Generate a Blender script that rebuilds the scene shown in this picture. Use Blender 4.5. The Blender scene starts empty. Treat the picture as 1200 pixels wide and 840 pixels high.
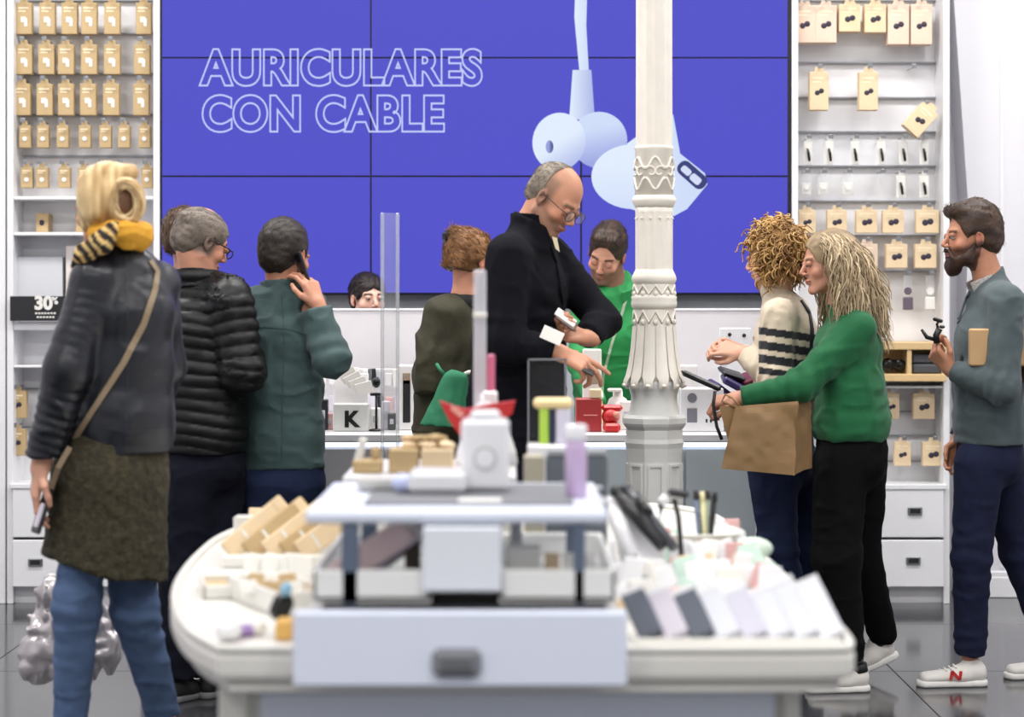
import bpy, bmesh, math, random
import numpy as np
import openvdb
from mathutils import Vector, Matrix

SC = bpy.context.scene
COL = SC.collection
F = 2500.0      # focal length in pixels of the 1200 px wide frame
CAMZ = 1.45     # camera height
HOR = 345.0     # horizon row

# ------------------------------------------------------------ camera
cd = bpy.data.cameras.new('camera')
cam = bpy.data.objects.new('camera', cd)
COL.objects.link(cam)
cam.location = (0, 0, CAMZ)
cam.rotation_euler = (math.radians(90), 0, 0)
cd.sensor_width = 36.0
cd.lens = 36.0 * F / 1200.0
cd.shift_y = (HOR - 420.0) / 1200.0
cd.dof.use_dof = True
cd.dof.focus_distance = 8.1
cd.dof.aperture_fstop = 2.5
SC.camera = cam

# ------------------------------------------------------------ world, lights, exposure
w = bpy.data.worlds.new('world'); SC.world = w; w.use_nodes = True
bg = w.node_tree.nodes['Background']
bg.inputs[0].default_value = (0.96, 0.97, 1.0, 1)
bg.inputs[1].default_value = 0.50
SC.view_settings.view_transform = 'Standard'
SC.view_settings.look = 'None'
SC.view_settings.exposure = 0.0
SC.view_settings.gamma = 1.0
SC.view_settings.use_curve_mapping = False

def area(x, y, z, sx, sy, power, col=(1, 0.98, 0.95)):
    l = bpy.data.lights.new('ceiling_lamp', 'AREA'); l.shape = 'RECTANGLE'
    l.size = sx; l.size_y = sy; l.energy = power; l.color = col
    o = bpy.data.objects.new('ceiling_lamp', l); COL.objects.link(o)
    o.location = (x, y, z)
    return o
for lx in (-2.6, 0.0, 2.6):
    for ly, pw in ((0.3, 95), (4.8, 72), (8.2, 100)):
        area(lx, ly, 4.72, 1.5, 0.5, pw)

# ------------------------------------------------------------ helpers
def lin(c):
    out = []
    for v in c:
        v = v / 255.0
        out.append(v / 12.92 if v <= 0.04045 else ((v + 0.055) / 1.055) ** 2.4)
    return tuple(out)

MATS = {}
def mat(name, rgb, rough=0.5, metal=0.0, var=0.0, vscale=8.0, bump=0.0, bscale=60.0, spec=0.5,
        sheen=0.0, attr=False, emit=0.0, coat=0.0, wave=None):
    if name in MATS: return MATS[name]
    m = bpy.data.materials.new(name); m.use_nodes = True
    nt = m.node_tree; b = nt.nodes['Principled BSDF']
    c = lin(rgb) + (1,)
    b.inputs['Base Color'].default_value = c
    b.inputs['Roughness'].default_value = rough
    b.inputs['Metallic'].default_value = metal
    b.inputs['Specular IOR Level'].default_value = spec
    b.inputs['Sheen Weight'].default_value = sheen
    b.inputs['Coat Weight'].default_value = coat
    src = None
    tc = nt.nodes.new('ShaderNodeTexCoord')
    if attr:
        a = nt.nodes.new('ShaderNodeVertexColor'); a.layer_name = 'Col'
        src = a.outputs['Color']
    if var > 0:
        n = nt.nodes.new('ShaderNodeTexNoise'); n.inputs['Scale'].default_value = vscale
        n.inputs['Detail'].default_value = 5
        nt.links.new(tc.outputs['Object'], n.inputs['Vector'])
        r = nt.nodes.new('ShaderNodeMapRange')
        r.inputs['From Min'].default_value = 0.3; r.inputs['From Max'].default_value = 0.7
        r.inputs['To Min'].default_value = 1 - var; r.inputs['To Max'].default_value = 1 + var
        nt.links.new(n.outputs['Fac'], r.inputs['Value'])
        mx = nt.nodes.new('ShaderNodeMix'); mx.data_type = 'RGBA'; mx.blend_type = 'MULTIPLY'
        mx.inputs['Factor'].default_value = 1.0
        if src: nt.links.new(src, mx.inputs[6])
        else: mx.inputs[6].default_value = c
        nt.links.new(r.outputs[0], mx.inputs[7])
        src = mx.outputs[2]
    if src: nt.links.new(src, b.inputs['Base Color'])
    if bump > 0:
        n2 = nt.nodes.new('ShaderNodeTexNoise'); n2.inputs['Scale'].default_value = bscale
        n2.inputs['Detail'].default_value = 4
        nt.links.new(tc.outputs['Object'], n2.inputs['Vector'])
        bp = nt.nodes.new('ShaderNodeBump'); bp.inputs['Strength'].default_value = bump
        bp.inputs['Distance'].default_value = 0.004
        nt.links.new(n2.outputs['Fac'], bp.inputs['Height'])
        nt.links.new(bp.outputs[0], b.inputs['Normal'])
    if emit > 0:
        if attr: nt.links.new(src, b.inputs['Emission Color'])
        else: b.inputs['Emission Color'].default_value = c
        b.inputs['Emission Strength'].default_value = emit
    MATS[name] = m
    return m

def screen_mat(name, rgb, strength=1.0, attr=False):
    """lit display surface: a near-black face that emits its picture"""
    if name in MATS: return MATS[name]
    m = bpy.data.materials.new(name); m.use_nodes = True
    nt = m.node_tree; b = nt.nodes['Principled BSDF']
    b.inputs['Base Color'].default_value = (0.006, 0.006, 0.008, 1)
    b.inputs['Roughness'].default_value = 0.6
    b.inputs['Specular IOR Level'].default_value = 0.1
    b.inputs['Emission Color'].default_value = lin(rgb) + (1,)
    if attr:
        a = nt.nodes.new('ShaderNodeVertexColor'); a.layer_name = 'Col'
        nt.links.new(a.outputs['Color'], b.inputs['Emission Color'])
    b.inputs['Emission Strength'].default_value = strength
    MATS[name] = m
    return m

def glass(name, tint=(235, 240, 245), rough=0.02):
    if name in MATS: return MATS[name]
    m = bpy.data.materials.new(name); m.use_nodes = True
    b = m.node_tree.nodes['Principled BSDF']
    b.inputs['Base Color'].default_value = lin(tint) + (1,)
    b.inputs['Transmission Weight'].default_value = 1.0
    b.inputs['IOR'].default_value = 1.3
    b.inputs['Roughness'].default_value = rough
    MATS[name] = m
    return m

def GX(px, Y): return (px - 600.0) * Y / F
def GZ(py, Y): return CAMZ - (py - HOR) * Y / F
def V(px, py, Y): return np.array([GX(px, Y), Y, GZ(py, Y)])

def sheet(name, rgb, alpha, rough=.08):
    m = mat(name, rgb, rough); m.node_tree.nodes['Principled BSDF'].inputs['Alpha'].default_value = alpha
    return m

class MB:
    """collects shapes in world coordinates and links them as one mesh object"""
    def __init__(s): s.v = []; s.f = []; s.c = []; s.sm = []
    def add(s, vs, fs, smooth=False, col=None):
        n = len(s.v)
        s.v += [tuple(p) for p in vs]
        s.f += [tuple(i + n for i in f) for f in fs]
        s.sm += [smooth] * len(fs)
        s.c += [col or (1, 1, 1)] * len(vs)
        return s
    def box(s, x0, x1, y0, y1, z0, z1, bev=0.0, M=None):
        if x0 > x1: x0, x1 = x1, x0
        if y0 > y1: y0, y1 = y1, y0
        if z0 > z1: z0, z1 = z1, z0
        b = min(bev, (x1 - x0) * .45, (y1 - y0) * .45, (z1 - z0) * .45)
        if b <= 0:
            vs = [(x, y, z) for x in (x0, x1) for y in (y0, y1) for z in (z0, z1)]
            fs = [(0, 1, 3, 2), (4, 6, 7, 5), (0, 4, 5, 1), (2, 3, 7, 6), (0, 2, 6, 4), (1, 5, 7, 3)]
        else:
            vs = []; idx = {}
            X = (x0, x1); Y = (y0, y1); Z = (z0, z1)
            for i in (0, 1):
                for j in (0, 1):
                    for k in (0, 1):
                        for a in range(3):
                            p = [X[i], Y[j], Z[k]]
                            sg = [(1, -1)[i], (1, -1)[j], (1, -1)[k]]
                            for q in range(3):
                                if q != a: p[q] += sg[q] * b
                            idx[(i, j, k, a)] = len(vs); vs.append(tuple(p))
            fs = []
            for a in range(3):
                o = [q for q in range(3) if q != a]
                for sd in (0, 1):
                    ring = []
                    for (u, v) in ((0, 0), (1, 0), (1, 1), (0, 1)):
                        t = [0, 0, 0]; t[a] = sd; t[o[0]] = u; t[o[1]] = v
                        ring.append(idx[tuple(t) + (a,)])
                    fs.append(tuple(ring))
            for a in range(3):          # edges run along axis a, between faces o0 and o1
                o = [q for q in range(3) if q != a]
                for u in (0, 1):
                    for v in (0, 1):
                        t0 = [0, 0, 0]; t0[a] = 0; t0[o[0]] = u; t0[o[1]] = v
                        t1 = list(t0); t1[a] = 1
                        fs.append((idx[tuple(t0) + (o[0],)], idx[tuple(t1) + (o[0],)],
                                   idx[tuple(t1) + (o[1],)], idx[tuple(t0) + (o[1],)]))
            for i in (0, 1):
                for j in (0, 1):
                    for k in (0, 1):
                        fs.append(tuple(idx[(i, j, k, a)] for a in range(3)))
        if M is not None: vs = [tuple(M @ Vector(p)) for p in vs]
        return s.add(vs, fs)
    def bx(s, c, d, bev=0.0, rot=(0, 0, 0)):
        """box by centre, size, euler rotation"""
        from mathutils import Euler
        M = Matrix.Translation(Vector(c)) @ Euler(rot).to_matrix().to_4x4()
        return s.box(-d[0] / 2, d[0] / 2, -d[1] / 2, d[1] / 2, -d[2] / 2, d[2] / 2, bev, M)
    def lathe(s, prof, c=(0, 0, 0), n=24, fn=None, axis='z', M=None, cap=True):
        vs = []; fs = []
        for (r, z) in prof:
            for i in range(n):
                a = 2 * math.pi * i / n
                rr = fn(r, z, a) if fn else r
                p = (rr * math.cos(a), rr * math.sin(a), z)
                if axis == 'y': p = (p[0], p[2], p[1])
                if axis == 'x': p = (p[2], p[0], p[1])
                vs.append(p)
        for j in range(len(prof) - 1):
            for i in range(n):
                k = (i + 1) % n
                fs.append((j * n + i, j * n + k, (j + 1) * n + k, (j + 1) * n + i))
        if M is not None: vs = [tuple(M @ Vector(p)) for p in vs]
        vs = [(p[0] + c[0], p[1] + c[1], p[2] + c[2]) for p in vs]
        s.add(vs, fs, True)
        if cap:
            b = len(s.v) - len(vs)
            s.f += [tuple(b + i for i in range(n))[::-1], tuple(b + (len(prof) - 1) * n + i for i in range(n))]
            s.sm += [False, False]
        return s
    def tube(s, pts, r, n=8, col=None, closed=False):
        P = [Vector(p) for p in pts]
        m = len(P)
        rad = r if hasattr(r, '__len__') else [r] * m
        vs = []; fs = []
        t0 = (P[1] - P[0]).normalized()
        up = Vector((0, 0, 1)) if abs(t0.z) < .9 else Vector((1, 0, 0))
        nrm = t0.cross(up).normalized()
        for i in range(m):
            t = (P[min(i + 1, m - 1)] - P[max(i - 1, 0)])
            if t.length < 1e-9: t = t0
            t.normalize()
            nrm = (nrm - t * nrm.dot(t))
            if nrm.length < 1e-6: nrm = t.orthogonal()
            nrm.normalize()
            bn = t.cross(nrm)
            for k in range(n):
                a = 2 * math.pi * k / n
                vs.append(tuple(P[i] + (nrm * math.cos(a) + bn * math.sin(a)) * rad[i]))
        for i in range(m - 1):
            for k in range(n):
                q = (k + 1) % n
                fs.append((i * n + k, i * n + q, (i + 1) * n + q, (i + 1) * n + k))
        fs.append(tuple(range(n))[::-1]); fs.append(tuple((m - 1) * n + k for k in range(n)))
        return s.add(vs, fs, True, col)
    def ribbon(s, pts, nrms, w, t):
        """flat strap following points; nrms = outward directions"""
        vs = []; fs = []; m = len(pts)
        for i in range(m):
            p = Vector(pts[i]); tg = (Vector(pts[min(i + 1, m - 1)]) - Vector(pts[max(i - 1, 0)])).normalized()
            n = Vector(nrms[i]); n = (n - tg * n.dot(tg)).normalized(); sd = tg.cross(n)
            for a, b in ((-1, -1), (1, -1), (1, 1), (-1, 1)):
                vs.append(tuple(p + sd * a * w / 2 + n * b * t / 2))
        for i in range(m - 1):
            for k in range(4):
                q = (k + 1) % 4
                fs.append((i * 4 + k, i * 4 + q, i * 4 + 4 + q, i * 4 + 4 + k))
        fs += [(3, 2, 1, 0), tuple((m - 1) * 4 + k for k in range(4))]
        return s.add(vs, fs)
    def prism(s, poly, h0, h1, axis='z', smooth=False):
        """extrude a 2-D polygon; axis z: (x,y)->z ; axis y: (x,z)->y ; axis x: (y,z)->x"""
        n = len(poly)
        def P(a, b, h):
            return {'z': (a, b, h), 'y': (a, h, b), 'x': (h, a, b)}[axis]
        vs = [P(a, b, h0) for a, b in poly] + [P(a, b, h1) for a, b in poly]
        fs = [tuple(range(n))[::-1], tuple(range(n, 2 * n))]
        for i in range(n):
            k = (i + 1) % n
            fs.append((i, k, n + k, n + i))
        return s.add(vs, fs, smooth)
    def ball(s, c, r, n=12, m=8, M=None):
        rx, ry, rz = r if hasattr(r, '__len__') else (r, r, r)
        vs = []; fs = []
        for j in range(1, m):
            t = math.pi * j / m
            for i in range(n):
                a = 2 * math.pi * i / n
                vs.append((rx * math.sin(t) * math.cos(a), ry * math.sin(t) * math.sin(a), rz * math.cos(t)))
        for j in range(m - 2):
            for i in range(n):
                k = (i + 1) % n
                fs.append((j * n + i, (j + 1) * n + i, (j + 1) * n + k, j * n + k))
        top = len(vs); vs.append((0, 0, rz)); vs.append((0, 0, -rz))
        for i in range(n):
            k = (i + 1) % n
            fs.append((top, i, k)); fs.append((top + 1, (m - 2) * n + k, (m - 2) * n + i))
        if M is not None: vs = [tuple(M @ Vector(p)) for p in vs]
        vs = [(p[0] + c[0], p[1] + c[1], p[2] + c[2]) for p in vs]
        return s.add(vs, fs, True)
    def mesh(s, name, off=(0, 0, 0)):
        me = bpy.data.meshes.new(name)
        v = [(a - off[0], b - off[1], c - off[2]) for a, b, c in s.v]
        me.from_pydata(v, [], s.f)
        me.polygons.foreach_set('use_smooth', s.sm)
        if any(c != (1, 1, 1) for c in s.c):
            ca = me.color_attributes.new('Col', 'FLOAT_COLOR', 'POINT')
            ca.data.foreach_set('color', [x for c in s.c for x in (c[0], c[1], c[2], 1.0)])
        bm = bmesh.new(); bm.from_mesh(me); bmesh.ops.recalc_face_normals(bm, faces=bm.faces); bm.to_mesh(me); bm.free()
        me.update()
        return me
    def build(s, name, m, parent=None, label=None, origin=None, kind=None):
        off = (0, 0, 0)
        if parent is not None: off = wloc(parent)
        loc = (0, 0, 0)
        if parent is None and origin is not None: off = origin; loc = origin
        me = s.mesh(name, off); me.materials.append(m)
        o = bpy.data.objects.new(name, me); COL.objects.link(o)
        o.location = loc
        if parent is not None: o.parent = parent
        if label: o['label'] = label
        if kind: o['kind'] = kind
        return o

def wloc(o):
    l = Vector(o.location)
    while o.parent is not None:
        o = o.parent; l = l + Vector(o.location)
    return tuple(l)

def tag(o, label=None, cat=None, group=None, kind=None):
    if label: o['label'] = label
    if cat: o['category'] = cat
    if group: o['group'] = group
    if kind: o['kind'] = kind
    return o

def thing(name, label, cat, loc, group=None):
    o = bpy.data.objects.new(name, None); COL.objects.link(o)
    o.empty_display_size = .05
    o.location = loc
    return tag(o, label, cat, group)

def struct(mb, name, m, parent=None):
    o = mb.build(name, m, parent)
    if parent is None: o['kind'] = 'structure'
    return o

def link_mesh(name, me, parent):
    o = bpy.data.objects.new(name, me); COL.objects.link(o); o.parent = parent
    return o

def text_mesh(body, size, x, z, y, m, name, parent, depth=0.002, align='LEFT', outline=0.0, bold=0.0, sx=1.0,
              rotz=0.0, extrude=0.0005, label=None, space=1.0):
    """lettering in the x-z plane facing -y, its baseline start at (x, y, z)"""
    cu = bpy.data.curves.new(name, 'FONT'); cu.body = body; cu.size = size; cu.align_x = align
    cu.offset = bold; cu.space_character = space; cu.resolution_u = 6
    if outline > 0:
        cu.fill_mode = 'NONE'; cu.bevel_depth = outline; cu.bevel_resolution = 0
    else: cu.extrude = extrude
    t = bpy.data.objects.new(name, cu); COL.objects.link(t)
    dg = bpy.context.evaluated_depsgraph_get()
    me = bpy.data.meshes.new_from_object(t.evaluated_get(dg))
    bpy.data.objects.remove(t); 
    off = wloc(parent)
    R = Matrix.Translation(Vector((x - off[0], y - off[1], z - off[2]))) @ Matrix.Rotation(rotz, 4, 'Z') @ Matrix.Rotation(math.radians(90), 4, 'X') @ Matrix.Diagonal((sx, 1, 1, 1))
    me.transform(R); me.materials.clear(); me.materials.append(m)
    o = bpy.data.objects.new(name, me); COL.objects.link(o); o.parent = parent
    if label: o['label'] = label
    return o

ORD = ['first', 'second', 'third', 'fourth', 'fifth', 'sixth', 'seventh', 'eighth', 'ninth', 'tenth', 'eleventh', 'twelfth', 'thirteenth', 'fourteenth', 'fifteenth', 'sixteenth']
# ============================================================ materials
M_white = mat('white_paint', (228, 228, 231), .35, var=.02, vscale=3)
M_wall = mat('wall_paint', (218, 217, 222), .6, var=.02, vscale=2, bump=.05, bscale=80)
M_wallgrey = mat('grey_wall_paint', (176, 178, 184), .5, var=.03)
M_lac = mat('white_lacquer', (229, 229, 232), .22, var=.01)
M_lacblue = mat('cool_lacquer', (206, 212, 228), .3)
M_steel = mat('steel', (150, 152, 155), .3, metal=.9)
M_dark = mat('dark_plastic', (28, 29, 33), .4)
M_black = mat('black_plastic', (12, 12, 14), .35)
M_kraft = mat('kraft_card', (186, 160, 118), .75, var=.06, vscale=14, bump=.1, bscale=150)
M_kraftp = mat('pale_kraft_card', (222, 198, 162), .75, var=.05, vscale=14)
M_kraftr = mat('pink_kraft_card', (222, 196, 176), .75, var=.05, vscale=14)
M_ink = mat('dark_ink', (46, 40, 58), .6)
M_rail = mat('rail_metal', (150, 152, 158), .4, metal=.5)
M_acr = sheet('clear_acrylic', (232, 236, 240), .10)
M_paper = mat('white_paper', (226, 224, 218), .6, var=.02)
M_red = mat('red_plastic', (190, 40, 42), .35, var=.05)
M_floor = mat('floor_tile', (60, 61, 64), .12, var=.12, vscale=4, spec=.6)
M_grout = mat('floor_grout', (56, 56, 58), .5)
M_wood = mat('pale_wood', (206, 176, 128), .5, var=.1, vscale=6, bump=.08)
M_col = mat('column_paint', (234, 228, 216), .45, var=.05, vscale=10, bump=.12, bscale=30)
M_colshade = mat('pedestal_paint', (214, 214, 210), .4, var=.06, vscale=6, bump=.1, bscale=30)  # column paint greyed, puts the shade of the lower column into the colour

# ============================================================ setting
fl = struct(MB().box(-4.2, 4.2, -1.0, 10.6, -0.06, -0.006), 'floor', M_grout)
P_ = 1.17
tile_me = None
ys = [9.385 - P_ * k for k in range(-1, 7)]
for j, y1 in enumerate(ys):
    for i in range(-3, 3):
        x0 = i * P_ + .3
        ya, yb = y1 - P_ + .002, min(y1 - .002, 10.55)
        if j == 0:
            MB().box(x0 + .002, x0 + P_ - .002, ya, yb, -.02, 0, .0015).build('floor_tile', M_floor, fl)
        else:
            if tile_me is None:
                tile_me = MB().box(-P_ / 2 + .002, P_ / 2 - .002, -P_ / 2 + .002, P_ / 2 - .002, -.02, 0, .0015).mesh('floor_tile')
                tile_me.materials.append(M_floor)
            o = link_mesh('floor_tile', tile_me, fl); o.location = (x0 + P_ / 2, y1 - P_ / 2, 0)
struct(MB().box(-4.2, 4.2, 10.45, 10.6, 0, 4.8), 'wall_back', M_wall)
struct(MB().box(4.05, 4.2, 1.0, 10.45, 0, 4.8), 'wall_right', M_wall)
struct(MB().box(-4.2, -4.05, 1.0, 10.45, 0, 4.8), 'wall_left', M_wall)
struct(MB().box(-4.2, 4.2, -1, 10.6, 4.8, 4.95), 'ceiling', M_white)
# right-hand panelled wall; its slanted left edge is shaped after a shadow line
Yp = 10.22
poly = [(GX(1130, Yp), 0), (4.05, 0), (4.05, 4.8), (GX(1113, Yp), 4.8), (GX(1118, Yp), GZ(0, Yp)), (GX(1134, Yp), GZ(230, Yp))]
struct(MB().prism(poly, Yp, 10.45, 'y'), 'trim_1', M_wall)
struct(MB().box(GX(1172, Yp), GX(1176, Yp), Yp - .006, Yp + .01, .14, 4.7), 'trim_2', M_white)
struct(MB().box(GX(1130, Yp), 4.05, Yp - .02, Yp + .05, 0, .1, .004).box(GX(1130, Yp), 4.05, Yp - .012, Yp + .05, .1, .125, .004), 'baseboard_right', M_white)
# low grey wall strip under the video wall
struct(MB().box(GX(187, 10.1), GX(926, 10.1), 10.1, 10.45, 0, 1.46), 'trim_3', M_wallgrey)

# ============================================================ video wall
VY = 10.0
vw = thing('video_wall', 'large blue video wall of joined screens showing white wired earphones', 'screen', (GX(557, VY), VY, GZ(345, VY)))
M_blue = screen_mat('display_blue', (80, 79, 200), 1.0)
M_pic = screen_mat('display_picture', (200, 215, 245), 1.0, attr=True)
M_bez = mat('bezel', (12, 12, 20), .4)
xs_ = [189, 434.5, 681, 924]; yr = [-70, 67.5, 206.5, 344]
MB().box(GX(187, VY), GX(927, VY), VY + .012, VY + .1, GZ(346, VY), GZ(-72, VY)).build('bezel_frame', M_bez, vw)
for j in range(3):
    for i in range(3):
        MB().box(GX(xs_[i] + 1.1, VY), GX(xs_[i + 1] - 1.1, VY), VY, VY + .03, GZ(yr[j + 1] - 1.1, VY), GZ(yr[j] + 1.1, VY)).build('screen_panel', M_blue, vw)
M_let = screen_mat('display_lettering', (196, 204, 250), 1.0)
text_mesh('AURICULARES', .222, GX(237, VY), GZ(98, VY), VY - .003, M_let, 'lettering', vw, outline=.0042, bold=.009, sx=.885, space=1.06)
text_mesh('CON CABLE', .222, GX(237, VY), GZ(152, VY), VY - .003, M_let, 'lettering', vw, outline=.0042, bold=.009, sx=.885, space=1.06)
def ppoly(pts, colfn, y, cx=None, cy=None):
    """flat picture shape given in frame pixels on the display plane, colour by point"""
    if cx is None: cx = sum(p[0] for p in pts) / len(pts); cy = sum(p[1] for p in pts) / len(pts)
    mb = MB(); rings = (0.0, .35, .6, .8, .93, 1.0); n = len(pts)
    vs = [(GX(cx, VY), y, GZ(cy, VY))]; cs = [colfn(cx, cy, 0)]
    for r in rings[1:]:
        for (a, b) in pts:
            X, Z = cx + (a - cx) * r, cy + (b - cy) * r
            vs.append((GX(X, VY), y, GZ(Z, VY))); cs.append(colfn(X, Z, r))
    fs = [(0, 1 + i, 1 + (i + 1) % n) for i in range(n)]
    for k in range(len(rings) - 2):
        for i in range(n):
            q = (i + 1) % n
            fs.append((1 + k * n + i, 1 + (k + 1) * n + i, 1 + (k + 1) * n + q, 1 + k * n + q))
    mb.add(vs, fs); mb.c = [lin(c) for c in cs]
    return mb
def ell_pts(cx, cy, rx, ry, n=40, rot=0):
    out = []
    for i in range(n):
        a = 2 * math.pi * i / n; x = rx * math.cos(a); y = ry * math.sin(a)
        out.append((cx + x * math.cos(rot) - y * math.sin(rot), cy + x * math.sin(rot) + y * math.cos(rot)))
    return out
def mixc(a, b, t): t = max(0, min(1, t)); return tuple(a[i] * (1 - t) + b[i] * t for i in range(3))
LB = (206, 220, 248); SH = (150, 160, 222); HI = (224, 236, 252)
lay = VY - .002
ppoly([(675, -40), (689, -40), (687, 30), (690, 84), (679, 84), (673, 20)], lambda x, y, r: mixc(HI, LB, (x - 675) / 14), lay).build('earphone_cable', M_pic, vw)
ppoly([(671, 82), (693, 82), (697, 140), (667, 140)], lambda x, y, r: mixc(HI, SH, (x - 668) / 40), lay - .0004).build('earphone_stem', M_pic, vw)
body = ell_pts(702, 164, 33, 33)
ppoly(body, lambda x, y, r: mixc(LB, SH, ((y - 150) + (x - 700) * .2) / 45), lay - .0008).build('earbud_body', M_pic, vw)
ppoly(ell_pts(655, 166, 31, 34, rot=.2), lambda x, y, r: mixc(HI, SH, (y - 165) / 60 + (x - 660) / 90), lay - .0012).build('earbud_tip', M_pic, vw)
ppoly(ell_pts(644, 172, 4.5, 7.5), lambda x, y, r: mixc((150, 160, 215), (60, 66, 130), (x - 643) / 5), lay - .0016).build('earbud_hole', M_pic, vw)
pts = [(735, 168), (760, 150), (775, 120), (789, 135), (797, 180), (826, 203), (829, 216), (805, 245), (790, 253), (760, 250), (735, 244)]
ppoly(pts, lambda x, y, r: mixc(HI, LB, (x - 740) / 60), lay - .0008, 778, 210).build('earbud_body', M_pic, vw)
ppoly(ell_pts(742, 207, 49, 38), lambda x, y, r: mixc(HI, LB, (y - 195) / 60), lay - .0014).build('earbud_tip', M_pic, vw)
def rrect(cx, cy, w, h, r, rot, n=6):
    out = []
    for (sx, sy, a0) in ((1, 1, 0), (-1, 1, 90), (-1, -1, 180), (1, -1, 270)):
        for k in range(n + 1):
            a = math.radians(a0 + 90 * k / n)
            x = sx * (w / 2 - r) + r * math.cos(a); y = sy * (h / 2 - r) + r * math.sin(a)
            out.append((cx + x * math.cos(rot) - y * math.sin(rot), cy + x * math.sin(rot) + y * math.cos(rot)))
    return out
ppoly(rrect(811, 205, 40, 18, 8, .72), lambda x, y, r: (56, 62, 120), lay - .002).build('earbud_contacts', M_pic, vw)
for q in ((804, 200, 13, 8), (815, 210, 14, 9)):
    ppoly(rrect(q[0], q[1], q[2], q[3], 3, .72), lambda x, y, r: (212, 222, 246), lay - .0024).build('earbud_contact', M_pic, vw)

# ============================================================ display cabinets
def cabinet(label, xl, xr, upper_rows, shelves, z_top_px, base_px, drawers, handles, Yf=10.0):
    X0, X1 = GX(xl, Yf), GX(xr, Yf)
    root = thing('display_cabinet', label, 'cabinet', ((X0 + X1) / 2, 10.2, 0))
    # carcass: side panels, back panel, top
    MB().box(X0, X0 + .03, Yf, 10.44, 0, 3.3, .003).build('side_panel', M_white, root)
    MB().box(X1 - .03, X1, Yf, 10.44, 0, 3.3, .003).build('side_panel', M_white, root)
    MB().box(X0 + .03, X1 - .03, 10.2, 10.43, GZ(base_px, Yf), 3.3).build('back_panel', M_white, root)
    MB().box(X0 + .03, X1 - .03, Yf + .04, 10.42, 0, GZ(drawers[-1][1], Yf) - .002).build('plinth', M_white, root)
    MB().box(X0 + .02, X1 - .02, Yf - .03, 10.2, GZ(base_px + 4, Yf), GZ(base_px - 2, Yf), .003).build('cabinet_top', M_lac, root)
    for (a, b) in drawers:
        d = MB().box(X0 + .032, X1 - .032, Yf - .025, Yf + .3, GZ(b - 1, Yf), GZ(a + 1, Yf), .004).build('drawer', M_lac, root)
        for hx, hy in handles:
            if a < hy < b:
                cx, cz = GX(hx, Yf), GZ(hy, Yf); y = Yf - .026
                h = MB().box(cx - .034, cx + .034, y - .008, y + .002, cz - .02, cz + .02, .006).build('handle', M_steel, d)
                MB().prism([(cx + px_, cz + pz_) for px_, pz_ in ((-.024, -.011), (.024, -.011), (.024, .011), (-.024, .011))], y - .0095, y - .006, 'y').build('handle_recess', M_dark, d)
    for py in upper_rows:
        mb = MB().box(X0 + .03, X1 - .03, 10.175, 10.2, GZ(py, 10.2) - .004, GZ(py, 10.2) + .004, .001)
        mb.build('slat_rail', M_rail, root)
    for (py, th) in shelves:
        MB().box(X0 + .03, X1 - .03, Yf + .005, 10.2, GZ(py + th, Yf), GZ(py, Yf), .003).build('shelf', M_lac, root)
    return root
cabL = cabinet('white display cabinet full of hanging kraft packs, left of the video wall', 8, 187,
        [1, 40, 87, 135, 183, 455, 500], [(230, 4), (272, 4), (378, 9), (428, 3)], 0, 568,
        [(571, 630), (631, 688)], [(43, 658), (150, 658)])
cabR = cabinet('white display cabinet with pegs and drawers, right of the video wall', 928, 1113,
        [1, 74, 115, 155, 195, 236, 276, 318, 482, 510, 540], [(452, 3)], 0, 569,
        [(572, 630), (631, 688)], [(1071, 598), (1069, 656), (970, 598), (970, 656)])
# glow strip under wooden tray on the right cabinet
# neighbouring cabinet edge at far left
MB().box(GX(-60, 10), GX(6, 10), 10.0, 10.44, 0, 3.3, .003).build('x', M_white).name = 'side_cabinet'
o = bpy.data.objects['side_cabinet']; tag(o, 'plain white cabinet side at the far left edge', 'cabinet')

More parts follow.
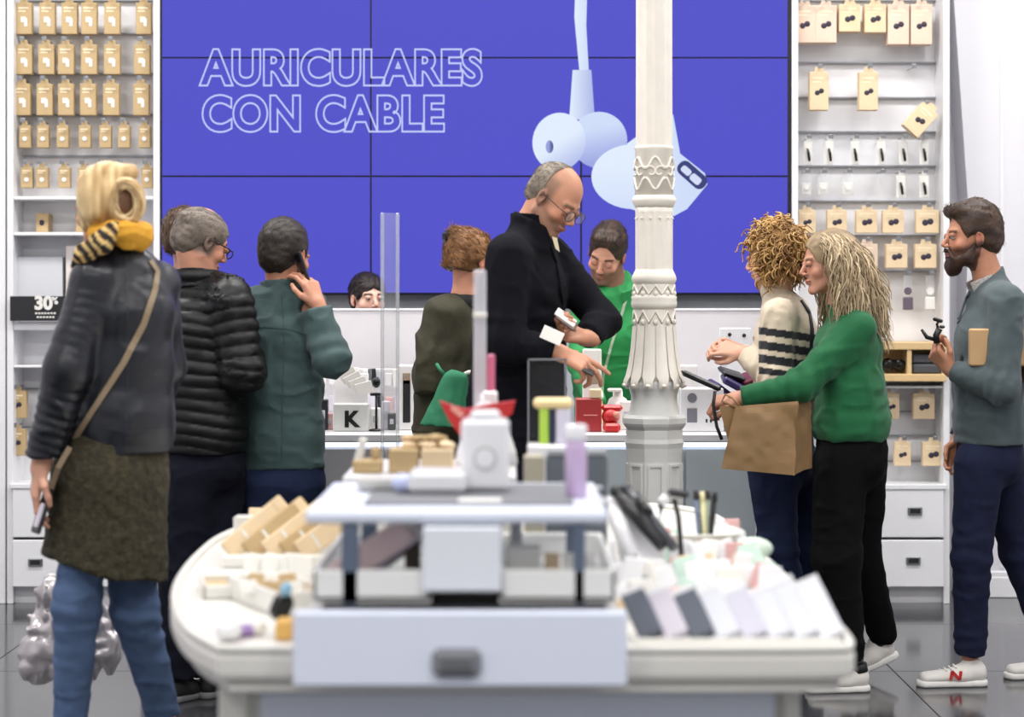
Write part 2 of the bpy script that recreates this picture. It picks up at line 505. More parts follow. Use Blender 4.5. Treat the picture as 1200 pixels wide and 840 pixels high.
# ---- hanging products
pcache = {}
PY = 10.06   # front plane of the hanging packs
def product(px, py0, py1, wpx, label, group, style='kraft', emblem='dot', tilt=0.0, cat='package', Y=PY, depth=.045):
    w_ = wpx * Y / F; h_ = (py1 - py0) * Y / F
    key = (style, emblem, round(w_, 3), round(h_, 3))
    name = {'card': 'blister_card', 'clear': 'clear_package'}.get(style, 'hanging_package')
    root = thing(name, label, cat, (GX(px, Y), Y, GZ(py0, Y)), group)
    root.rotation_euler = (0, tilt, 0)
    if key not in pcache:
        d = depth if style != 'card' else .006
        m = {'kraft': M_kraft, 'pale': M_kraftp, 'pink': M_kraftr, 'card': M_paper, 'clear': M_acr}[style]
        b = MB().box(-w_ / 2, w_ / 2, 0, d, -h_, 0, .002).mesh('pack'); b.materials.append(m)
        tb = MB().prism([(-w_ * .28, -.002), (w_ * .28, -.002), (w_ * .2, .022), (-w_ * .2, .022)], .001, .0035, 'y').mesh('hang_tab')
        tb.materials.append(M_acr if style in ('clear',) else (M_paper if style == 'card' else m))
        pr = MB()
        if emblem == 'phone':
            pr.box(-w_ * .2, w_ * .12, -.0016, .0005, -h_ * .62, -h_ * .45).box(w_ * .02, w_ * .22, -.0022, .0005, -h_ * .75, -h_ * .5)
            pm = M_paper
        elif emblem == 'pen':
            pr.tube([(-w_ * .12, -.012, -h_ * .3), (0, -.012, -h_ * .5), (w_ * .12, -.012, -h_ * .85)], [.005, .0075, .006], 6); pm = M_black
        elif emblem == 'buds':
            pr.ball((-w_ * .1, 0, -h_ * .55), (w_ * .14, .003, w_ * .14), 8, 6).ball((w_ * .12, 0, -h_ * .5), (w_ * .14, .003, w_ * .14), 8, 6); pm = M_ink
        elif emblem == 'ring':
            pr.lathe([(w_ * .2, -.004), (w_ * .2, .001)], (0, 0, -h_ * .6), 12, axis='y'); pm = M_paper
        else:
            pr.ball((0, 0, -h_ * .55), (w_ * .13, .003, w_ * .15), 8, 6); pm = M_ink
        p = pr.mesh('print'); p.materials.append(pm)
        lb = None
        if style in ('kraft', 'pale', 'pink'):
            lb = MB().box(-w_ * .36, w_ * .3, -.0012, .0004, -h_ * .2, -h_ * .14).box(-w_ * .36, w_ * .1, -.0012, .0004, -h_ * .29, -h_ * .25).mesh('label_print')
            lb.materials.append(mat('kraft_print', (238, 222, 190), .6))
        elif style == 'clear':
            lb = MB().box(-w_ * .42, w_ * .42, .01, .02, -h_ * .95, -h_ * .35, .002).mesh('tray_insert'); lb.materials.append(M_paper)
        pcache[key] = (b, tb, p, lb)
    b, tb, p, lb = pcache[key]
    link_mesh('pack_body', b, root); link_mesh('hang_tab', tb, root); link_mesh('print', p, root)
    if lb: link_mesh('label_print', lb, root)
    return root
def peg(cab, px, py, Y=PY):
    x, z = GX(px, Y), GZ(py, Y) + .016
    MB().tube([(x, 10.19, z + .004), (x, Y - .03, z), (x, Y - .04, z + .008)], .0028, 6).ball((x, Y - .04, z + .01), .007, 8, 5).box(x - .012, x + .012, Y - .045, Y - .042, z - .004, z + .018, .001).build('hook', M_steel, cab)

rows = [([28, 55, 81, 104, 131, 168], 3, 40, 18, 'top'), ([28, 54, 77, 104, 131, 166], 52, 87, 18.5, 'second'), ([26, 52, 77, 103, 130, 165], 98, 135, 18.5, 'third')]
for xs, a, b, wd, rn in rows:
    for i, x in enumerate(xs):
        product(x, a, b, wd, 'tall kraft phone-case pack, %s from left in the %s row of the left cabinet' % (ORD[i], rn), 'tall kraft packs in the left cabinet', 'kraft', 'phone'); peg(cabL, x, a)
for xs, a, b, wd, rn in (([29, 50, 73, 99, 123, 145, 169], 147, 173, 13.5, 'fourth'), ([31, 49, 75, 98, 121, 143, 172], 196, 220, 13.5, 'fifth')):
    for i, x in enumerate(xs):
        product(x, a, b, wd, 'small kraft cable pack, %s from left in the %s row of the left cabinet' % (ORD[i], rn), 'small kraft packs in the left cabinet', 'kraft', 'ring'); peg(cabL, x, a)
for (x, a, b, wd, lb) in ((20, 458, 490, 21, 'orange-brown kraft pack hanging lower left below the sale sign'), (19, 503, 534, 21, 'lowest kraft pack hanging at the far left beside the woman\'s sleeve')):
    product(x, a, b, wd, lb, 'kraft packs below the sale sign', 'kraft', 'buds'); peg(cabL, x, a)
# boxes standing on the left cabinet shelves
def sbox(px, y0, y1, wpx, m, label, cat='box', Y=10.08, d=.1, name='carton', mark=True, group=None):
    x = GX(px, Y); w_ = wpx * Y / F; z0 = GZ(y1, Y); z1 = GZ(y0, Y)
    r = thing(name, label, cat, (x, Y + d / 2, z0), group)
    MB().box(x - w_ / 2, x + w_ / 2, Y, Y + d, z0, z1, .003).build('carton_body', m, r)
    if mark: MB().ball((x, Y, (z0 + z1) / 2), (w_ * .22, .003, w_ * .25), 10, 6).build('print', M_ink if m != M_dark else M_paper, r)
    return r
sbox(49, 250, 272, 14, M_kraft, 'small square kraft box alone on the upper shelf of the left cabinet')
sbox(96, 249, 272, 15, M_kraft, 'small kraft box on the upper shelf beside the blonde bun')
sbox(42, 301, 377, 62, mat('frosted_bin', (205, 207, 212), .25), 'large pale frosted bin on the shelf above the sale sign', 'bin', mark=False, name='storage_bin')
sbox(90, 288, 377, 26, mat('pale_card', (222, 214, 208), .6), 'tall pale carton behind the woman\'s scarf', 'box')
sg = thing('sale_sign', 'black sale sign reading 30% on the shelf edge of the left cabinet', 'sign', (GX(42, 9.98), 9.99, GZ(376, 9.98)))
MB().box(GX(12, 9.98), GX(84, 9.98), 9.975, 9.99, GZ(376, 9.98), GZ(347, 9.98), .001).build('sign_board', M_dark, sg)
text_mesh('30', .085, GX(40, 9.97), GZ(362, 9.97), 9.973, M_paper, 'sign_number', sg, bold=.004)
text_mesh('%', .045, GX(60, 9.97), GZ(356, 9.97), 9.973, M_paper, 'sign_percent', sg, bold=.002)
mb = MB()
for r_ in range(2):
    for q in range(7 - r_): mb.box(GX(41 + r_ * 2 + q * 3.6, 9.97), GX(43.4 + r_ * 2 + q * 3.6, 9.97), 9.9725, 9.975, GZ(368 + r_ * 4.5, 9.97), GZ(366 + r_ * 4.5, 9.97))
mb.build('small_print', M_paper, sg)['kind'] = 'stuff'

# right cabinet packs
for i, (x, a, b, st) in enumerate([(943, 6, 50, 'pink'), (968, 6, 50, 'pink'), (996, 5, 37, 'pale'), (1026, 5, 38, 'pale'), (1053, 5, 52, 'pink'), (1080, 5, 52, 'pink')]):
    product(x, a, b, 25, 'pale boxed headphone pack, %s from left in the top row of the right cabinet' % ORD[i], 'top row packs in the right cabinet', st, 'buds', depth=.08); peg(cabR, x, a)
for x, lb in ((960, 'tall kraft pack hanging alone left of its twin, second row of the right cabinet'), (1018, 'tall kraft pack hanging alone right of its twin, second row of the right cabinet')):
    product(x, 84, 129, 22, lb, 'second row packs in the right cabinet', 'pale', 'buds', depth=.06); peg(cabR, x, 84)
peg(cabR, 1069, 84)
product(1091, 127, 163, 24, 'kraft pack hanging crookedly on its peg at the right cabinet edge', None, 'pale', 'buds', tilt=math.radians(42), depth=.06, Y=10.0); peg(cabR, 1085, 126)
for i, x in enumerate((947, 972, 1002, 1033, 1059, 1083)):
    product(x, 166, 193, 10, 'white blister card with a black pen, %s from left in the right cabinet' % ORD[i], 'pen cards in the right cabinet', 'card', 'pen'); peg(cabR, x, 166)
for i, x in enumerate((945, 965, 994)):
    product(x, 206, 229, 13, 'clear pack with white insert, %s from left below the pen cards' % ORD[i], 'clear packs in the right cabinet', 'clear', 'ring'); peg(cabR, x, 206)
peg(cabR, 1033, 206)
for i, x in enumerate((1056, 1083)):
    product(x, 206, 232, 11, 'white card with black pen, %s from left in the lower pen row' % ORD[i], 'lower pen cards in the right cabinet', 'card', 'pen'); peg(cabR, x, 206)
for i, (x, wd) in enumerate(((946, 20), (981, 23), (1016, 25), (1047, 25), (1087, 27))):
    product(x, 246, 273, wd, 'square kraft earbud box, %s from left in the row of five' % ORD[i], 'row of five earbud boxes', 'pale', 'buds'); peg(cabR, x, 246)
for i, x in enumerate((1016, 1051, 1085)):
    product(x, 286, 314, 25, 'square kraft earbud box, %s from left in the row beside the bearded man' % ORD[i], 'row of three earbud boxes', 'pale' if i else 'pink', 'buds'); peg(cabR, x, 286)
for i, (x, m_) in enumerate(((1064, M_dark), (1090, M_paper))):
    r = thing('smart_watch', ('dark' if i == 0 else 'white') + ' watch strap set on a peg under the earbud boxes', 'watch', (GX(x, PY), PY, GZ(332, PY)), None)
    mm = mat('watch_grey', (96, 84, 96), .5) if i == 0 else M_paper
    MB().lathe([(.018, -.004), (.018, .006)], (GX(x, PY), PY, GZ(341, PY)), 16, axis='y').build('watch_face', mm, r)
    MB().box(GX(x - 6, PY), GX(x + 6, PY), PY - .004, PY + .004, GZ(363, PY), GZ(348, PY), .004).build('watch_strap', mm, r)
    MB().box(GX(x - 5, PY), GX(x + 5, PY), PY + .001, PY + .003, GZ(341, PY), GZ(322, PY), .001).build('hang_tab', M_acr, r)
    peg(cabR, x, 326)
# wooden tray with dark items
wt = thing('wooden_shelf_box', 'pale wooden display tray set into the right cabinet', 'tray', (GX(1050, 9.98), 10.05, GZ(447, 9.98)))
x0, x1 = GX(985, 9.95), GX(1109, 9.95); zt, zb = GZ(401, 9.95), GZ(447, 9.95)
MB().box(x0, x1, 10.1, 10.19, zb, zt).build('back_board', M_wood, wt)
MB().box(x0, x1, 9.94, 10.1, zb, zb + .035, .003).build('rail', M_wood, wt)
MB().box(x0, x1, 9.94, 10.1, zt - .035, zt, .003).build('rail', M_wood, wt)
for xx in (x0, GX(1063, 9.95), x1 - .02):
    MB().box(xx, xx + .02, 9.945, 10.1, zb + .035, zt - .035).build('divider', M_wood, wt)
g = thing('game_controller', 'black controller standing in the wooden tray', 'controller', (GX(1047, 10), 10.0, zb + .035))
MB().ball((GX(1040, 10), 10, zb + .075), (.03, .03, .035)).ball((GX(1054, 10), 10, zb + .075), (.035, .03, .028)).box(GX(1036, 10), GX(1056, 10), 9.98, 10.03, zb + .06, zb + .1, .01).build('grip', M_black, g)
MB().ball((GX(1051, 10), 9.965, zb + .09), .012).ball((GX(1041, 10), 9.965, zb + .09), .012).build('thumb_stick', M_dark, g)
g = thing('speaker_bar', 'dark grey bar speaker lying in the wooden tray', 'speaker', (GX(1082, 10), 10.0, zb + .035))
MB().box(GX(1067, 10), GX(1101, 10), 9.96, 10.05, zb + .036, zb + .08, .008).build('speaker_body', mat('bar_grey', (70, 70, 74), .4), g)
MB().box(GX(1067, 10), GX(1101, 10), 9.965, 10.05, zb + .083, zb + .125, .008).build('speaker_top', mat('bar_grey', (70, 70, 74), .4), g)
for i, (x, y0, y1, wd) in enumerate(((1045, 461, 491, 18), (1083, 461, 491, 25), (1058, 518, 546, 19), (1094, 518, 546, 25))):
    product(x, y0, y1, wd, ['narrow kraft pack under the wooden tray next to the green sweatshirt', 'square kraft pack under the right end of the wooden tray', 'narrow kraft pack in the bottom row above the drawers', 'square kraft pack in the bottom row, next to the jeans pocket'][i], 'packs below the wooden tray', 'pale', 'buds'); peg(cabR, x, y0)

# ============================================================ ornate iron column
CY = 7.7; CX = GX(766.5, CY); S = CY / F
col = thing('column', 'ornate cream cast-iron column with leaf base and octagonal pedestal', 'column', (CX, CY, 0))
def cz(py): return GZ(py, CY)
def flute(n, amt, z0=-9, z1=9, ph=0):
    def f(r, z, a):
        if z0 <= z <= z1: return r * (1 - amt * (0.5 - 0.5 * math.cos(a * n + ph)) ** .6)
        return r
    return f
MB().lathe([(21.5 * S, cz(178)), (21.5 * S, cz(176)), (21.5 * S, cz(174)), (21.3 * S, cz(60)), (21 * S, 4.7), (21 * S, 4.79), (21 * S, 4.799)], (CX, CY, 0), 96, fn=flute(12, .07)).build('shaft', M_col, col)
MB().lathe([(22.5 * S, cz(230)), (22 * S, cz(176)), (23.5 * S, cz(174)), (21.5 * S, cz(171))], (CX, CY, 0), 48).build('collar', M_col, col)
mb = MB()
for k in range(6):       # scroll relief
    a0 = math.pi * 2 * k / 6 - math.pi / 2
    for sg_ in (-1, 1):
        pts = []
        for t in range(15):
            u = t / 14 * 5.2
            rr = (8.5 - u * 1.35) * S
            pts.append((a0 + sg_ * (.24 + math.cos(u + .5) * rr / (22 * S)), cz(203) + math.sin(u + .5) * rr))
        mb.tube([(CX + 23 * S * math.cos(a), CY + 23 * S * math.sin(a), z) for a, z in pts], .0042, 6)
    for (za, zb_) in ((186, 192), (216, 221)):
        pts = [(a0 + (t / 8 - .5) * 1.0, cz(zb_ if za < 200 else za) + (S * 7) * (math.cos((t / 8 - .5) * math.pi * 2)) * (1 if za < 200 else -1)) for t in range(9)]
        mb.tube([(CX + 22.8 * S * math.cos(a), CY + 22.8 * S * math.sin(a), z) for a, z in pts], .005, 6)
mb.build('scroll_relief', M_col, col)
MB().lathe([(22 * S, cz(244)), (24 * S, cz(240)), (26 * S, cz(236)), (26 * S, cz(233)), (23 * S, cz(229))], (CX, CY, 0), 40).build('ring', M_col, col)
MB().lathe([(22.3 * S, cz(322)), (22 * S, cz(316)), (22 * S, cz(314)), (22 * S, cz(252)), (22 * S, cz(250)), (22.3 * S, cz(243))], (CX, CY, 0), 96, fn=flute(12, .08, cz(317), cz(249))).build('shaft', M_col, col)
mb = MB()
for k in range(12):
    a = math.pi * 2 * (k + .5) / 12
    mb.ball((CX + 22 * S * math.cos(a), CY + 22 * S * math.sin(a), cz(256)), .0045, 8, 5)
mb.build('bead_row', M_col, col)
MB().lathe([(22 * S, cz(334)), (25 * S, cz(331)), (26.5 * S, cz(327)), (25.5 * S, cz(323)), (24 * S, cz(320)), (22 * S, cz(316))], (CX, CY, 0), 40).build('ring', M_col, col)
MB().lathe([(23.5 * S, cz(384)), (23.5 * S, cz(382)), (23.3 * S, cz(332)), (23.3 * S, cz(330))], (CX, CY, 0), 40).build('band_core', M_col, col)
for (ya, yb) in ((334, 345), (364, 378)):
    mb = MB(); n = 10
    pts = []
    for t in range(n * 2 + 1):
        a = math.pi * 2 * t / (n * 2); pts.append((CX + 24 * S * math.cos(a), CY + 24 * S * math.sin(a), cz(ya if t % 2 else yb)))
    mb.tube(pts, .0055, 6)
    for t in range(n):
        a = math.pi * 2 * (t + .5) / n
        mb.ball((CX + 24 * S * math.cos(a), CY + 24 * S * math.sin(a), cz(yb - 1)), (.009, .009, .011), 8, 6)
    mb.build('zigzag_relief', M_col, col)
MB().lathe([(24 * S, cz(362)), (26.5 * S, cz(359)), (27 * S, cz(355)), (26 * S, cz(351)), (27 * S, cz(348)), (24 * S, cz(345))], (CX, CY, 0), 40).build('ring', M_col, col)
MB().lathe([(30 * S, cz(448)), (29 * S, cz(440)), (26.5 * S, cz(420)), (24.5 * S, cz(400)), (23.5 * S, cz(384)), (24 * S, cz(380))], (CX, CY, 0), 60, fn=flute(20, .04)).build('flared_core', M_col, col)
for k in range(12):
    a = math.pi * 2 * (k + .5) / 12; mb = MB()
    for da, top in ((0, 382),):
        pr = [(top, 24.2), (395, 25.2), (412, 27), (428, 29.5), (440, 32.5), (446, 35), (452, 35.5), (455, 33)]
        vs = []; fs = []
        for (py, r) in pr:
            wdt = .19 if py < 445 else .13
            for (u, e) in ((-1, 0), (-.55, .8), (0, 1.6), (.55, .8), (1, 0)):
                aa = a + u * wdt * 1.25; rr = (r + e) * S
                vs.append((CX + rr * math.cos(aa), CY + rr * math.sin(aa), cz(py)))
        for j in range(len(pr) - 1):
            for i in range(4): fs.append((j * 5 + i, j * 5 + i + 1, j * 5 + 6 + i, j * 5 + 5 + i))
        mb.add(vs, fs, True)
        mb.ball((CX + 35 * S * math.cos(a), CY + 35 * S * math.sin(a), cz(451)), (.011, .011, .008), 8, 6)
    mb.build('leaf', M_col, col)
MB().lathe([(31 * S, cz(489)), (30 * S, cz(484)), (27.5 * S, cz(474)), (27 * S, cz(464)), (29 * S, cz(456)), (31 * S, cz(450)), (30 * S, cz(446))], (CX, CY, 0), 40).build('neck', M_colshade, col)
MB().lathe([(34 * S, cz(503)), (38 * S, cz(498)), (39.5 * S, cz(495)), (39.5 * S, cz(489)), (37.5 * S, cz(486)), (30 * S, cz(485))], (CX, CY, 0), 8, fn=None).build('pedestal_cap', M_colshade, col)
MB().lathe([(40 * S, 0), (40 * S, .08), (37 * S, .12), (33.5 * S, .14), (33.5 * S, cz(540)), (35 * S, cz(524)), (36.5 * S, cz(518)), (35 * S, cz(513)), (35 * S, cz(503))], (CX, CY, 0), 8).build('pedestal', M_colshade, col)
for o_ in col.children:
    if o_.name.startswith('pedestal'):
        o_.data.polygons.foreach_set('use_smooth', [False] * len(o_.data.polygons))
        o_.rotation_euler = (0, 0, math.pi / 8)
for k in range(8):
    a = math.pi * 2 * k / 8; r = 33.5 * S * math.cos(math.pi / 8) + .002
    Mx = Matrix.Translation((CX + r * math.cos(a), CY + r * math.sin(a), 0)) @ Matrix.Rotation(a, 4, 'Z')
    z0, z1 = .2, cz(545); mb = MB(); h = .028
    mb.box(-.002, .004, -h, -h + .008, z0, z1, 0, Mx).box(-.002, .004, h - .008, h, z0, z1, 0, Mx).box(-.002, .004, -h, h, z1, z1 + .008, 0, Mx).box(-.002, .004, -h, h, z0 - .008, z0, 0, Mx)
    mb.build('panel_moulding', M_colshade, col)
# ============================================================ service counter
KY = 8.3
M_cnt = mat('counter_panel', (196, 208, 214), .3, var=.02)
M_cntg = mat('counter_panel_grey', (172, 172, 176), .4, var=.02)
M_led = mat('led_strip', (226, 236, 255), .5, emit=1.6)
ctr = thing('service_counter', 'long white service counter with a lit front edge behind the customers', 'counter', (0, 8.6, 0))
kz = GZ(508, KY)
MB().box(-1.5, 1.0, KY, 9.0, kz - .035, kz, .006).build('worktop', M_lac, ctr)
MB().box(-1.48, 0.98, KY + .012, KY + .03, kz - .052, kz - .036, .002).build('led_strip', M_led, ctr)
MB().box(-1.45, 0.95, KY + .03, 8.95, .0, kz - .036).build('counter_body', M_white, ctr)
edges = [-1.45, GX(452, KY), GX(640, KY), GX(803, KY), .95]
for i in range(4):
    MB().box(edges[i] + .004, edges[i + 1] - .004, KY + .012, KY + .03, .06, kz - .06, .003).build('front_panel', (M_cntg, M_cntg, M_cnt, M_cnt)[i], ctr)
M_green = mat('print_green', (20, 110, 80), .5)
text_mesh('DE LAS', .062, GX(846, KY), GZ(668, KY), KY + .010, M_green, 'lettering', ctr, bold=.002)
# dividers behind the counter
M_div = mat('divider_white', (214, 211, 214), .4, var=.02)
DY = 9.02
for (xa, xb, lb) in ((372, 640, 'pale standing screen behind the counter hiding the girl\'s chin'), (776, 905, 'pale standing screen behind the counter right of the column')):
    r = thing('counter_screen', lb, 'screen', (GX((xa + xb) / 2, DY), DY, 0))
    MB().box(GX(xa, DY), GX(xb, DY), DY, DY + .03, 0.02, GZ(364, DY), .003).build('screen_board', M_div, r)
    MB().box(GX(xa, DY), GX(xb, DY), DY - .004, DY + .034, GZ(364, DY), GZ(361.5, DY), .002).build('top_trim', M_white, r)
    for xx in (xa + 12, xb - 12): MB().box(GX(xx, DY) - .03, GX(xx, DY) + .03, DY - .01, DY + .12, 0, .02, .003).build('foot', M_steel, r)

def ybox(name, label, cat, x0, x1, y0, y1, Y, d, m, extra=None, group=None, part='body', bev=.004, zb=None, rot=0.0):
    """thing with one main box seen between frame rows y0..y1; its base on zb if given"""
    X0, X1 = GX(x0, Y), GX(x1, Y); zt = GZ(y0, Y); zb_ = GZ(y1, Y) if zb is None else zb
    r = thing(name, label, cat, ((X0 + X1) / 2, Y + d / 2, zb_), group)
    MB().box(X0, X1, Y, Y + d, zb_, zt, bev).build(part, m, r)
    if extra: extra(r, X0, X1, Y, zb_, zt)
    if rot: r.rotation_euler = (0, 0, rot)
    return r
M_lilac = mat('lilac_card', (206, 200, 212), .4)
M_card = mat('off_white_card', (226, 224, 222), .5)
KT = kz + .0008
def kbox(r, X0, X1, Y, zb, zt):
    text_mesh('K', .085, (X0 + X1) / 2 - .026, zb + .02, Y - .002, M_black, 'printed_letter', r, bold=.004)
ybox('acrylic_case', 'clear display case printed with a black K on the counter', 'display case', 390, 432, 473, 505, 8.42, .09, mat('case_grey', (196, 196, 192), .3), kbox, zb=KT, part='case_body')
def frosted(r, X0, X1, Y, zb, zt):
    MB().box(X0 + .01, X1 - .01, Y + .02, Y + .05, zb + .01, zt - .02, .003).build('leaflet', M_card, r)
ybox('acrylic_holder', 'tall clear leaflet holder behind the K case on the counter', 'holder', 388, 434, 432, 505, 8.62, .1, M_acr, frosted, zb=KT, part='holder_shell')
random.seed(5)
def hang_panel(px, py, w_, h_, r, Y, mm):
    MB().bx((GX(px, Y), Y, GZ(py, Y)), (w_, .012, h_), .002, (0, random.uniform(-.15, .15), 0)).build('accessory_pack', mm, r)
r = thing('accessory_rack', 'low rack of white accessory packs on the counter behind the teal shirt elbow', 'rack', (GX(430, 8.9), 8.9, KT))
MB().box(GX(374, 8.9), GX(505, 8.9), 8.9, 8.93, KT, GZ(432, 8.9), .003).build('rack_board', M_div, r)
for k in range(26):
    px = 378 + (k % 13) * 9.6 + random.uniform(-2, 2); py = 444 + (k // 13) * 30 + random.uniform(-3, 3)
    hang_panel(px, py, random.uniform(.02, .034), random.uniform(.05, .085), r, 8.875 - .013 * (k % 2), random.choice([M_card, M_paper, M_lilac, M_paper, M_wallgrey, M_card, M_dark, mat('rose_card', (206, 160, 158), .5)]))
def pins(r, X0, X1, Y, zb, zt):
    MB().box((X0 + X1) / 2 - .015, (X0 + X1) / 2 + .015, Y - .004, Y, zb + .03, zb + .2, .003).build('dark_inset', M_dark, r)
    MB().box(X0 + .02, X1 - .02, Y - .004, Y, zt - .075, zt - .03, .002).build('window_print', mat('tan_print', (150, 134, 112), .5), r)
ybox('headphone_stand_box', 'tall white box with dark inset beside the olive parka', 'box', 466, 487, 428, 505, 8.5, .12, M_card, pins, zb=KT)
ybox('white_carton', 'small white carton leaning next to the parka sleeve', 'box', 488, 497, 447, 505, 8.55, .1, M_paper, zb=KT)
r = thing('card_fan', 'sheaf of white cards tilted on top of the leaflet holder', 'cards', (GX(415, 8.62), 8.6, GZ(448, 8.6)))
for k in range(4): MB().bx((GX(408 + k * 6, 8.55), 8.57, GZ(440 + k * 5, 8.55)), (.07, .004, .05), .001, (.3, -.6 + k * .12, 0)).build('card', M_paper, r)
r = thing('action_camera', 'small black gadget on a stem stand at the counter', 'gadget', (GX(441, 8.45), 8.45, KT))
MB().tube([(GX(441, 8.45), 8.45, KT), (GX(441, 8.45), 8.45, GZ(460, 8.45))], .005, 8).build('stem', M_black, r)
MB().ball((GX(441, 8.45), 8.45, GZ(448, 8.45)), (.017, .015, .022)).build('head', M_black, r)
MB().bx((GX(441, 8.45), 8.45, GZ(462, 8.45)), (.05, .01, .012), .003).build('cross_bar', M_black, r)
MB().lathe([(.03, KT), (.03, KT + .006), (.006, KT + .01)], (GX(441, 8.45), 8.45, 0), 16).build('foot', M_black, r)
# middle: white pack, red box, red device, clear parts
def redp(r, X0, X1, Y, zb, zt):
    MB().box(X0 + .03, X0 + .045 + .04, Y - .002, Y, (zb + zt) / 2 - .002, (zb + zt) / 2 + .002).build('label_line', mat('pale_red', (222, 150, 140), .5), r)
ybox('red_box', 'dark red gift box on the counter below the customer\'s hand', 'box', 675, 705, 467, 505, 8.4, .1, mat('dark_red_card', (164, 48, 50), .4), redp, zb=KT)
ybox('white_pack', 'tall cream package standing behind the red gift box', 'package', 683, 705, 409, 470, 8.55, .04, M_paper, lambda r, a, b, Y, zb, zt: MB().box(a + .015, b - .015, Y - .003, Y, zt - .14, zt - .07, .002).build('printed_panel', mat('tan_print', (150, 134, 112), .5), r), zb=KT)
ybox('cream_carton', 'small cream carton on top of the red gift box', 'box', 691, 705, 456, 467, 8.4, .06, M_kraftp, zb=GZ(467, 8.4) + .001)
r = thing('red_scanner', 'bright red rounded gadget next to the red gift box', 'gadget', (GX(717, 8.4), 8.4, KT))
MB().box(GX(707, 8.38), GX(727, 8.38), 8.36, 8.46, KT, KT + .035, .01).build('base', M_red, r)
MB().ball((GX(716, 8.4), 8.42, KT + .06), (.036, .04, .034)).box(GX(705, 8.4), GX(730, 8.4), 8.4, 8.46, KT + .08, KT + .105, .01).build('body', M_red, r)
MB().ball((GX(722, 8.4), 8.385, KT + .068), .014).build('lens', mat('rose_lens', (210, 140, 120), .3), r)
MB().box(GX(713, 8.4), GX(719, 8.4), 8.4, 8.44, KT + .03, KT + .09, .003).build('stem', M_red, r)
r = thing('white_dispenser', 'translucent white rounded dispenser left of the column', 'dispenser', (GX(722, 8.6), 8.6, KT))
MB().lathe([(.05, KT), (.05, KT + .08), (.035, KT + .12), (.02, KT + .13), (.02, KT + .15)], (GX(724, 8.6), 8.6, 0), 20).build('body', M_paper, r)
MB().bx((GX(720, 8.6), 8.57, KT + .157), (.06, .03, .014), .005).build('spout', M_paper, r)
# right: white camera box, sign, tablets
def cams(r, X0, X1, Y, zb, zt):
    g_ = mat('camera_print', (120, 120, 128), .4)
    x = GX(811, Y)
    MB().lathe([(.019, Y - .003), (.019, Y + .001)], (x, 0, GZ(466, Y)), 20, axis='y').build('round_print', g_, r)
    MB().box(x - .02, x + .02, Y - .003, Y + .001, GZ(495, Y), GZ(478, Y), .008).build('square_print', g_, r)
    for q in (827, 832, 838): MB().box(GX(q, Y), GX(q + 2, Y), Y - .002, Y + .001, GZ(495, Y), GZ(491, Y)).build('small_print', M_dark, r)
ybox('camera_box', 'white camera box with grey round and square prints right of the column', 'box', 797, 848, 455, 505, 8.4, .12, M_lac, cams, zb=KT)
def dots(r, X0, X1, Y, zb, zt):
    for (q, p) in ((855, 392), (872, 393), (850, 425)): MB().lathe([(.008, Y - .002), (.008, Y + .001)], (GX(q, Y), 0, GZ(p, Y)), 10, axis='y').build('dot_print', M_dark, r)
ybox('spec_sheet', 'white dotted price sheet behind the curly-haired woman\'s hands', 'sheet', 843, 880, 384, 505, 8.8, .012, M_lac, dots, zb=KT)
ybox('white_router', 'flat white box lying left of the tablets by the column', 'box', 797, 818, 428, 455, 8.7, .1, M_card, zb=KT)
r = thing('tablet_stack', 'pile of dark purple tablets and cases on the counter', 'tablets', (GX(846, 8.45), 8.5, KT))
for k, (x, y, w_, t_, a_, m_) in enumerate(((868, 470, .13, .03, -.2, M_dark), (862, 450, .12, .03, -.5, mat('purple_case', (58, 44, 98), .4)), (858, 438, .1, .02, -.3, M_dark), (878, 444, .08, .03, .3, mat('wine_case', (96, 30, 48), .4)), (845, 455, .09, .02, -.6, mat('purple_case', (58, 44, 98), .4)))):
    MB().bx((GX(x, 8.5), 8.5 + .01 * k, GZ(y, 8.5)), (w_, .1, t_), .008, (.2, -a_, .1 * k)).build('tablet', m_, r)
MB().box(GX(850, 8.5), GX(885, 8.5), 8.5, 8.6, KT, GZ(462, 8.5), .005).build('stand_block', M_dark, r)
# perspex sneeze guards, seen almost edge-on
def guard(px0, px1, ya, yb, top, Y0z, label):
    A = V(px0, top, ya); B = V(px1, top, yb)
    r = thing('perspex_guard', label, 'screen', (A[0], A[1], Y0z))
    dx, dy = B[0] - A[0], B[1] - A[1]; L = math.hypot(dx, dy); nx, ny = -dy / L * .006, dx / L * .006
    MB().prism([(A[0] - nx, A[1] - ny), (B[0] - nx, B[1] - ny), (B[0] + nx, B[1] + ny), (A[0] + nx, A[1] + ny)], Y0z, A[2]).build('panel', M_acr, r)
    return r, A, B
r, A, B = guard(448, 466, 7.82, 7.88, 249, .0, 'tall narrow clear perspex guard standing in front of the counter')
for Q in (A, B): MB().box(Q[0] - .007, Q[0] + .007, Q[1] - .008, Q[1] + .008, 0, A[2] + .0, .003).build('edge_strip', sheet('acrylic_edge', (206, 212, 216), .35), r)
MB().box(A[0] - .05, B[0] + .05, 7.75, 7.95, 0, .02, .004).build('foot', M_steel, r)

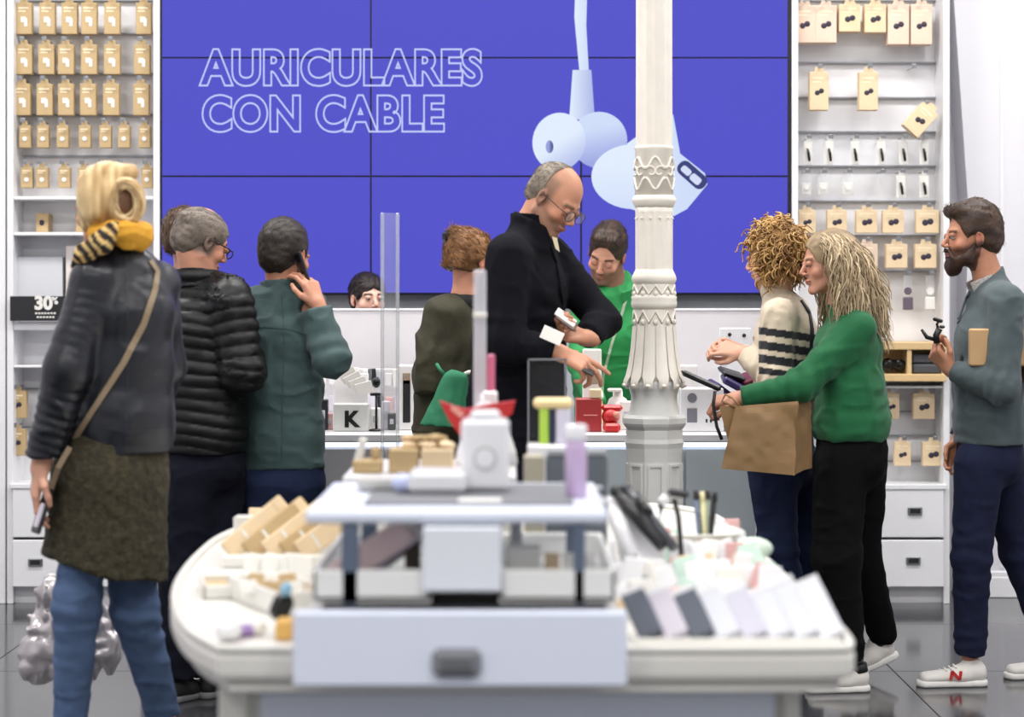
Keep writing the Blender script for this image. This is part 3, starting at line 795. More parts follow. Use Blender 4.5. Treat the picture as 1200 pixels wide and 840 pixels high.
random.seed(31)
for k, (px, py0, wd, m_, nm, lb) in enumerate(((378, 468, 12, M_dark, 'black_gadget_box', 'black little box on the counter just right of the teal shirt'), (384, 484, 16, mat('rose_card', (206, 160, 158), .5), 'pink_pack', 'pink pack low on the counter behind the K case'),
        (440, 478, 12, M_card, 'pale_pack', 'pale pack under the black stem gadget on the counter'), (452, 470, 10, M_lilac, 'lilac_pack', 'lilac pack behind the perspex guard'), (459, 484, 9, M_dark, 'dark_pack', 'small dark pack behind the perspex guard'),
        (735, 470, 16, M_paper, 'white_pack', 'white pack half hidden behind the column leaves'), (650, 462, 12, M_paper, 'white_pouch', 'white pouch on the counter left of the red gift box'))):
    ybox(nm, lb, 'package', px - wd / 2, px + wd / 2, py0, 0, 8.5 + .03 * (k % 2), .04, m_, lambda r, a, b, Y, zb, zt: MB().box(a + (b - a) * .25, b - (b - a) * .25, Y - .003, Y, zb + (zt - zb) * .35, zb + (zt - zb) * .65, .001).build('print', M_wallgrey, r), zb=KT)
# ============================================================ foreground display table
TZ = .80
M_tab = mat('table_white', (222, 220, 214), .3, var=.015)
M_tabp = mat('table_body_panel', (226, 232, 246), .35)
M_post = mat('blue_grey_metal', (104, 116, 136), .35, metal=.3)
M_unit = mat('unit_lacquer', (228, 234, 250), .28)
def smooth_poly(pts, it=3):
    for _ in range(it):
        out = []
        n = len(pts)
        for i in range(n):
            a, b = pts[i], pts[(i + 1) % n]
            out.append((a[0] * .75 + b[0] * .25, a[1] * .75 + b[1] * .25)); out.append((a[0] * .25 + b[0] * .75, a[1] * .25 + b[1] * .75))
        pts = out
    return pts
outl = smooth_poly([(-.535, 3.87), (-.535, 3.87), (-.64, 4.1), (-.745, 4.6), (-.79, 5.2), (-.79, 5.8), (-.62, 6.4), (-.3, 6.6), (.3, 6.6), (.6, 6.4), (.62, 5.6), (.63, 4.8), (.645, 4.2), (.635, 3.9), (.60, 3.86)])
tb = thing('display_table', 'long white rounded display table crowded with accessories in the foreground', 'table', (0, 5.2, 0))
def inset(pl, k, c=(-.05, 5.2)): return [(c[0] + (x - c[0]) * (1 - k), c[1] + (y - c[1]) * (1 - k * .4)) for x, y in pl]
def slab(pl, z0, z1, b):
    mb = MB(); n = len(pl); rings = [(inset(pl, b * 1.4), z0), (inset(pl, b * .4), z0 + b * .3), (pl, z0 + b), (pl, z1 - b), (inset(pl, b * .4), z1 - b * .3), (inset(pl, b * 1.4), z1)]
    vs = [(x, y, z) for p, z in rings for x, y in p]; fs = []
    for j in range(5):
        for i in range(n):
            k = (i + 1) % n; fs.append((j * n + i, j * n + k, (j + 1) * n + k, (j + 1) * n + i))
    fs += [tuple(range(n))[::-1], tuple(5 * n + i for i in range(n))]
    return mb.add(vs, fs, False)
slab(outl, TZ - .05, TZ, .012).build('table_top', M_tab, tb)
# raised lip round the edge
lip = [(x, y, TZ + .006) for x, y in inset(outl, .012)]; lip.append(lip[0]); lip.append(lip[1])
MB().tube(lip, .009, 6).build('edge_lip', M_tab, tb)
slab(inset(outl, .035), TZ - .075, TZ - .05, .006).build('under_rim', M_tab, tb)
bod = [(-.545, 3.98), (.535, 3.98), (.56, 6.2), (.3, 6.4), (-.4, 6.4), (-.66, 6.1), (-.66, 5.2)]
MB().prism(bod, .08, TZ - .075).build('table_body', M_tab, tb)
MB().prism([(x * .95, 5.2 + (y - 5.2) * .95) for x, y in bod], 0, .08).build('plinth', M_dark, tb)
MB().box(-.47, .49, 3.968, 3.98, .12, TZ - .09, .004).build('front_panel', M_tabp, tb)
MB().box(-.545, -.49, 3.96, 3.98, .08, TZ - .076, .004).build('corner_post', M_tab, tb)
MB().box(.505, .535, 3.96, 3.98, .08, TZ - .076, .004).build('corner_post', M_tab, tb)

# ---- display stand with drawer, posts, trays and platform
UY = 3.80
us = thing('display_stand', 'pale blue-white stand with drawer front, trays and raised platform on the table', 'stand', (-.09, 4.2, TZ))
zb, zt = GZ(806, UY), GZ(716, UY)
MB().box(GX(343, UY), GX(735, UY), UY, UY + .03, zb, zt, .006).build('drawer_front', M_unit, us)
MB().box(GX(352, UY), GX(726, UY), UY + .05, 4.62, TZ + .001, zt - .012, .004).build('drawer_box', M_tab, us)
MB().box(GX(375, UY), GX(712, UY), UY + .04, 4.6, zt - .008, zt + .004, .001).build('slot_shade', M_dark, us)  # solid dark sheet, stands in for the shade of the slot
hx, hz = GX(535.5, UY), GZ(775, UY)
h = MB().box(hx - .044, hx + .044, UY - .02, UY + .002, hz - .025, hz + .025, .012).build('handle', mat('handle_metal', (150, 152, 158), .3, metal=.6), us)
MB().box(hx - .03, hx + .03, UY - .023, UY - .015, hz - .014, hz + .013, .008).build('handle_recess', M_steel, h)
ty = 3.86
for (xa, xb) in ((366, 505), (585, 722)):
    X0, X1 = GX(xa, ty), GX(xb, ty); z0, z1 = GZ(706, ty), GZ(668, ty)
    mb = MB().box(X0, X1, ty, ty + .012, z0, z1, .003).box(X0, X1, ty + .6, ty + .612, z0, z1, .003).box(X0, X0 + .01, ty, ty + .61, z0, z1, .003).box(X1 - .01, X1, ty, ty + .61, z0, z1, .003).box(X0, X1, ty, ty + .61, z0, z0 + .01)
    mb.build('tray', mat('tray_white', (236, 236, 234), .35), us)
MB().box(GX(495, 3.84), GX(588, 3.84), 3.84, 4.3, GZ(694, 3.84), 1.032, .004).build('centre_block', mat('block_white', (232, 236, 244), .35), us)
for x_ in (410, 679):
    for y_ in (3.86, 4.38):
        xx = GX(x_, 3.86); w_ = .016 if x_ == 410 else .011
        MB().box(xx - w_, xx + w_, y_, y_ + .025, zt - .002, 1.036, .003).build('post', M_post, us)
pz = 1.06
MB().box(GX(357, 3.85), GX(712, 3.85), 3.85, 4.43, pz - .024, pz, .006).build('platform', M_unit, us)
MB().box(-.275, .115, 3.94, 4.36, pz, pz + .004, .001).build('grey_mat', mat('mat_grey', (104, 106, 112), .6), us)
MB().box(-.10, -.02, 3.97, 4.03, pz + .004, pz + .0055, 0).build('mat_label', M_card, us)
PT = pz + .0005; PM = pz + .0045
# ---- things on the platform
def logo(r, X0, X1, Y, zb, zt):
    cx = (X0 + X1) / 2; cz_ = zb + .065
    for ra, mm, e in ((.028, M_card, .001), (.023, M_wallgrey, .002), (.019, M_lac, .003)):
        MB().lathe([(ra, Y - e - .001), (ra, Y + .001)], (cx, 0, cz_), 28, axis='y').build('round_logo', mm, r)
    MB().bx((cx, Y + .04, zt + .008), (.06, .05, .02), .008).build('top_wedge', M_lac, r)
ybox('white_gadget_box', 'white box with a round logo standing in the middle of the platform', 'box', 540, 597, 492, 572, 4.18, .09, M_lac, logo, zb=PM, bev=.008)
ybox('flat_white_case', 'flat white case lying on the platform left of the round-logo box', 'case', 478, 546, 552, 572, 4.12, .1, M_lac, zb=PM, bev=.01)
r = thing('blue_earbud_case', 'small bluish rounded earbud case at the left of the platform', 'case', (GX(472, 4.15), 4.15, PM))
MB().ball((GX(472, 4.15), 4.15, PM + .019), (.022, .02, .019)).build('case_shell', mat('pale_blue', (196, 204, 240), .3), r)
ybox('grey_card_holder', 'low grey holder on the left end of the platform', 'holder', 418, 472, 560, 573, 4.2, .08, mat('holder_grey', (188, 186, 182), .4), zb=PM, bev=.005)
r = thing('lavender_bottle', 'lavender bottle with a white cap on the right of the platform', 'bottle', (GX(675, 4.1), 4.1, PT))
bx_ = GX(675, 4.1); zt_ = GZ(497, 4.1)
MB().lathe([(.018, PT), (.021, PT + .004), (.021, zt_ - .045), (.019, zt_ - .03)], (bx_, 4.1, 0), 20).build('bottle_body', mat('lavender', (196, 172, 206), .3), r)
MB().lathe([(.0205, zt_ - .03), (.0215, zt_ - .026), (.0215, zt_ - .004), (.018, zt_)], (bx_, 4.1, 0), 20).build('cap', M_lac, r)
for i, (a, b, c_) in enumerate(((686, 706, 572), (662, 690, 582), (690, 712, 585))):
    ybox('white_carton', ['white cube behind the lavender bottle', 'white cube in front of the lavender bottle', 'white cube at the right end of the platform'][i], 'box', a, b, c_, 0, 4.24 - i * .13 if i else 4.3, .04, M_lac, zb=PT, bev=.005)
# riser behind the platform with packs, red items, tubes
RY = 4.75; RZ = GZ(556, RY)
rs = thing('riser_block', 'white riser block behind the platform carrying small kraft boxes', 'riser', (-.02, RY + .2, TZ))
MB().box(GX(405, RY), GX(602, RY), RY, RY + .45, TZ + .001, RZ, .006).build('riser_body', M_tab, rs)
MB().box(GX(405, RY) - .006, GX(602, RY) + .006, RY - .006, RY + .456, RZ - .02, RZ - .002, .004).build('riser_rim', M_white, rs)
for i, (a, b) in enumerate(((455, 490), (493, 531))):
    ybox('kraft_carton', ['left kraft cube on the riser below the crumpled packs', 'right kraft cube on the riser below the crumpled packs'][i], 'box', a, b, 526, 0, RY + .02, .07, M_kraftp if i else M_kraft, zb=RZ + .001)
r = thing('kraft_tag_stand', 'kraft carton with a raised white tag at the left end of the riser', 'box', (GX(430, RY), RY + .05, RZ))
MB().box(GX(412, RY), GX(447, RY), RY + .02, RY + .08, RZ + .001, RZ + .03, .004).build('carton_body', M_kraft, r)
MB().bx((GX(421, RY), RY + .04, RZ + .05), (.018, .012, .06), .004, (0, .25, 0)).build('tag', M_paper, r)
MB().bx((GX(439, RY), RY + .04, RZ + .045), (.022, .02, .03), .006).build('tag_block', M_kraft, r)
random.seed(11)
for k in range(9):
    x = 478 + (k % 5) * 12 + random.uniform(-3, 3); zz = GZ(526, RY + .02) + .008 + (k // 5) * .014
    r = thing('kraft_packet', 'crumpled kraft packet, %s from left in the %s layer on the kraft cubes' % (ORD[k % 5], 'lower' if k < 5 else 'upper'), 'packet', (GX(x, RY), RY + .06, zz), 'crumpled kraft packets')
    MB().bx((GX(x, RY), RY + random.uniform(.04, .08), zz), (.034, .026, .012), .004, (random.uniform(-.3, .3), random.uniform(-.3, .3), random.uniform(-1, 1))).build('packet', random.choice([M_kraft, M_kraftp, M_kraftp]), r)
# red folded pouch with flaring top
r = thing('red_pouch', 'red pouch flaring open at the top behind the round-logo box', 'pouch', (GX(540, 4.95), 4.95, RZ))
Y_ = 4.93
pp = [(515, 470), (530, 476), (545, 480), (575, 474), (604, 470), (600, 485), (588, 492), (566, 500), (560, 556), (545, 556), (540, 512), (526, 492)]
MB().prism([(GX(a, Y_), GZ(b, Y_)) for a, b in pp], Y_, Y_ + .05, 'y').build('pouch_body', M_red, r)
MB().prism([(GX(a, Y_), GZ(b, Y_)) for a, b in ((529, 473), (545, 484), (540, 490), (528, 480))], Y_ - .004, Y_, 'y').build('pouch_flap', mat('pale_red', (222, 150, 140), .5), r)
r = thing('white_scanner_stand', 'white conical stand holding a clear blade behind the round-logo box', 'stand', (GX(567, 5.0), 5.06, RZ))
MB().lathe([(.075, RZ + .001), (.07, RZ + .03), (.05, RZ + .09), (.035, RZ + .13), (.02, RZ + .15), (.018, GZ(460, 5.06))], (GX(570, 5.06), 5.06, 0), 24).build('cone', M_lac, r)
gx0, gx1 = GX(555, 5.06), GX(570, 5.06)
MB().box(gx0, gx1, 5.045, 5.075, GZ(478, 5.06), GZ(316, 5.06), .004).build('clear_blade', sheet('milky_acrylic', (226, 226, 232), .5), r)
MB().box(gx0 - .001, gx1 + .001, 5.043, 5.077, GZ(372, 5.06), GZ(366, 5.06), .002).build('blade_band', M_paper, r)
MB().box(GX(570, 5.06) + .001, GX(580, 5.06), 5.05, 5.07, GZ(458, 5.06), GZ(415, 5.06), .003).build('pink_grip', mat('pink_plastic', (206, 110, 140), .35), r)
MB().box(GX(566, 5.06), GX(583, 5.06), 5.04, 5.08, GZ(478, 5.06), GZ(458, 5.06), .004).build('grip_block', M_lac, r)
# tubes with a peach cap
r = thing('tube_set', 'lime, navy and white tubes under one peach cap', 'tubes', (GX(647, 5.0), 5.0, TZ))
for (a, b, m_) in ((632, 643, mat('lime', (186, 226, 90), .4)), (644, 650, mat('navy_plastic', (40, 52, 84), .4)), (651, 668, mat('pale_violet', (224, 222, 240), .35))):
    MB().box(GX(a, 5), GX(b, 5), 4.98, 5.02, TZ + .3, GZ(478, 5), .004).build('tube', m_, r)
MB().box(GX(625, 5), GX(671, 5), 4.97, 5.03, GZ(478, 5), GZ(466, 5), .008).build('peach_cap', mat('peach', (240, 216, 160), .5), r)
MB().box(GX(618, 5), GX(680, 5), 4.96, 5.06, TZ + .001, TZ + .3, .004).build('base_box', M_lac, r)
r = thing('dark_tablet_box', 'large dark grey boxed tablet standing at the right of the stand', 'box', (GX(675, 4.62), 4.66, TZ))
MB().box(GX(640, 4.66), GX(712, 4.66), 4.66, 4.72, TZ + .001, GZ(534, 4.66), .005).build('box_body', mat('slate_box', (92, 98, 106), .45), r)
MB().box(GX(642, 4.66), GX(711, 4.66), 4.658, 4.722, GZ(534, 4.66), GZ(527, 4.66), .002).build('lid', mat('slate_lid', (150, 154, 158), .45), r)
ybox('beige_tablet_box', 'beige slab box standing beside the dark tablet box', 'box', 614, 638, 534, 0, 4.66, .06, mat('beige_box', (168, 162, 144), .5), zb=TZ + .001)
ybox('white_cable_box', 'small white box in the right tray under the platform', 'box', 593, 635, 641, 0, 3.98, .06, M_paper, zb=GZ(706, 3.86) + .0105)
ybox('white_pack_pair', 'two-tone white carton deep under the platform', 'box', 598, 612, 610, 0, 4.36, .06, mat('slate_lid', (150, 154, 158), .45), zb=GZ(706, 3.86) + .0105)
random.seed(3)
for k in range(5):     # angled pastel magazines under the platform
    x = GX(440 + k * 9, 4.15); m_ = [mat('pale_rose_card', (232, 206, 206), .5), M_card, mat('violet_card', (190, 166, 200), .5), M_paper, mat('mint_card', (190, 214, 200), .5)][k]
    r = thing('slim_box', ['rose', 'grey', 'violet', 'white', 'mint'][k] + ' slim phone-case box leaning in the left tray under the platform', 'box', (x, 4.1, .91))
    MB().bx((x, 4.0 + k * .06, .965), (.17, .012, .05), .003, (0, -.6, 0)).build('box_body', m_, r)
ybox('brown_gadget', 'small brown gadget in the left tray beside the centre block', 'gadget', 474, 492, 640, 0, 4.12, .05, mat('brown_card', (96, 84, 72), .6), zb=.905)
# ---- left end: kraft boxes in a rack
random.seed(8)
for k in range(5):
    bxp = [266, 290, 312, 333, 350][k]; Y_ = 5.15
    a = V(bxp, 662, Y_); a[2] = TZ + .02
    r = thing('kraft_phone_box', 'long kraft phone box leaning right, %s in the fan at the table end' % ORD[k], 'box', (a[0], a[1], TZ), 'fan of kraft phone boxes')
    L = .185 if k < 4 else .15
    Mx = Matrix.Translation(Vector((a[0], Y_, TZ + .028))) @ Matrix.Rotation(math.radians(50 + k * 1.5), 4, 'Y') @ Matrix.Rotation(math.radians(-18), 4, 'X')
    MB().box(-.027, .027, -.012, .012, 0, L, .004, Mx).build('box_body', M_kraft if k % 2 else M_kraftp, r)
    MB().box(-.0265, .0265, -.0135, -.012, L * .86, L - .004, .0, Mx).build('pale_end', M_kraftp, r)
    MB().box(-.02, .02, -.0135, -.012, L * .3, L * .34, .0, Mx).build('printed_line', M_paper, r)
rk = thing('box_rack', 'low cream rack holding the fan of kraft boxes', 'rack', (GX(310, 5.2), 5.2, TZ))
MB().box(GX(262, 5.1), GX(375, 5.1), 5.06, 5.09, TZ + .001, TZ + .03, .004).build('front_rail', M_tab, rk)
MB().box(GX(275, 5.3), GX(390, 5.3), 5.3, 5.33, TZ + .001, TZ + .1, .004).build('rear_rail', M_tab, rk)
MB().box(GX(262, 5.1), GX(375, 5.1), 5.09, 5.3, TZ + .001, TZ + .006).build('rack_base', M_tab, rk)
def tray(label, x0, x1, ya, yb, h_, m, rot=0):
    cx, cy = (x0 + x1) / 2, (ya + yb) / 2
    r = thing('wedge_tray', label, 'tray', (cx, cy, TZ)); mb = MB()
    mb.box(x0, x1, ya, ya + .01, TZ + .001, TZ + h_, .003).box(x0, x1, yb - .01, yb, TZ + .001, TZ + h_, .003).box(x0, x0 + .01, ya, yb, TZ + .001, TZ + h_, .003).box(x1 - .01, x1, ya, yb, TZ + .001, TZ + h_, .003)
    mb.build('rim', M_tab, r); MB().box(x0 + .008, x1 - .008, ya + .008, yb - .008, TZ + .001, TZ + h_ * .5).build('kraft_liner', m, r)
    r.rotation_euler = (0, 0, rot); return r
tray('shallow kraft-lined tray on the left end of the table', GX(235, 4.65), GX(300, 4.65), 4.55, 4.75, .03, M_kraft, .2)
tray('deeper kraft-lined tray beside the display stand on the left', GX(285, 4.35), GX(362, 4.35), 4.3, 4.62, .05, M_kraft, .45)
for k, (x, y, l_) in enumerate(((322, 655, 'white folded card between the kraft fan and the trays'), (345, 662, 'bluish white folded card beside the display stand'), (300, 672, 'small white card lying on the left of the table'), (352, 645, 'upright white card next to the fan of kraft boxes'))):
    Y_ = 4.85
    r = thing('folded_card', l_, 'card', (GX(x, Y_), Y_, TZ))
    MB().bx((GX(x, Y_), Y_, TZ + .032), (.06, .008, .05), .002, (-.35, .2, .3 + k * .1)).bx((GX(x, Y_), Y_ + .03, TZ + .032), (.06, .008, .05), .002, (.35, .2, .3 + k * .1)).build('card', M_paper, r)
r = thing('dark_figure_toy', 'small black and blue gadget standing at the edge of the trays', 'gadget', (GX(332, 4.1), 4.1, TZ))
MB().bx((GX(330, 4.1), 4.1, TZ + .05), (.04, .03, .055), .012, (0, .4, 0)).build('gadget_body', M_black, r)
MB().bx((GX(336, 4.1), 4.09, TZ + .085), (.022, .03, .03), .01, (0, .2, 0)).build('blue_cap', mat('sky_plastic', (140, 190, 220), .35), r)
MB().bx((GX(334, 4.1), 4.08, TZ + .014), (.03, .04, .026), .004).build('gadget_foot', M_black, r)
ybox('orange_kraft_box', 'small orange kraft box against the display stand front corner', 'box', 322, 342, 728, 0, 4.0, .06, mat('orange_kraft', (216, 170, 92), .6), zb=TZ + .001)
r = thing('purple_keyring', 'purple and white keyring lying near the left corner of the table', 'keyring', (GX(288, 4.05), 4.05, TZ))
MB().bx((GX(286, 4.05), 4.05, TZ + .012), (.05, .03, .022), .008, (0, 0, .6)).build('purple_tag', mat('violet_plastic', (150, 120, 180), .4), r)
MB().bx((GX(302, 4.05), 4.06, TZ + .016), (.03, .03, .028), .008).build('white_tag', M_paper, r)
r = thing('white_ball', 'round white gadget at the front left corner of the table', 'gadget', (GX(270, 4.0), 4.0, TZ))
MB().ball((GX(268, 4.0), 4.0, TZ + .021), (.026, .026, .02), 16, 10).build('ball', M_lac, r)
# ---- right end: row of tilted phone boxes
mats_ = [mat('slate_phone_box', (84, 90, 104), .4), M_lilac, mat('slate_phone_box', (84, 90, 104), .4), mat('pearl_box', (216, 218, 226), .35), mat('violet_pearl_box', (204, 202, 216), .35), mat('pearl_box', (216, 218, 226), .35), mat('pearl_box', (216, 218, 226), .35), mat('white_card_box', (228, 228, 236), .35)]
for k in range(8):
    Y_ = 3.98; x = GX(763 + k * 30.5, Y_)
    r = thing('tilted_phone_box', ['dark slate phone box leaning first next to the drawer unit', 'pale box leaning between the two dark slate ones', 'second dark slate phone box leaning in the front row', 'pearl box leaning right of the second dark slate one', 'violet-grey box leaning in the middle of the pale ones', 'pearl box leaning third from the right end', 'pearl box leaning second from the right end', 'tall white box leaning at the right end of the front row'][k], 'box', (x, Y_, TZ), 'row of tilted phone boxes')
    L = .105 if k < 6 else .125
    Mx = Matrix.Translation(Vector((x, Y_, TZ + .016))) @ Matrix.Rotation(math.radians(-24), 4, 'Y') @ Matrix.Rotation(math.radians(-34), 4, 'X') @ Matrix.Rotation(math.radians(4), 4, 'Z')
    MB().box(-.023, .023, 0, .03, 0, L, .003, Mx).build('box_body', mats_[k], r)
    MB().box(-.0228, .0228, -.001, .031, L * .9, L + .001, .001, Mx).build('lid', M_lac, r)
lg = thing('box_ledge', 'low white ledge in front of the tilted phone boxes', 'rack', (GX(860, 3.93), 3.93, TZ))
MB().box(GX(742, 3.93), GX(985, 3.93), 3.925, 3.94, TZ + .001, TZ + .016, .003).build('ledge', M_tab, lg)
# heap of white tags and packs
random.seed(21)
cols_ = [M_lac, M_lac, M_paper, M_card, M_lac, mat('rose_card', (206, 160, 158), .5), mat('mint_card', (190, 214, 200), .5), M_lac]
for k in range(64):
    bd = k // 16; Y_ = 4.32 + bd * .36 + random.uniform(-.05, .05); px0 = 728 + (k % 16) / 16 * 205 * (1 if Y_ < 5 else .8)
    X = min(GX(px0, Y_), .56); nm = 'white' if k % 8 not in (5, 6) else ('rose' if k % 8 == 5 else 'mint')
    r = thing('blister_pack', '%s pack, %s from left in the %s row of the heap right of the stand' % (nm, ORD[k % 16], ['front', 'second', 'third', 'rear'][bd]), 'package', (X, Y_, TZ), 'small packs heaped on the right of the table')
    w_ = random.uniform(.035, .06); h_ = random.uniform(.04, .075)
    ti = random.uniform(-.6, -.2)
    MB().bx((X, Y_, TZ + h_ * .5 + .006), (w_, .012, h_), .003, (ti, random.uniform(-.35, .35), random.uniform(-.4, .4))).build('pack_body', cols_[k % 8], r)
    if k % 3 == 0: MB().bx((X, Y_ - .016, TZ + h_ * .5), (w_ * .4, .006, h_ * .3), .002, (ti, 0, 0)).build('print', random.choice([M_wallgrey, M_steel, M_kraftp]), r)
r = thing('orange_tipped_cloth', 'peach and orange soft toy at the far right rim of the table', 'toy', (GX(910, 5.2), 5.2, TZ))
MB().ball((GX(882, 5.2), 5.2, TZ + .03), (.05, .03, .029)).build('toy_body', mat('mint_soft', (206, 224, 206), .7), r)
MB().ball((GX(862, 5.15), 5.15, TZ + .024), (.045, .03, .023)).build('toy_head', mat('peach_soft', (232, 196, 160), .7), r)
# organiser bowl with pens
OY = 5.3; ox, oz = GX(795, OY), GZ(664, OY)
bowl = thing('pen_organiser', 'white rounded organiser tray holding pens right of the stand', 'tray', (ox, OY, TZ))
def obl(sx, sy, n=32): return [(ox + .04 + sx * math.cos(2 * math.pi * i / n) * (1 if math.cos(2 * math.pi * i / n) > 0 else 1.1), OY + sy * math.copysign(abs(math.sin(2 * math.pi * i / n)) ** .7, math.sin(2 * math.pi * i / n))) for i in range(n)]
vs = []; fs = []; rr_ = [(.075, .07, TZ + .001), (.11, .10, TZ + .06), (.125, .115, GZ(622, OY)), (.117, .107, GZ(622, OY) + .003), (.11, .1, GZ(622, OY) - .01), (.09, .08, TZ + .05)]
for a, b, z in rr_: vs += [(x, y, z) for x, y in obl(a, b)]
for j in range(5):
    for i in range(32): fs.append((j * 32 + i, j * 32 + (i + 1) % 32, (j + 1) * 32 + (i + 1) % 32, (j + 1) * 32 + i))
fs += [tuple(range(32)), tuple(5 * 32 + i for i in range(32))]
MB().add(vs, fs, True).build('bowl', M_tab, bowl)
zi = TZ + .052
for k, (a, b, m_, nm) in enumerate(((815, 820, M_post, 'blue-grey'), (823, 826, mat('cream_pen', (226, 220, 170), .4), 'cream'), (829, 828, mat('sage_pen', (150, 160, 140), .4), 'sage green'), (838, 833, M_black, 'black'))):
    T0 = V(b, 620, OY); T0[2] = zi; T1 = V(a, 574 + (k % 2) * 2, OY)
    r = thing('pen', nm + ' pen standing in the white organiser', 'pen', tuple(T0))
    MB().tube([T0, T0 * .2 + T1 * .8], .007, 8).build('barrel', m_, r)
    MB().tube([T0 * .2 + T1 * .8, T1], [.0085, .006], 8).build('pen_cap', m_ if k % 2 else M_dark, r)
# black handsets / straps fan
for k, (x0_, y0_, x1_, y1_, wd, m_) in enumerate(((722, 576, 776, 640, .02, M_dark), (734, 572, 790, 642, .017, mat('grey_strap', (70, 72, 78), .35)), (716, 590, 740, 652, .024, M_lac), (745, 580, 762, 600, .012, M_black))):
    A_ = V(x0_, y0_, 4.9); B_ = V(x1_, y1_, 4.75); B_[2] = max(B_[2], TZ + .03)
    r = thing('selfie_stick', ['thick black selfie stick slanting behind the right tray', 'dark grey selfie stick slanting beside the black one', 'white selfie stick slanting nearest the dark tablet box', 'short black stick tip poking out beside the sticks'][k], 'stick', tuple(B_))
    MB().tube([A_, A_ * .7 + B_ * .3, B_], [wd * .55, wd * .9, wd * .7], 10).build('stick_body', m_, r)
    MB().ball(A_, wd * .75, 8, 6).build('stick_head', m_, r)
sk = thing('stick_holder', 'white wedge block carrying the slanted sticks', 'stand', (GX(740, 4.9), 4.9, TZ))
MB().prism([(4.72, TZ + .001), (4.98, TZ + .001), (4.98, TZ + .16), (4.9, TZ + .16)], GX(722, 4.9), GX(772, 4.9), 'x').build('wedge', M_lac, sk)
# black goose-neck light
r = thing('clip_lamp', 'black bent clip-on lamp with a white collar beside the organiser', 'lamp', (GX(797, 5.0), 5.0, TZ))
Q = [V(799, 700, 5.0), V(798, 640, 5.0), V(795, 605, 5.0), V(790, 585, 5.0)]; Q[0][2] = TZ
MB().tube(Q, .006, 8).build('neck', M_black, r)
MB().bx(V(795, 578, 5.0), (.05, .025, .016), .006, (0, .15, 0)).build('lamp_head', M_black, r)
MB().tube([V(782, 582, 5.0), V(774, 590, 5.0)], .012, 10).build('collar', M_lac, r)
MB().tube([V(776, 588, 5.0), V(771, 600, 5.0), V(770, 612, 5.0)], [.008, .009, .006], 8).build('clip', M_black, r)
MB().lathe([(.03, TZ + .001), (.03, TZ + .01)], (Q[0][0], 5.0, 0), 16).build('foot', M_black, r)
# thin sign frame on the table behind the tubes
r = thing('sign_holder', 'thin dark-edged clear sign holder in front of the black coat', 'sign holder', (GX(640, 6.2), 6.2, TZ))
xa, xb, z0, z1 = GX(618, 6.2), GX(664, 6.2), TZ + .02, GZ(420, 6.2)
for q in ((xa, xa + .006, z0, z1), (xb - .006, xb, z0, z1), (xa, xb, z1 - .006, z1), (xa, xb, z0, z0 + .006)):
    MB().box(q[0], q[1], 6.2, 6.21, q[2], q[3], .001).build('frame_edge', mat('smoke_edge', (96, 98, 102), .3), r)
MB().box(xa + .006, xb - .006, 6.203, 6.207, z0, z1).build('pane', sheet('thin_clear_pane', (225, 228, 232), .01), r)
MB().box(xa - .02, xb + .02, 6.15, 6.26, TZ + .001, TZ + .02, .003).build('foot', M_lac, r)

random.seed(14)
for k in range(7):      # tags lying in the trays at the left end
    Y_ = 4.42 + (k % 2) * .12; x = GX(292 + k * 9, Y_)
    r = thing('kraft_tag', 'kraft tag, %s from left, in the deeper tray beside the stand' % ORD[k], 'tag', (x, Y_, TZ + .026), 'kraft tags in the deeper tray')
    MB().bx((x, Y_, TZ + .042), (.036, .012, .03), .003, (-.5, random.uniform(-.3, .3), random.uniform(-.5, .5))).build('tag_card', M_kraft if k % 3 else M_paper, r)
for k in range(6):
    Y_ = 5.6 + (k % 2) * .22; x = GX(285 + k * 17, Y_)
    r = thing('small_pack', '%s pack, %s from left, behind the kraft fan at the table end' % (['white', 'kraft'][k % 2], ORD[k]), 'package', (x, Y_, TZ), 'packs behind the kraft fan')
    MB().bx((x, Y_, TZ + .035), (.05, .018, .065), .003, (-.2, 0, random.uniform(-.3, .3))).build('pack_body', (M_paper, M_kraftp)[k % 2], r)
for k in range(5):
    Y_ = 4.12; x = GX(605 + k * 21, Y_)
    r = thing('price_card', 'small pale price card, %s from left, in the right tray under the platform' % ORD[k], 'card', (x, Y_, GZ(706, 3.86) + .0105), 'price cards in the right tray')
    MB().bx((x, Y_, GZ(706, 3.86) + .036), (.03, .004, .045), .001, (-.25, 0, 0)).build('card', (M_paper, M_card, M_kraftp)[k % 3], r)
# ============================================================ implicit-surface bodies
_rng = np.random.RandomState(7)
_NT = _rng.rand(32, 32, 32).astype(np.float32)
def vnoise(P, sc):
    """value noise in -1..1 at points P (n,3); sc = frequency per axis"""
    q = P * np.asarray(sc, dtype=np.float32) + 100.0
    i = np.floor(q).astype(np.int64); f = (q - i).astype(np.float32); f = f * f * (3 - 2 * f)
    i0 = i % 32; i1 = (i + 1) % 32
    def g(a, b, c): return _NT[a, b, c]
    x0, y0, z0 = i0.T; x1, y1, z1 = i1.T; fx, fy, fz = f.T
    c00 = g(x0, y0, z0) * (1 - fx) + g(x1, y0, z0) * fx; c10 = g(x0, y1, z0) * (1 - fx) + g(x1, y1, z0) * fx
    c01 = g(x0, y0, z1) * (1 - fx) + g(x1, y0, z1) * fx; c11 = g(x0, y1, z1) * (1 - fx) + g(x1, y1, z1) * fx
    return ((c00 * (1 - fy) + c10 * fy) * (1 - fz) + (c01 * (1 - fy) + c11 * fy) * fz) * 2 - 1
def nrm(v): v = np.asarray(v, float); return v / (np.linalg.norm(v) + 1e-12)
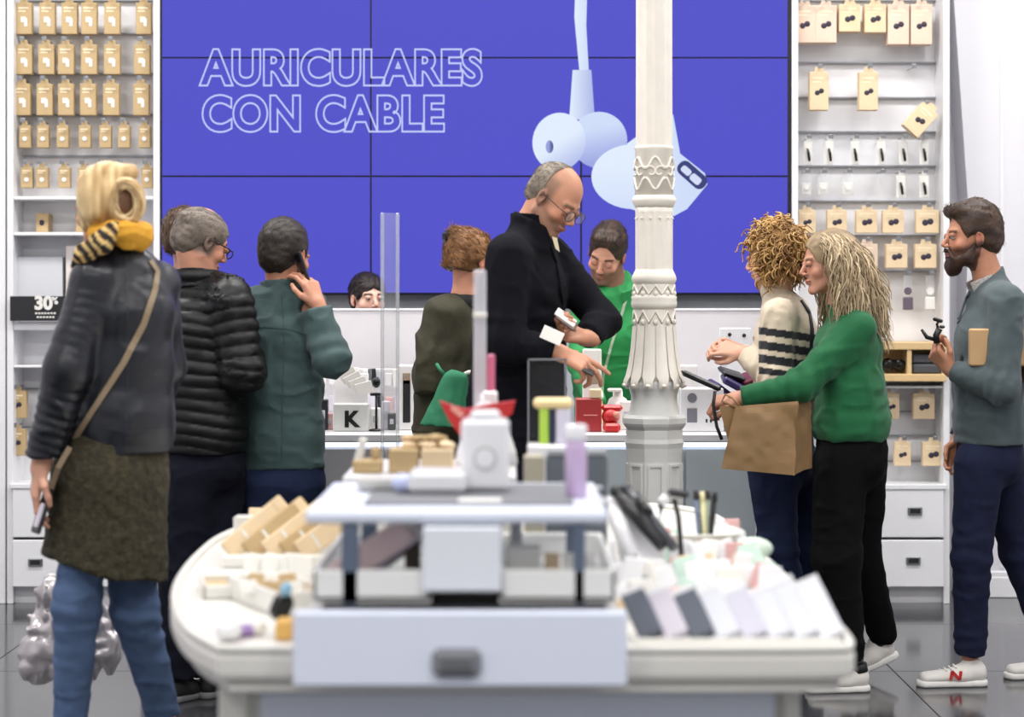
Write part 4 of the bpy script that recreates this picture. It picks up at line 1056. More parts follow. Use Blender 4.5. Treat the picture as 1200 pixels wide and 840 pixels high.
def frame(fwd, up):
    """columns: right, forward, up"""
    f = nrm(fwd); u = np.asarray(up, float); u = nrm(u - f * np.dot(u, f)); r = np.cross(f, u)
    return np.stack([r, f, u], 1)

class SDF:
    def __init__(s): s.p = []
    def cap(s, a, b, ra, rb=None, k=.015, op='+'):
        a = np.asarray(a, float); b = np.asarray(b, float); rb = ra if rb is None else rb; r = max(ra, rb)
        def f(P):
            ab = b - a; L = ab @ ab + 1e-12
            t = np.clip(((P - a) @ ab) / L, 0, 1)
            return np.linalg.norm(P - a - t[:, None] * ab, axis=1) - (ra + (rb - ra) * t)
        s.p.append((f, np.minimum(a, b) - r, np.maximum(a, b) + r, k, op)); return s
    def chain(s, pts, rs, k=.015):
        for i in range(len(pts) - 1): s.cap(pts[i], pts[i + 1], rs[i], rs[i + 1], k)
        return s
    def ell(s, c, r, R=None, k=.015, op='+'):
        c = np.asarray(c, float); r = np.asarray(r, float); R = np.eye(3) if R is None else R; m = r.max()
        def f(P):
            q = (P - c) @ R
            k0 = np.linalg.norm(q / r, axis=1); k1 = np.linalg.norm(q / (r * r), axis=1) + 1e-9
            return k0 * (k0 - 1) / k1
        s.p.append((f, c - m, c + m, k, op)); return s
    def ecap(s, a, b, wa, da, wb, db, wdir, k=.02, op='+'):
        """tapered elliptic limb/torso section; wdir = direction of the width"""
        a = np.asarray(a, float); b = np.asarray(b, float); ax = nrm(b - a)
        w_ = np.asarray(wdir, float); w_ = nrm(w_ - ax * np.dot(w_, ax)); d_ = np.cross(ax, w_); L = np.linalg.norm(b - a)
        m = max(wa, da, wb, db)
        def f(P):
            q = P - a; z = q @ ax; t = np.clip(z / L, 0, 1)
            rw = wa + (wb - wa) * t; rd = da + (db - da) * t; mn = np.minimum(rw, rd)
            ex = z - t * L
            k0 = np.sqrt((q @ w_ / rw) ** 2 + (q @ d_ / rd) ** 2 + (ex / mn) ** 2) + 1e-9
            k1 = np.sqrt((q @ w_ / rw ** 2) ** 2 + (q @ d_ / rd ** 2) ** 2 + (ex / mn ** 2) ** 2) + 1e-9
            return k0 * (k0 - 1) / k1
        s.p.append((f, np.minimum(a, b) - m, np.maximum(a, b) + m, k, op)); return s
    def rbox(s, c, h, R=None, rad=.005, k=.01, op='+'):
        c = np.asarray(c, float); h = np.asarray(h, float); R = np.eye(3) if R is None else R; m = np.linalg.norm(h)
        def f(P):
            q = np.abs((P - c) @ R) - (h - rad)
            return np.linalg.norm(np.maximum(q, 0), axis=1) + np.minimum(q.max(1), 0) - rad
        s.p.append((f, c - m, c + m, k, op)); return s
    def cut(s, c, n, rad):
        """remove everything on the n side of the plane through c, inside a ball of radius rad"""
        c = np.asarray(c, float); n = nrm(n)
        def f(P):
            d = (P - c) @ n
            return np.maximum(-d, np.linalg.norm(P - c, axis=1) - rad)
        s.p.append((f, c - rad, c + rad, .002, '-')); return s
    def mesh(s, name, vox, disp=None, m=None, parent=None, colfn=None, origin=None, label=None, smooth=True, post=None):
        lo = np.min([p[1] for p in s.p if p[4] == '+'], 0) - 4 * vox
        hi = np.max([p[2] for p in s.p if p[4] == '+'], 0) + 4 * vox
        n = np.ceil((hi - lo) / vox).astype(int) + 1
        G = np.full(n, .08, np.float32)
        for f, a, b, k, op in s.p:
            pad = k + 3.5 * vox
            i0 = np.clip(np.floor((a - pad - lo) / vox).astype(int), 0, n); i1 = np.clip(np.ceil((b + pad - lo) / vox).astype(int) + 1, 0, n)
            if np.any(i1 <= i0): continue
            sl = tuple(slice(x, y) for x, y in zip(i0, i1))
            gx = [lo[q] + vox * np.arange(i0[q], i1[q]) for q in range(3)]
            P = np.stack(np.meshgrid(*gx, indexing='ij'), -1).reshape(-1, 3)
            d = f(P).reshape(i1 - i0).astype(np.float32); cur = G[sl]
            if op == '+':
                h = np.clip(.5 + .5 * (cur - d) / k, 0, 1); G[sl] = cur * (1 - h) + d * h - k * h * (1 - h)
            else:
                h = np.clip(.5 - .5 * (cur + d) / k, 0, 1); G[sl] = cur * (1 - h) + (-d) * h + k * h * (1 - h)
        if disp is not None:
            idx = np.nonzero(np.abs(G) < .03)
            P = np.stack(idx, 1) * vox + lo
            G[idx] += disp(P).astype(np.float32)
        G = np.clip(G, -.08, .08)
        g = openvdb.FloatGrid(background=.08)
        g.copyFromArray(G.astype(np.float32), tolerance=0.0)
        pts, quads = g.convertToQuads(isovalue=0.0)
        pts = pts.astype(np.float64) * vox + lo
        # keep the largest few shells only
        off = np.array(wloc(parent)) if parent is not None else (np.array(origin) if origin is not None else np.zeros(3))
        me = bpy.data.meshes.new(name)
        quads = quads[:, ::-1]
        me.vertices.add(len(pts)); me.vertices.foreach_set('co', (pts - off).ravel())
        me.loops.add(quads.size); me.loops.foreach_set('vertex_index', quads.ravel().astype(np.int32))
        me.polygons.add(len(quads)); me.polygons.foreach_set('loop_start', np.arange(0, quads.size, 4, dtype=np.int32))
        me.polygons.foreach_set('use_smooth', np.full(len(quads), smooth))
        me.update(calc_edges=True)
        if colfn is not None:
            c = colfn(pts); ca = me.color_attributes.new('Col', 'FLOAT_COLOR', 'POINT')
            ca.data.foreach_set('color', np.hstack([c, np.ones((len(c), 1))]).astype(np.float32).ravel())
        me.materials.append(m)
        o = bpy.data.objects.new(name, me); COL.objects.link(o)
        if parent is not None: o.parent = parent
        elif origin is not None: o.location = tuple(origin)
        if label: o['label'] = label
        return o

# ------------------------------------------------------------ body pieces
class Head:
    """head frame: centre c at eye height, forward, up, scale s"""
    def __init__(h, c, fwd, up, s=1.0): h.c = np.asarray(c, float); h.R = frame(fwd, up); h.s = s
    def w(h, x, y, z): return h.c + h.R @ (np.array([x, y, z], float) * h.s)
    def loc(h, P): return (P - h.c) @ h.R / h.s
def add_head(B, h, fem=False, ears=True, nose=1.0):
    s = h.s; R = h.R; W = h.w
    def E(c, r, k=.012, op='+', Rr=None): B.ell(W(*c), np.array(r) * s, R if Rr is None else Rr, k * s, op)
    def Cc(a, b, ra, rb, k=.012, op='+'): B.cap(W(*a), W(*b), ra * s, rb * s, k * s, op)
    j = .9 if fem else 1.0
    E((0, -.014, .036), (.074, .096, .082))
    E((0, .028, -.018), (.060, .062, .080), .02)
    E((0, .040, -.070), (.046 * j, .045, .036), .02)
    for q in (-1, 1):
        Cc((q * .056 * j, .0, -.052), (q * .02, .07, -.100), .013, .012, .02)
        E((q * .040, .060, -.030), (.020, .018, .018), .018)
        Cc((q * .012, .083, .022), (q * .040, .070, .022), .009, .008, .012)
    E((0, .076, -.098), (.017 * j, .016, .016), .015)
    Cc((0, .086, .014), (0, .110 * (1 if nose else 1), -.026), .0065, .0095 * nose, .012)
    for q in (-1, 1): E((q * .010, .100, -.033), (.0075, .009, .0065), .006)
    for q in (-1, 1): E((q * .031, .102, .003), (.017, .017, .012), .01, '-')
    E((0, .0905, -.0585), (.022, .010, .0055), .005); E((0, .0895, -.0680), (.019, .0095, .006), .005)
    if ears:
        for q in (-1, 1):
            E((q * .075, -.006, -.004), (.007, .017, .029), .004); E((q * .080, -.002, -.002), (.006, .009, .015), .003, '-')
            E((q * .073, .0, -.028), (.006, .008, .009), .004)
def add_eyes(h, parent, down=.3, lid=None, iris=(80, 56, 40)):
    """eyeballs with iris; returns list"""
    for q in (-1, 1):
        c = h.w(q * .031, .0835, .003)
        g = nrm(h.R @ np.array([0, 1, -down]))
        M = Matrix([list(r) + [0] for r in frame(g, h.R[:, 2])] + [[0, 0, 0, 1]])
        e = MB().ball(c, .0118 * h.s, 14, 10).build('eye', mat('eye_white', (170, 158, 150), .3), parent)
        MB().ball(c + g * .0098 * h.s, .0056 * h.s, 10, 6).build('iris', mat('iris_%d' % iris[0], iris, .2), e)
        lidc = h.w(q * .031, .0845, .003 + .0075 - down * .012)
        l = MB().ball(lidc, (1, 1, 1), 12, 8)
        l.v = [tuple(lidc + h.R @ ((np.array(v) - lidc) * np.array([.0158, .0128, .0085 + down * .008]) * h.s)) for v in l.v]
        l.build('eyelid', lid, parent)
def skin_color(h, base, lips=(172, 104, 92), stubble=None, stub_amt=.0, scalp=None, scalp_fn=None, brow=(70, 50, 38), beard=None):
    b = np.array(lin(base)); L = np.array(lin(lips)); br = np.array(lin(brow))
    def fn(P):
        q = h.loc(P); n = len(P); c = np.tile(b, (n, 1))
        red = b * np.array([1.0, .78, .74])
        def mixin(c, t, col): t = np.clip(t, 0, 1)[:, None]; return c * (1 - t) + col * t
        x, y, z = q[:, 0], q[:, 1], q[:, 2]; ax = np.abs(x)
        inhead = (np.abs(z) < .14) & (np.abs(y) < .14) & (ax < .1)
        c = mixin(c, .5 * np.exp(-(((ax - .045) / .02) ** 2 + ((z + .03) / .02) ** 2)) * (y > .02), red)
        c = mixin(c, .6 * np.exp(-((x / .014) ** 2 + ((z + .03) / .014) ** 2)) * (y > .085), red)
        c = mixin(c, .7 * (ax > .071) * inhead * (y < .02) * (np.abs(z + .004) < .035), red)
        if stubble is not None:
            zone = np.clip((-.030 - z + np.clip((.055 - y), 0, .1) * .45) / .018, 0, 1) * (y > -.015) * (z > -.125) * (y > z * -.15 - .02)
            zone = np.maximum(zone, np.exp(-((x / .022) ** 2 + ((z + .046) / .007) ** 2)) * (y > .08)) * inhead
            c = mixin(c, zone * stub_amt, np.array(lin(stubble)))
        if scalp is not None:
            c = mixin(c, scalp_fn(x, y, z) * inhead, np.array(lin(scalp)))
        lipz = ((x / .023) ** 2 + ((z + .0635) / .0085) ** 2 < 1) & (y > .082)
        c = mixin(c, lipz * .85, L)
        c = mixin(c, ((ax < .021) & (np.abs(z + .0632) < .0016) & (y > .08)) * .7, L * .35)
        bz = (np.abs(z - .0225 + (ax - .03) ** 2 * 6) < .0058) & (ax > .012) & (ax < .048) & (y > .06)
        c = mixin(c, bz * .85, br)
        return c
    return fn
def add_hand(B, w, d, n, side, curl=(.5, .5, .5, .5), tc=.5, s=1.0, spread=.06, tout=1.0):
    """w wrist, d hand direction, n palm normal (palm faces n), side = direction towards the thumb sign"""
    d = nrm(d); n = nrm(np.asarray(n, float) - d * np.dot(n, d)); a = np.cross(d, n) * side   # a points to the thumb side
    w = np.asarray(w, float)
    B.cap(w - d * .03 * s, w + d * .012 * s, .026 * s, .026 * s, .015)
    offs = (.030, .010, -.010, -.029); lens = (.042, .047, .044, .034)
    for i in range(4):
        k0 = w + (d * (.088 - .004 * abs(i - 1)) + a * offs[i]) * s
        B.cap(w + (d * .015 + a * offs[i] * .55) * s, k0, .0145 * s, .0112 * s, .012)
        c = curl[i]; ang = 0.0; p = k0; fd = nrm(d + a * (1.5 - i) * spread)
        for j, (L, r0, r1) in enumerate(((lens[i], .0095, .0085), (lens[i] * .65, .0085, .0078), (lens[i] * .5, .0078, .0068))):
            ang += c * (1.0 if j == 0 else 1.15)
            dd = fd * math.cos(ang) + n * math.sin(ang)
            q = p + dd * L * s; B.cap(p, q, r0 * s, r1 * s, .0035); p = q
    b0 = w + (d * .022 + a * .020 + n * .006) * s
    td = nrm(d * .75 + a * .75 * tout + n * .35 * tc); p1 = b0 + td * .042 * s
    td2 = nrm(d * 1.0 + a * .35 * (1 - tc) + n * .9 * tc); p2 = p1 + td2 * .032 * s
    td3 = nrm(d * 1.0 - a * .3 * tc + n * .7 * tc); p3 = p2 + td3 * .024 * s
    B.cap(b0, p1, .0150 * s, .0112 * s, .01); B.cap(p1, p2, .0108 * s, .0098 * s, .004); B.cap(p2, p3, .0096 * s, .0078 * s, .004)
    return w + d * .085 * s + n * .02 * s

def fold_fn(amp=.006, sc=(9, 9, 14), amp2=.002, sc2=(30, 30, 40), seed=0.0, joints=(), jamp=.0042):
    """cloth folds: broad drapes, finer creases, and compression rings near bent joints"""
    def f(P):
        Q = P + seed
        wv = vnoise(Q, (4, 4, 4))[:, None] * .05
        n1 = vnoise(Q + wv, sc); r1 = np.clip(1 - 3.2 * np.abs(n1), 0, 1) ** 1.5; n3 = vnoise(Q * np.array([1, 1, .6]) + 7 + wv, sc); r3 = np.clip(1 - 4 * np.abs(n3), 0, 1)
        d = amp * (-r1 * .8 + r3 * .45 + vnoise(Q, (5, 5, 5)) * .45) + amp2 * vnoise(Q + wv, sc2)
        for (c, ax, rad, fr) in joints:
            v = P - np.asarray(c); dist = np.linalg.norm(v, axis=1)
            wgt = np.exp(-(dist / rad) ** 2)
            d = d + wgt * jamp * np.sin((v @ nrm(ax)) * fr + vnoise(Q, (12, 12, 12)) * 2.2)
        return d
    return f
def seg_coord(P, pts):
    """distance to and arclength along the closest segment of a polyline"""
    best = np.full(len(P), 9.0); co = np.zeros(len(P)); acc = 0
    for a, b in zip(pts[:-1], pts[1:]):
        a = np.asarray(a); b = np.asarray(b); ab = b - a; L = np.linalg.norm(ab)
        t = np.clip((P - a) @ ab / L ** 2, 0, 1); d = np.linalg.norm(P - a - t[:, None] * ab, axis=1)
        mk = d < best; best[mk] = d[mk]; co[mk] = acc + t[mk] * L; acc += L
    return best, co

def add_shoe(parent, ankle, toe, m_up, m_sole, name='shoe', L=.28, emblem=None, pitch=0.0, hgt=.085, vox=.006, floor=0.0):
    """ankle = world point above the heel; toe = horizontal direction; pitch raises the heel"""
    t = nrm([toe[0], toe[1], 0]); sd = np.array([-t[1], t[0], 0]); up = np.array([0, 0, 1.0])
    d = nrm(t * math.cos(pitch) - up * math.sin(pitch)); u = nrm(up * math.cos(pitch) + t * math.sin(pitch))
    heel = np.asarray(ankle, float) - d * .055
    if pitch == 0: heel[2] = floor
    else:
        ball = heel + d * L * .75
        heel = heel + up * (floor - ball[2]); 
    R = np.stack([sd, d, u], 1)
    def W(x, y, z): return heel + sd * x + d * y + u * z
    B = SDF()
    B.ecap(W(0, .045, .045), W(0, .10, .045), .036, .036, .038, .036, sd, .02)
    B.ecap(W(0, .10, .040), W(0, L - .055, .032), .040, .030, .042, .022, sd, .025)
    B.ecap(W(0, .055, .06), W(0, .065, hgt), .032, .038, .030, .036, sd, .02)
    B.cut(W(0, 0, hgt + .012), nrm(u * 1 - d * .1), .07)
    B.cut(W(0, L / 2, .012), -u, .3)
    sh = B.mesh(name, vox, None, m_up, parent)
    S_ = SDF()
    S_.ecap(W(0, .038, .012), W(0, .10, .012), .036, .034, .036, .03, sd, .02); S_.ecap(W(0, .10, .012), W(0, L - .052, .012), .036, .03, .044, .03, sd, .02)
    S_.cut(W(0, L / 2, .0), -u, .3); S_.cut(W(0, L / 2, .024), u, .3)
    so = S_.mesh('sole', vox, None, m_sole, sh)
    return sh, W, R

def tubes_mesh(name, paths, rad, m, parent, cols=None, n=4, taper=True, kind=None):
    """many hair locks or threads as one mesh; paths (k, m, 3)"""
    K = len(paths); A = np.asarray(paths, float); k, mm, _ = A.shape
    T = np.gradient(A, axis=1); T /= np.linalg.norm(T, axis=2, keepdims=True) + 1e-9
    ref = np.array([.31, .87, .38]); N = np.cross(T, ref); N /= np.linalg.norm(N, axis=2, keepdims=True) + 1e-9
    Bn = np.cross(T, N)
    r = np.ones(mm) * 1.0
    if taper: r = np.sin(np.linspace(.35, np.pi - .12, mm)) ** .5
    rad = np.asarray(rad, float); rad = np.full(k, rad) if rad.ndim == 0 else rad
    R = rad[:, None] * r[None]
    an = 2 * np.pi * np.arange(n) / n
    Vv = A[:, :, None, :] + R[:, :, None, None] * (N[:, :, None, :] * np.cos(an)[None, None, :, None] + Bn[:, :, None, :] * np.sin(an)[None, None, :, None])
    vs = Vv.reshape(-1, 3) - np.array(wloc(parent))
    base = (np.arange(k) * mm * n)[:, None, None]; j = (np.arange(mm - 1) * n)[None, :, None]; i = np.arange(n)[None, None]; i2 = (i + 1) % n
    q = np.stack([base + j + i, base + j + i2, base + j + n + i2, base + j + n + i], -1).reshape(-1, 4)
    me = bpy.data.meshes.new(name)
    me.vertices.add(len(vs)); me.vertices.foreach_set('co', vs.ravel())
    me.loops.add(q.size); me.loops.foreach_set('vertex_index', q.ravel().astype(np.int32))
    me.polygons.add(len(q)); me.polygons.foreach_set('loop_start', np.arange(0, q.size, 4, dtype=np.int32))
    me.polygons.foreach_set('use_smooth', np.full(len(q), True)); me.update(calc_edges=True)
    if cols is not None:
        c = np.repeat(np.asarray(cols), mm * n, 0); ca = me.color_attributes.new('Col', 'FLOAT_COLOR', 'POINT')
        ca.data.foreach_set('color', np.hstack([c, np.ones((len(c), 1))]).astype(np.float32).ravel())
    me.materials.append(m); o = bpy.data.objects.new(name, me); COL.objects.link(o); o.parent = parent
    if kind: o['kind'] = kind
    return o

M_skin = mat('skin', (222, 170, 144), .5, attr=True, var=.04, vscale=40, spec=.35)
for mm_ in (M_skin,):
    b_ = mm_.node_tree.nodes['Principled BSDF']; b_.inputs['Subsurface Weight'].default_value = .08; b_.inputs['Subsurface Radius'].default_value = (.02, .008, .004)
M_hair = mat('hair', (60, 44, 34), .45, attr=True, bump=.4, bscale=180, spec=.35)
M_jean = mat('denim_blue', (82, 102, 136), .85, spec=.2, var=.22, vscale=7, bump=.3, bscale=260)
M_jeand = mat('denim_dark', (32, 41, 70), .85, spec=.2, var=.15, vscale=12, bump=.3, bscale=260)
M_navyt = mat('navy_trousers', (20, 21, 33), .9, var=.1, vscale=8, bump=.25, bscale=200, spec=.15)
M_blackt = mat('black_trousers', (10, 10, 12), .9, var=.1, vscale=8, bump=.3, bscale=150, spec=.15)
M_shoew = mat('white_shoe', (222, 218, 212), .6, var=.03)
M_sole = mat('shoe_sole', (232, 230, 226), .6)
M_soled = mat('dark_sole', (28, 28, 30), .6)

HEAD_R = dict()
def thin_body(B, neck, chest, pelvis, shoulders, knees, ankles, elbows=(), r=.045):
    """the hidden core of the body under the clothes, so the figure is one continuous surface"""
    B.chain([neck, chest, pelvis], [.05, .07, .07], .03)
    for s_ in shoulders: B.cap(chest + (neck - chest) * .6, s_, .05, .04, .03)
    for k_, a_ in zip(knees, ankles): B.chain([pelvis, k_, a_], [.06, .04, .03], .03)

from mathutils.bvhtree import BVHTree
def surf(o):
    """surface finder for one mesh: drape(px, py, lift) = the point on it seen at that place of the frame"""
    off = Vector(wloc(o)); me = o.data
    t = BVHTree.FromPolygons([v.co + off for v in me.vertices], [tuple(p.vertices) for p in me.polygons])
    eye = Vector((0, 0, CAMZ))
    def f(px, py, lift=.004):
        d = Vector(V(px, py, 1.0)) - eye; d.normalize()
        loc, n, i, ds = t.ray_cast(eye, d)
        if loc is None:
            return None, None
        if n.dot(d) > 0: n = -n
        return np.array(loc + n * lift), np.array(n)
    return f
def drape(o, pts, w, t, name, m, parent, lift=.003, sub=6):
    f = surf(o); P = []; N = []
    for (a, b) in zip(pts[:-1], pts[1:]):
        for i in range(sub):
            u = i / sub; p, n = f(a[0] * (1 - u) + b[0] * u, a[1] * (1 - u) + b[1] * u, lift)
            if p is not None: P.append(p); N.append(n)
    p, n = f(pts[-1][0], pts[-1][1], lift)
    if p is not None: P.append(p); N.append(n)
    if len(P) < 2: return None
    # even out the normals
    N = [nrm(sum(N[max(0, i - 2):i + 3])) for i in range(len(N))]
    return MB().ribbon(P, N, w, t).build(name, m, parent)
def fuzz(o, h, n, L, comb, r, base, hi, seed=1, lift=.15, wav=0.0, name='hair_strands'):
    """single hairs lying on a hair cap, combed along comb(local) (a head-frame direction)"""
    rs = np.random.RandomState(seed); me = o.data; k = len(me.vertices)
    co = np.empty(k * 3); me.vertices.foreach_get('co', co); co = co.reshape(-1, 3) + np.array(wloc(o))
    no = np.empty(k * 3); me.vertices.foreach_get('normal', no); no = no.reshape(-1, 3)
    idx = rs.choice(k, min(n, k), replace=False); P0 = co[idx]; N0 = no[idx]; m_ = 6
    q = h.loc(P0); D = np.array([comb(*p) for p in q]) @ h.R.T + rs.normal(0, .18, (len(idx), 3))
    D = D - N0 * (D * N0).sum(1, keepdims=True); D /= np.linalg.norm(D, axis=1, keepdims=True) + 1e-9
    Ls = rs.uniform(.6, 1.2, len(idx))[:, None, None] * L; t = np.linspace(0, 1, m_)[None, :, None]
    P = P0[:, None] - N0[:, None] * .001 + D[:, None] * Ls * t + N0[:, None] * (np.sin(t * np.pi * .8) * lift * Ls * .5)
    if wav > 0: P = P + np.cross(D, N0)[:, None] * np.sin(t * 7 + rs.uniform(0, 6, (len(idx), 1, 1))) * wav
    u = rs.rand(len(idx))[:, None]; c = np.array(lin(base)) * (1 - u) + np.array(lin(hi)) * u
    return tubes_mesh(name, P, rs.uniform(.7, 1.2, len(idx)) * r, M_hair, o.parent, c, 3)
def back_down(x, y, z): return np.array([x * 3, -1.0, -.9 if z < .07 else -.15])
def up_back(x, y, z): return np.array([x * 2, -1.0, .6]) if z > .07 and y > 0 else np.array([0, -.5, -1.0])
# ============================================================ the cast
def hair_col(base, hi, sc=(60, 12, 60), h=None, amt=.5):
    b = np.array(lin(base)); g = np.array(lin(hi))
    def fn(P):
        Q = h.loc(P) if h is not None else P
        t = np.clip(.5 + vnoise(Q, sc) * amt + vnoise(Q, (15, 15, 15)) * .25, 0, 1)[:, None]
        return b * (1 - t) + g * t
    return fn
def short_hair(h, parent, base, hi, top=.014, side=.004, front=.075, quiff=None, nape=-.06, vox=.0045, name='hair', rough=.0025, extra=None, face=((0, .112, -.03), (.075, .075, .105)), fz=None):
    s = h.s; R = h.R; B = SDF()
    B.ell(h.w(0, -.016, .038), np.array([.076 + side, .098 + side, .082 + top]) * s, R, .01)
    B.ell(h.w(0, -.055, -.01), np.array([.062 + side, .055 + side, .065]) * s, R, .02)
    if quiff:
        for (a, b, r) in quiff: B.cap(h.w(*a), h.w(*b), r * s, r * s, .02)
    if extra: extra(B, h)
    B.ell(h.w(*face[0]), np.array(face[1]) * s, R, .008, '-')       # face opening
    for q in (-1, 1): B.ell(h.w(q * .085, .012, -.028), np.array([.03, .034, .048]) * s, R, .006, '-')
    B.cut(h.w(0, -.05, nape), -h.R[:, 2] * 1 + h.R[:, 1] * -.1, .16 * s)
    B.cut(h.w(0, .02, -.035), -h.R[:, 2] + h.R[:, 1] * .6, .12 * s)
    o = B.mesh(name, vox, lambda P: rough * vnoise(h.loc(P), (70, 25, 70)) + rough * .6 * vnoise(h.loc(P), (25, 18, 25)), M_hair, parent, hair_col(base, hi, h=h))
    if fz: fuzz(o, h, base=base, hi=hi, **fz)
    return o
def beard_mesh(h, parent, base, hi, full=.012, vox=.0045):
    s = h.s; R = h.R; B = SDF()
    for q in (-1, 1):
        B.cap(h.w(q * .062, .012, -.035), h.w(q * .054, .03, -.08), .010 * s, .014 * s, .015)
        B.cap(h.w(q * .054, .03, -.08), h.w(q * .02, .075, -.105), .016 * s, .016 * s, .02)
        B.cap(h.w(q * .055, .028, -.062), h.w(q * .032, .074, -.084), .011 * s, .012 * s, .02)
        B.cap(h.w(q * .03, .082, -.075), h.w(q * .014, .094, -.047), .010 * s, .0055 * s, .008)
        B.cap(h.w(q * .014, .096, -.047), h.w(0, .099, -.046), .0055 * s, .005 * s, .006)
    B.ell(h.w(0, .075, -.108), np.array([.032, .028 + full * .3, .026 + full]) * s, R, .02)
    B.ell(h.w(0, .104, -.063), np.array([.019, .014, .009]) * s, R, .004, '-')
    o = B.mesh('beard', vox, lambda P: .003 * vnoise(h.loc(P), (60, 60, 40)), M_hair, parent, hair_col(base, hi, h=h))
    fuzz(o, h, 700, .014, lambda x, y, z: np.array([0, .3, -1.0]), .0010, base, hi, 5, .5, name='beard_hairs')
    return o

def garment(name, m, parent, torso, wdir, arms=(), ar=(.066, .056, .043), hemcut=True, neckcut=None, disp=None, col=None, vox=.008, k=.035, shoulders=None, cuff=.015, neck=None, label=None, extra=None, post=None, kind=None):
    B = SDF()
    for (p, w_, d_), (q, w2, d2) in zip(torso[:-1], torso[1:]): B.ecap(p, q, w_, d_, w2, d2, wdir, k)
    if shoulders: B.cap(shoulders[0], shoulders[1], shoulders[2], shoulders[2], .04)
    if neck is not None: B.cap(neck[0], neck[1], neck[2], neck[3], .03)
    for i, A in enumerate(arms):
        r = ar[i] if hasattr(ar[0], '__len__') else ar
        B.chain(A, r, .03)
    if extra: extra(B)
    for A in arms:
        d = nrm(A[-1] - A[-2]); B.cut(A[-1] - d * cuff, d, .075)
    if hemcut:
        d = nrm(torso[-1][0] - torso[-2][0]); B.cut(torso[-1][0], d if hemcut is True else nrm(hemcut), .36)
    if neckcut is not None: B.cut(*neckcut)
    return B.mesh(name, vox, disp, m, parent, col, label=label)
def trousers(parent, m, pelvis, pw, pd, wdir, legs, rs, waist=None, disp=None, cut=True, vox=.008, name='trousers', col=None):
    B = SDF()
    wp = waist if waist is not None else pelvis + np.array([0, 0, .12])
    B.ecap(wp, pelvis, pw * .92, pd * .92, pw, pd, wdir, .03)
    for L, r in zip(legs, rs):
        B.chain(L, r, .03)
        if cut:
            d = nrm(L[-1] - L[-2]); B.cut(L[-1], d, .12)
    return B.mesh(name, vox, disp, m, parent, col)
def core(B, neck, chest, pelvis, sh, arms, legs, head, arm_r=(.036, .03, .024), neck_r=.052):
    B.cap(head.w(0, -.028, -.045), neck, neck_r * head.s, (neck_r + .004) * head.s, .03)
    B.chain([neck, chest, pelvis], [.05, .075, .075], .03)
    for s_ in sh: B.cap(chest + (neck - chest) * .7, s_, .05, .038, .03)
    for A in arms: B.chain([sh[0] if np.linalg.norm(A[0] - sh[0]) < np.linalg.norm(A[0] - sh[1]) else sh[1]] + list(A[1:]), [arm_r[0]] + list(arm_r[1:]), .02)
    for L in legs: B.chain([pelvis] + list(L), [.06, .06, .042, .032], .03)
def collar(parent, m, c, axis, r, h, t=.008, name='collar', open_dir=None, flare=1.1, vox=.005, disp=None):
    axis = nrm(axis); c = np.asarray(c, float); B = SDF()
    B.cap(c, c + axis * h, r + t, r * flare + t, .004); B.cap(c - axis * .05, c + axis * (h + .1), r - .002, r * flare * 1.05, .004, '-')
    B.cut(c + axis * h, axis, .2); B.cut(c - axis * .012, -axis, .2)
    if open_dir is not None: B.rbox(c + nrm(open_dir) * r * 1.2 + axis * h * .6, (.035, .05, h), frame(open_dir, axis), .005, .01, '-')
    return B.mesh(name, vox, disp, m, parent)
def person(B, label, origin, colfn, vox=.0042):
    o = B.mesh('person', vox, None, M_skin, None, colfn, origin=origin)
    return tag(o, label, 'person')
def sock(parent, ank, m, r=.036, h=.06, name='sock'):
    return MB().tube([ank - np.array([0, 0, .03]), ank + np.array([0, 0, h])], r, 12).build(name, m, parent)

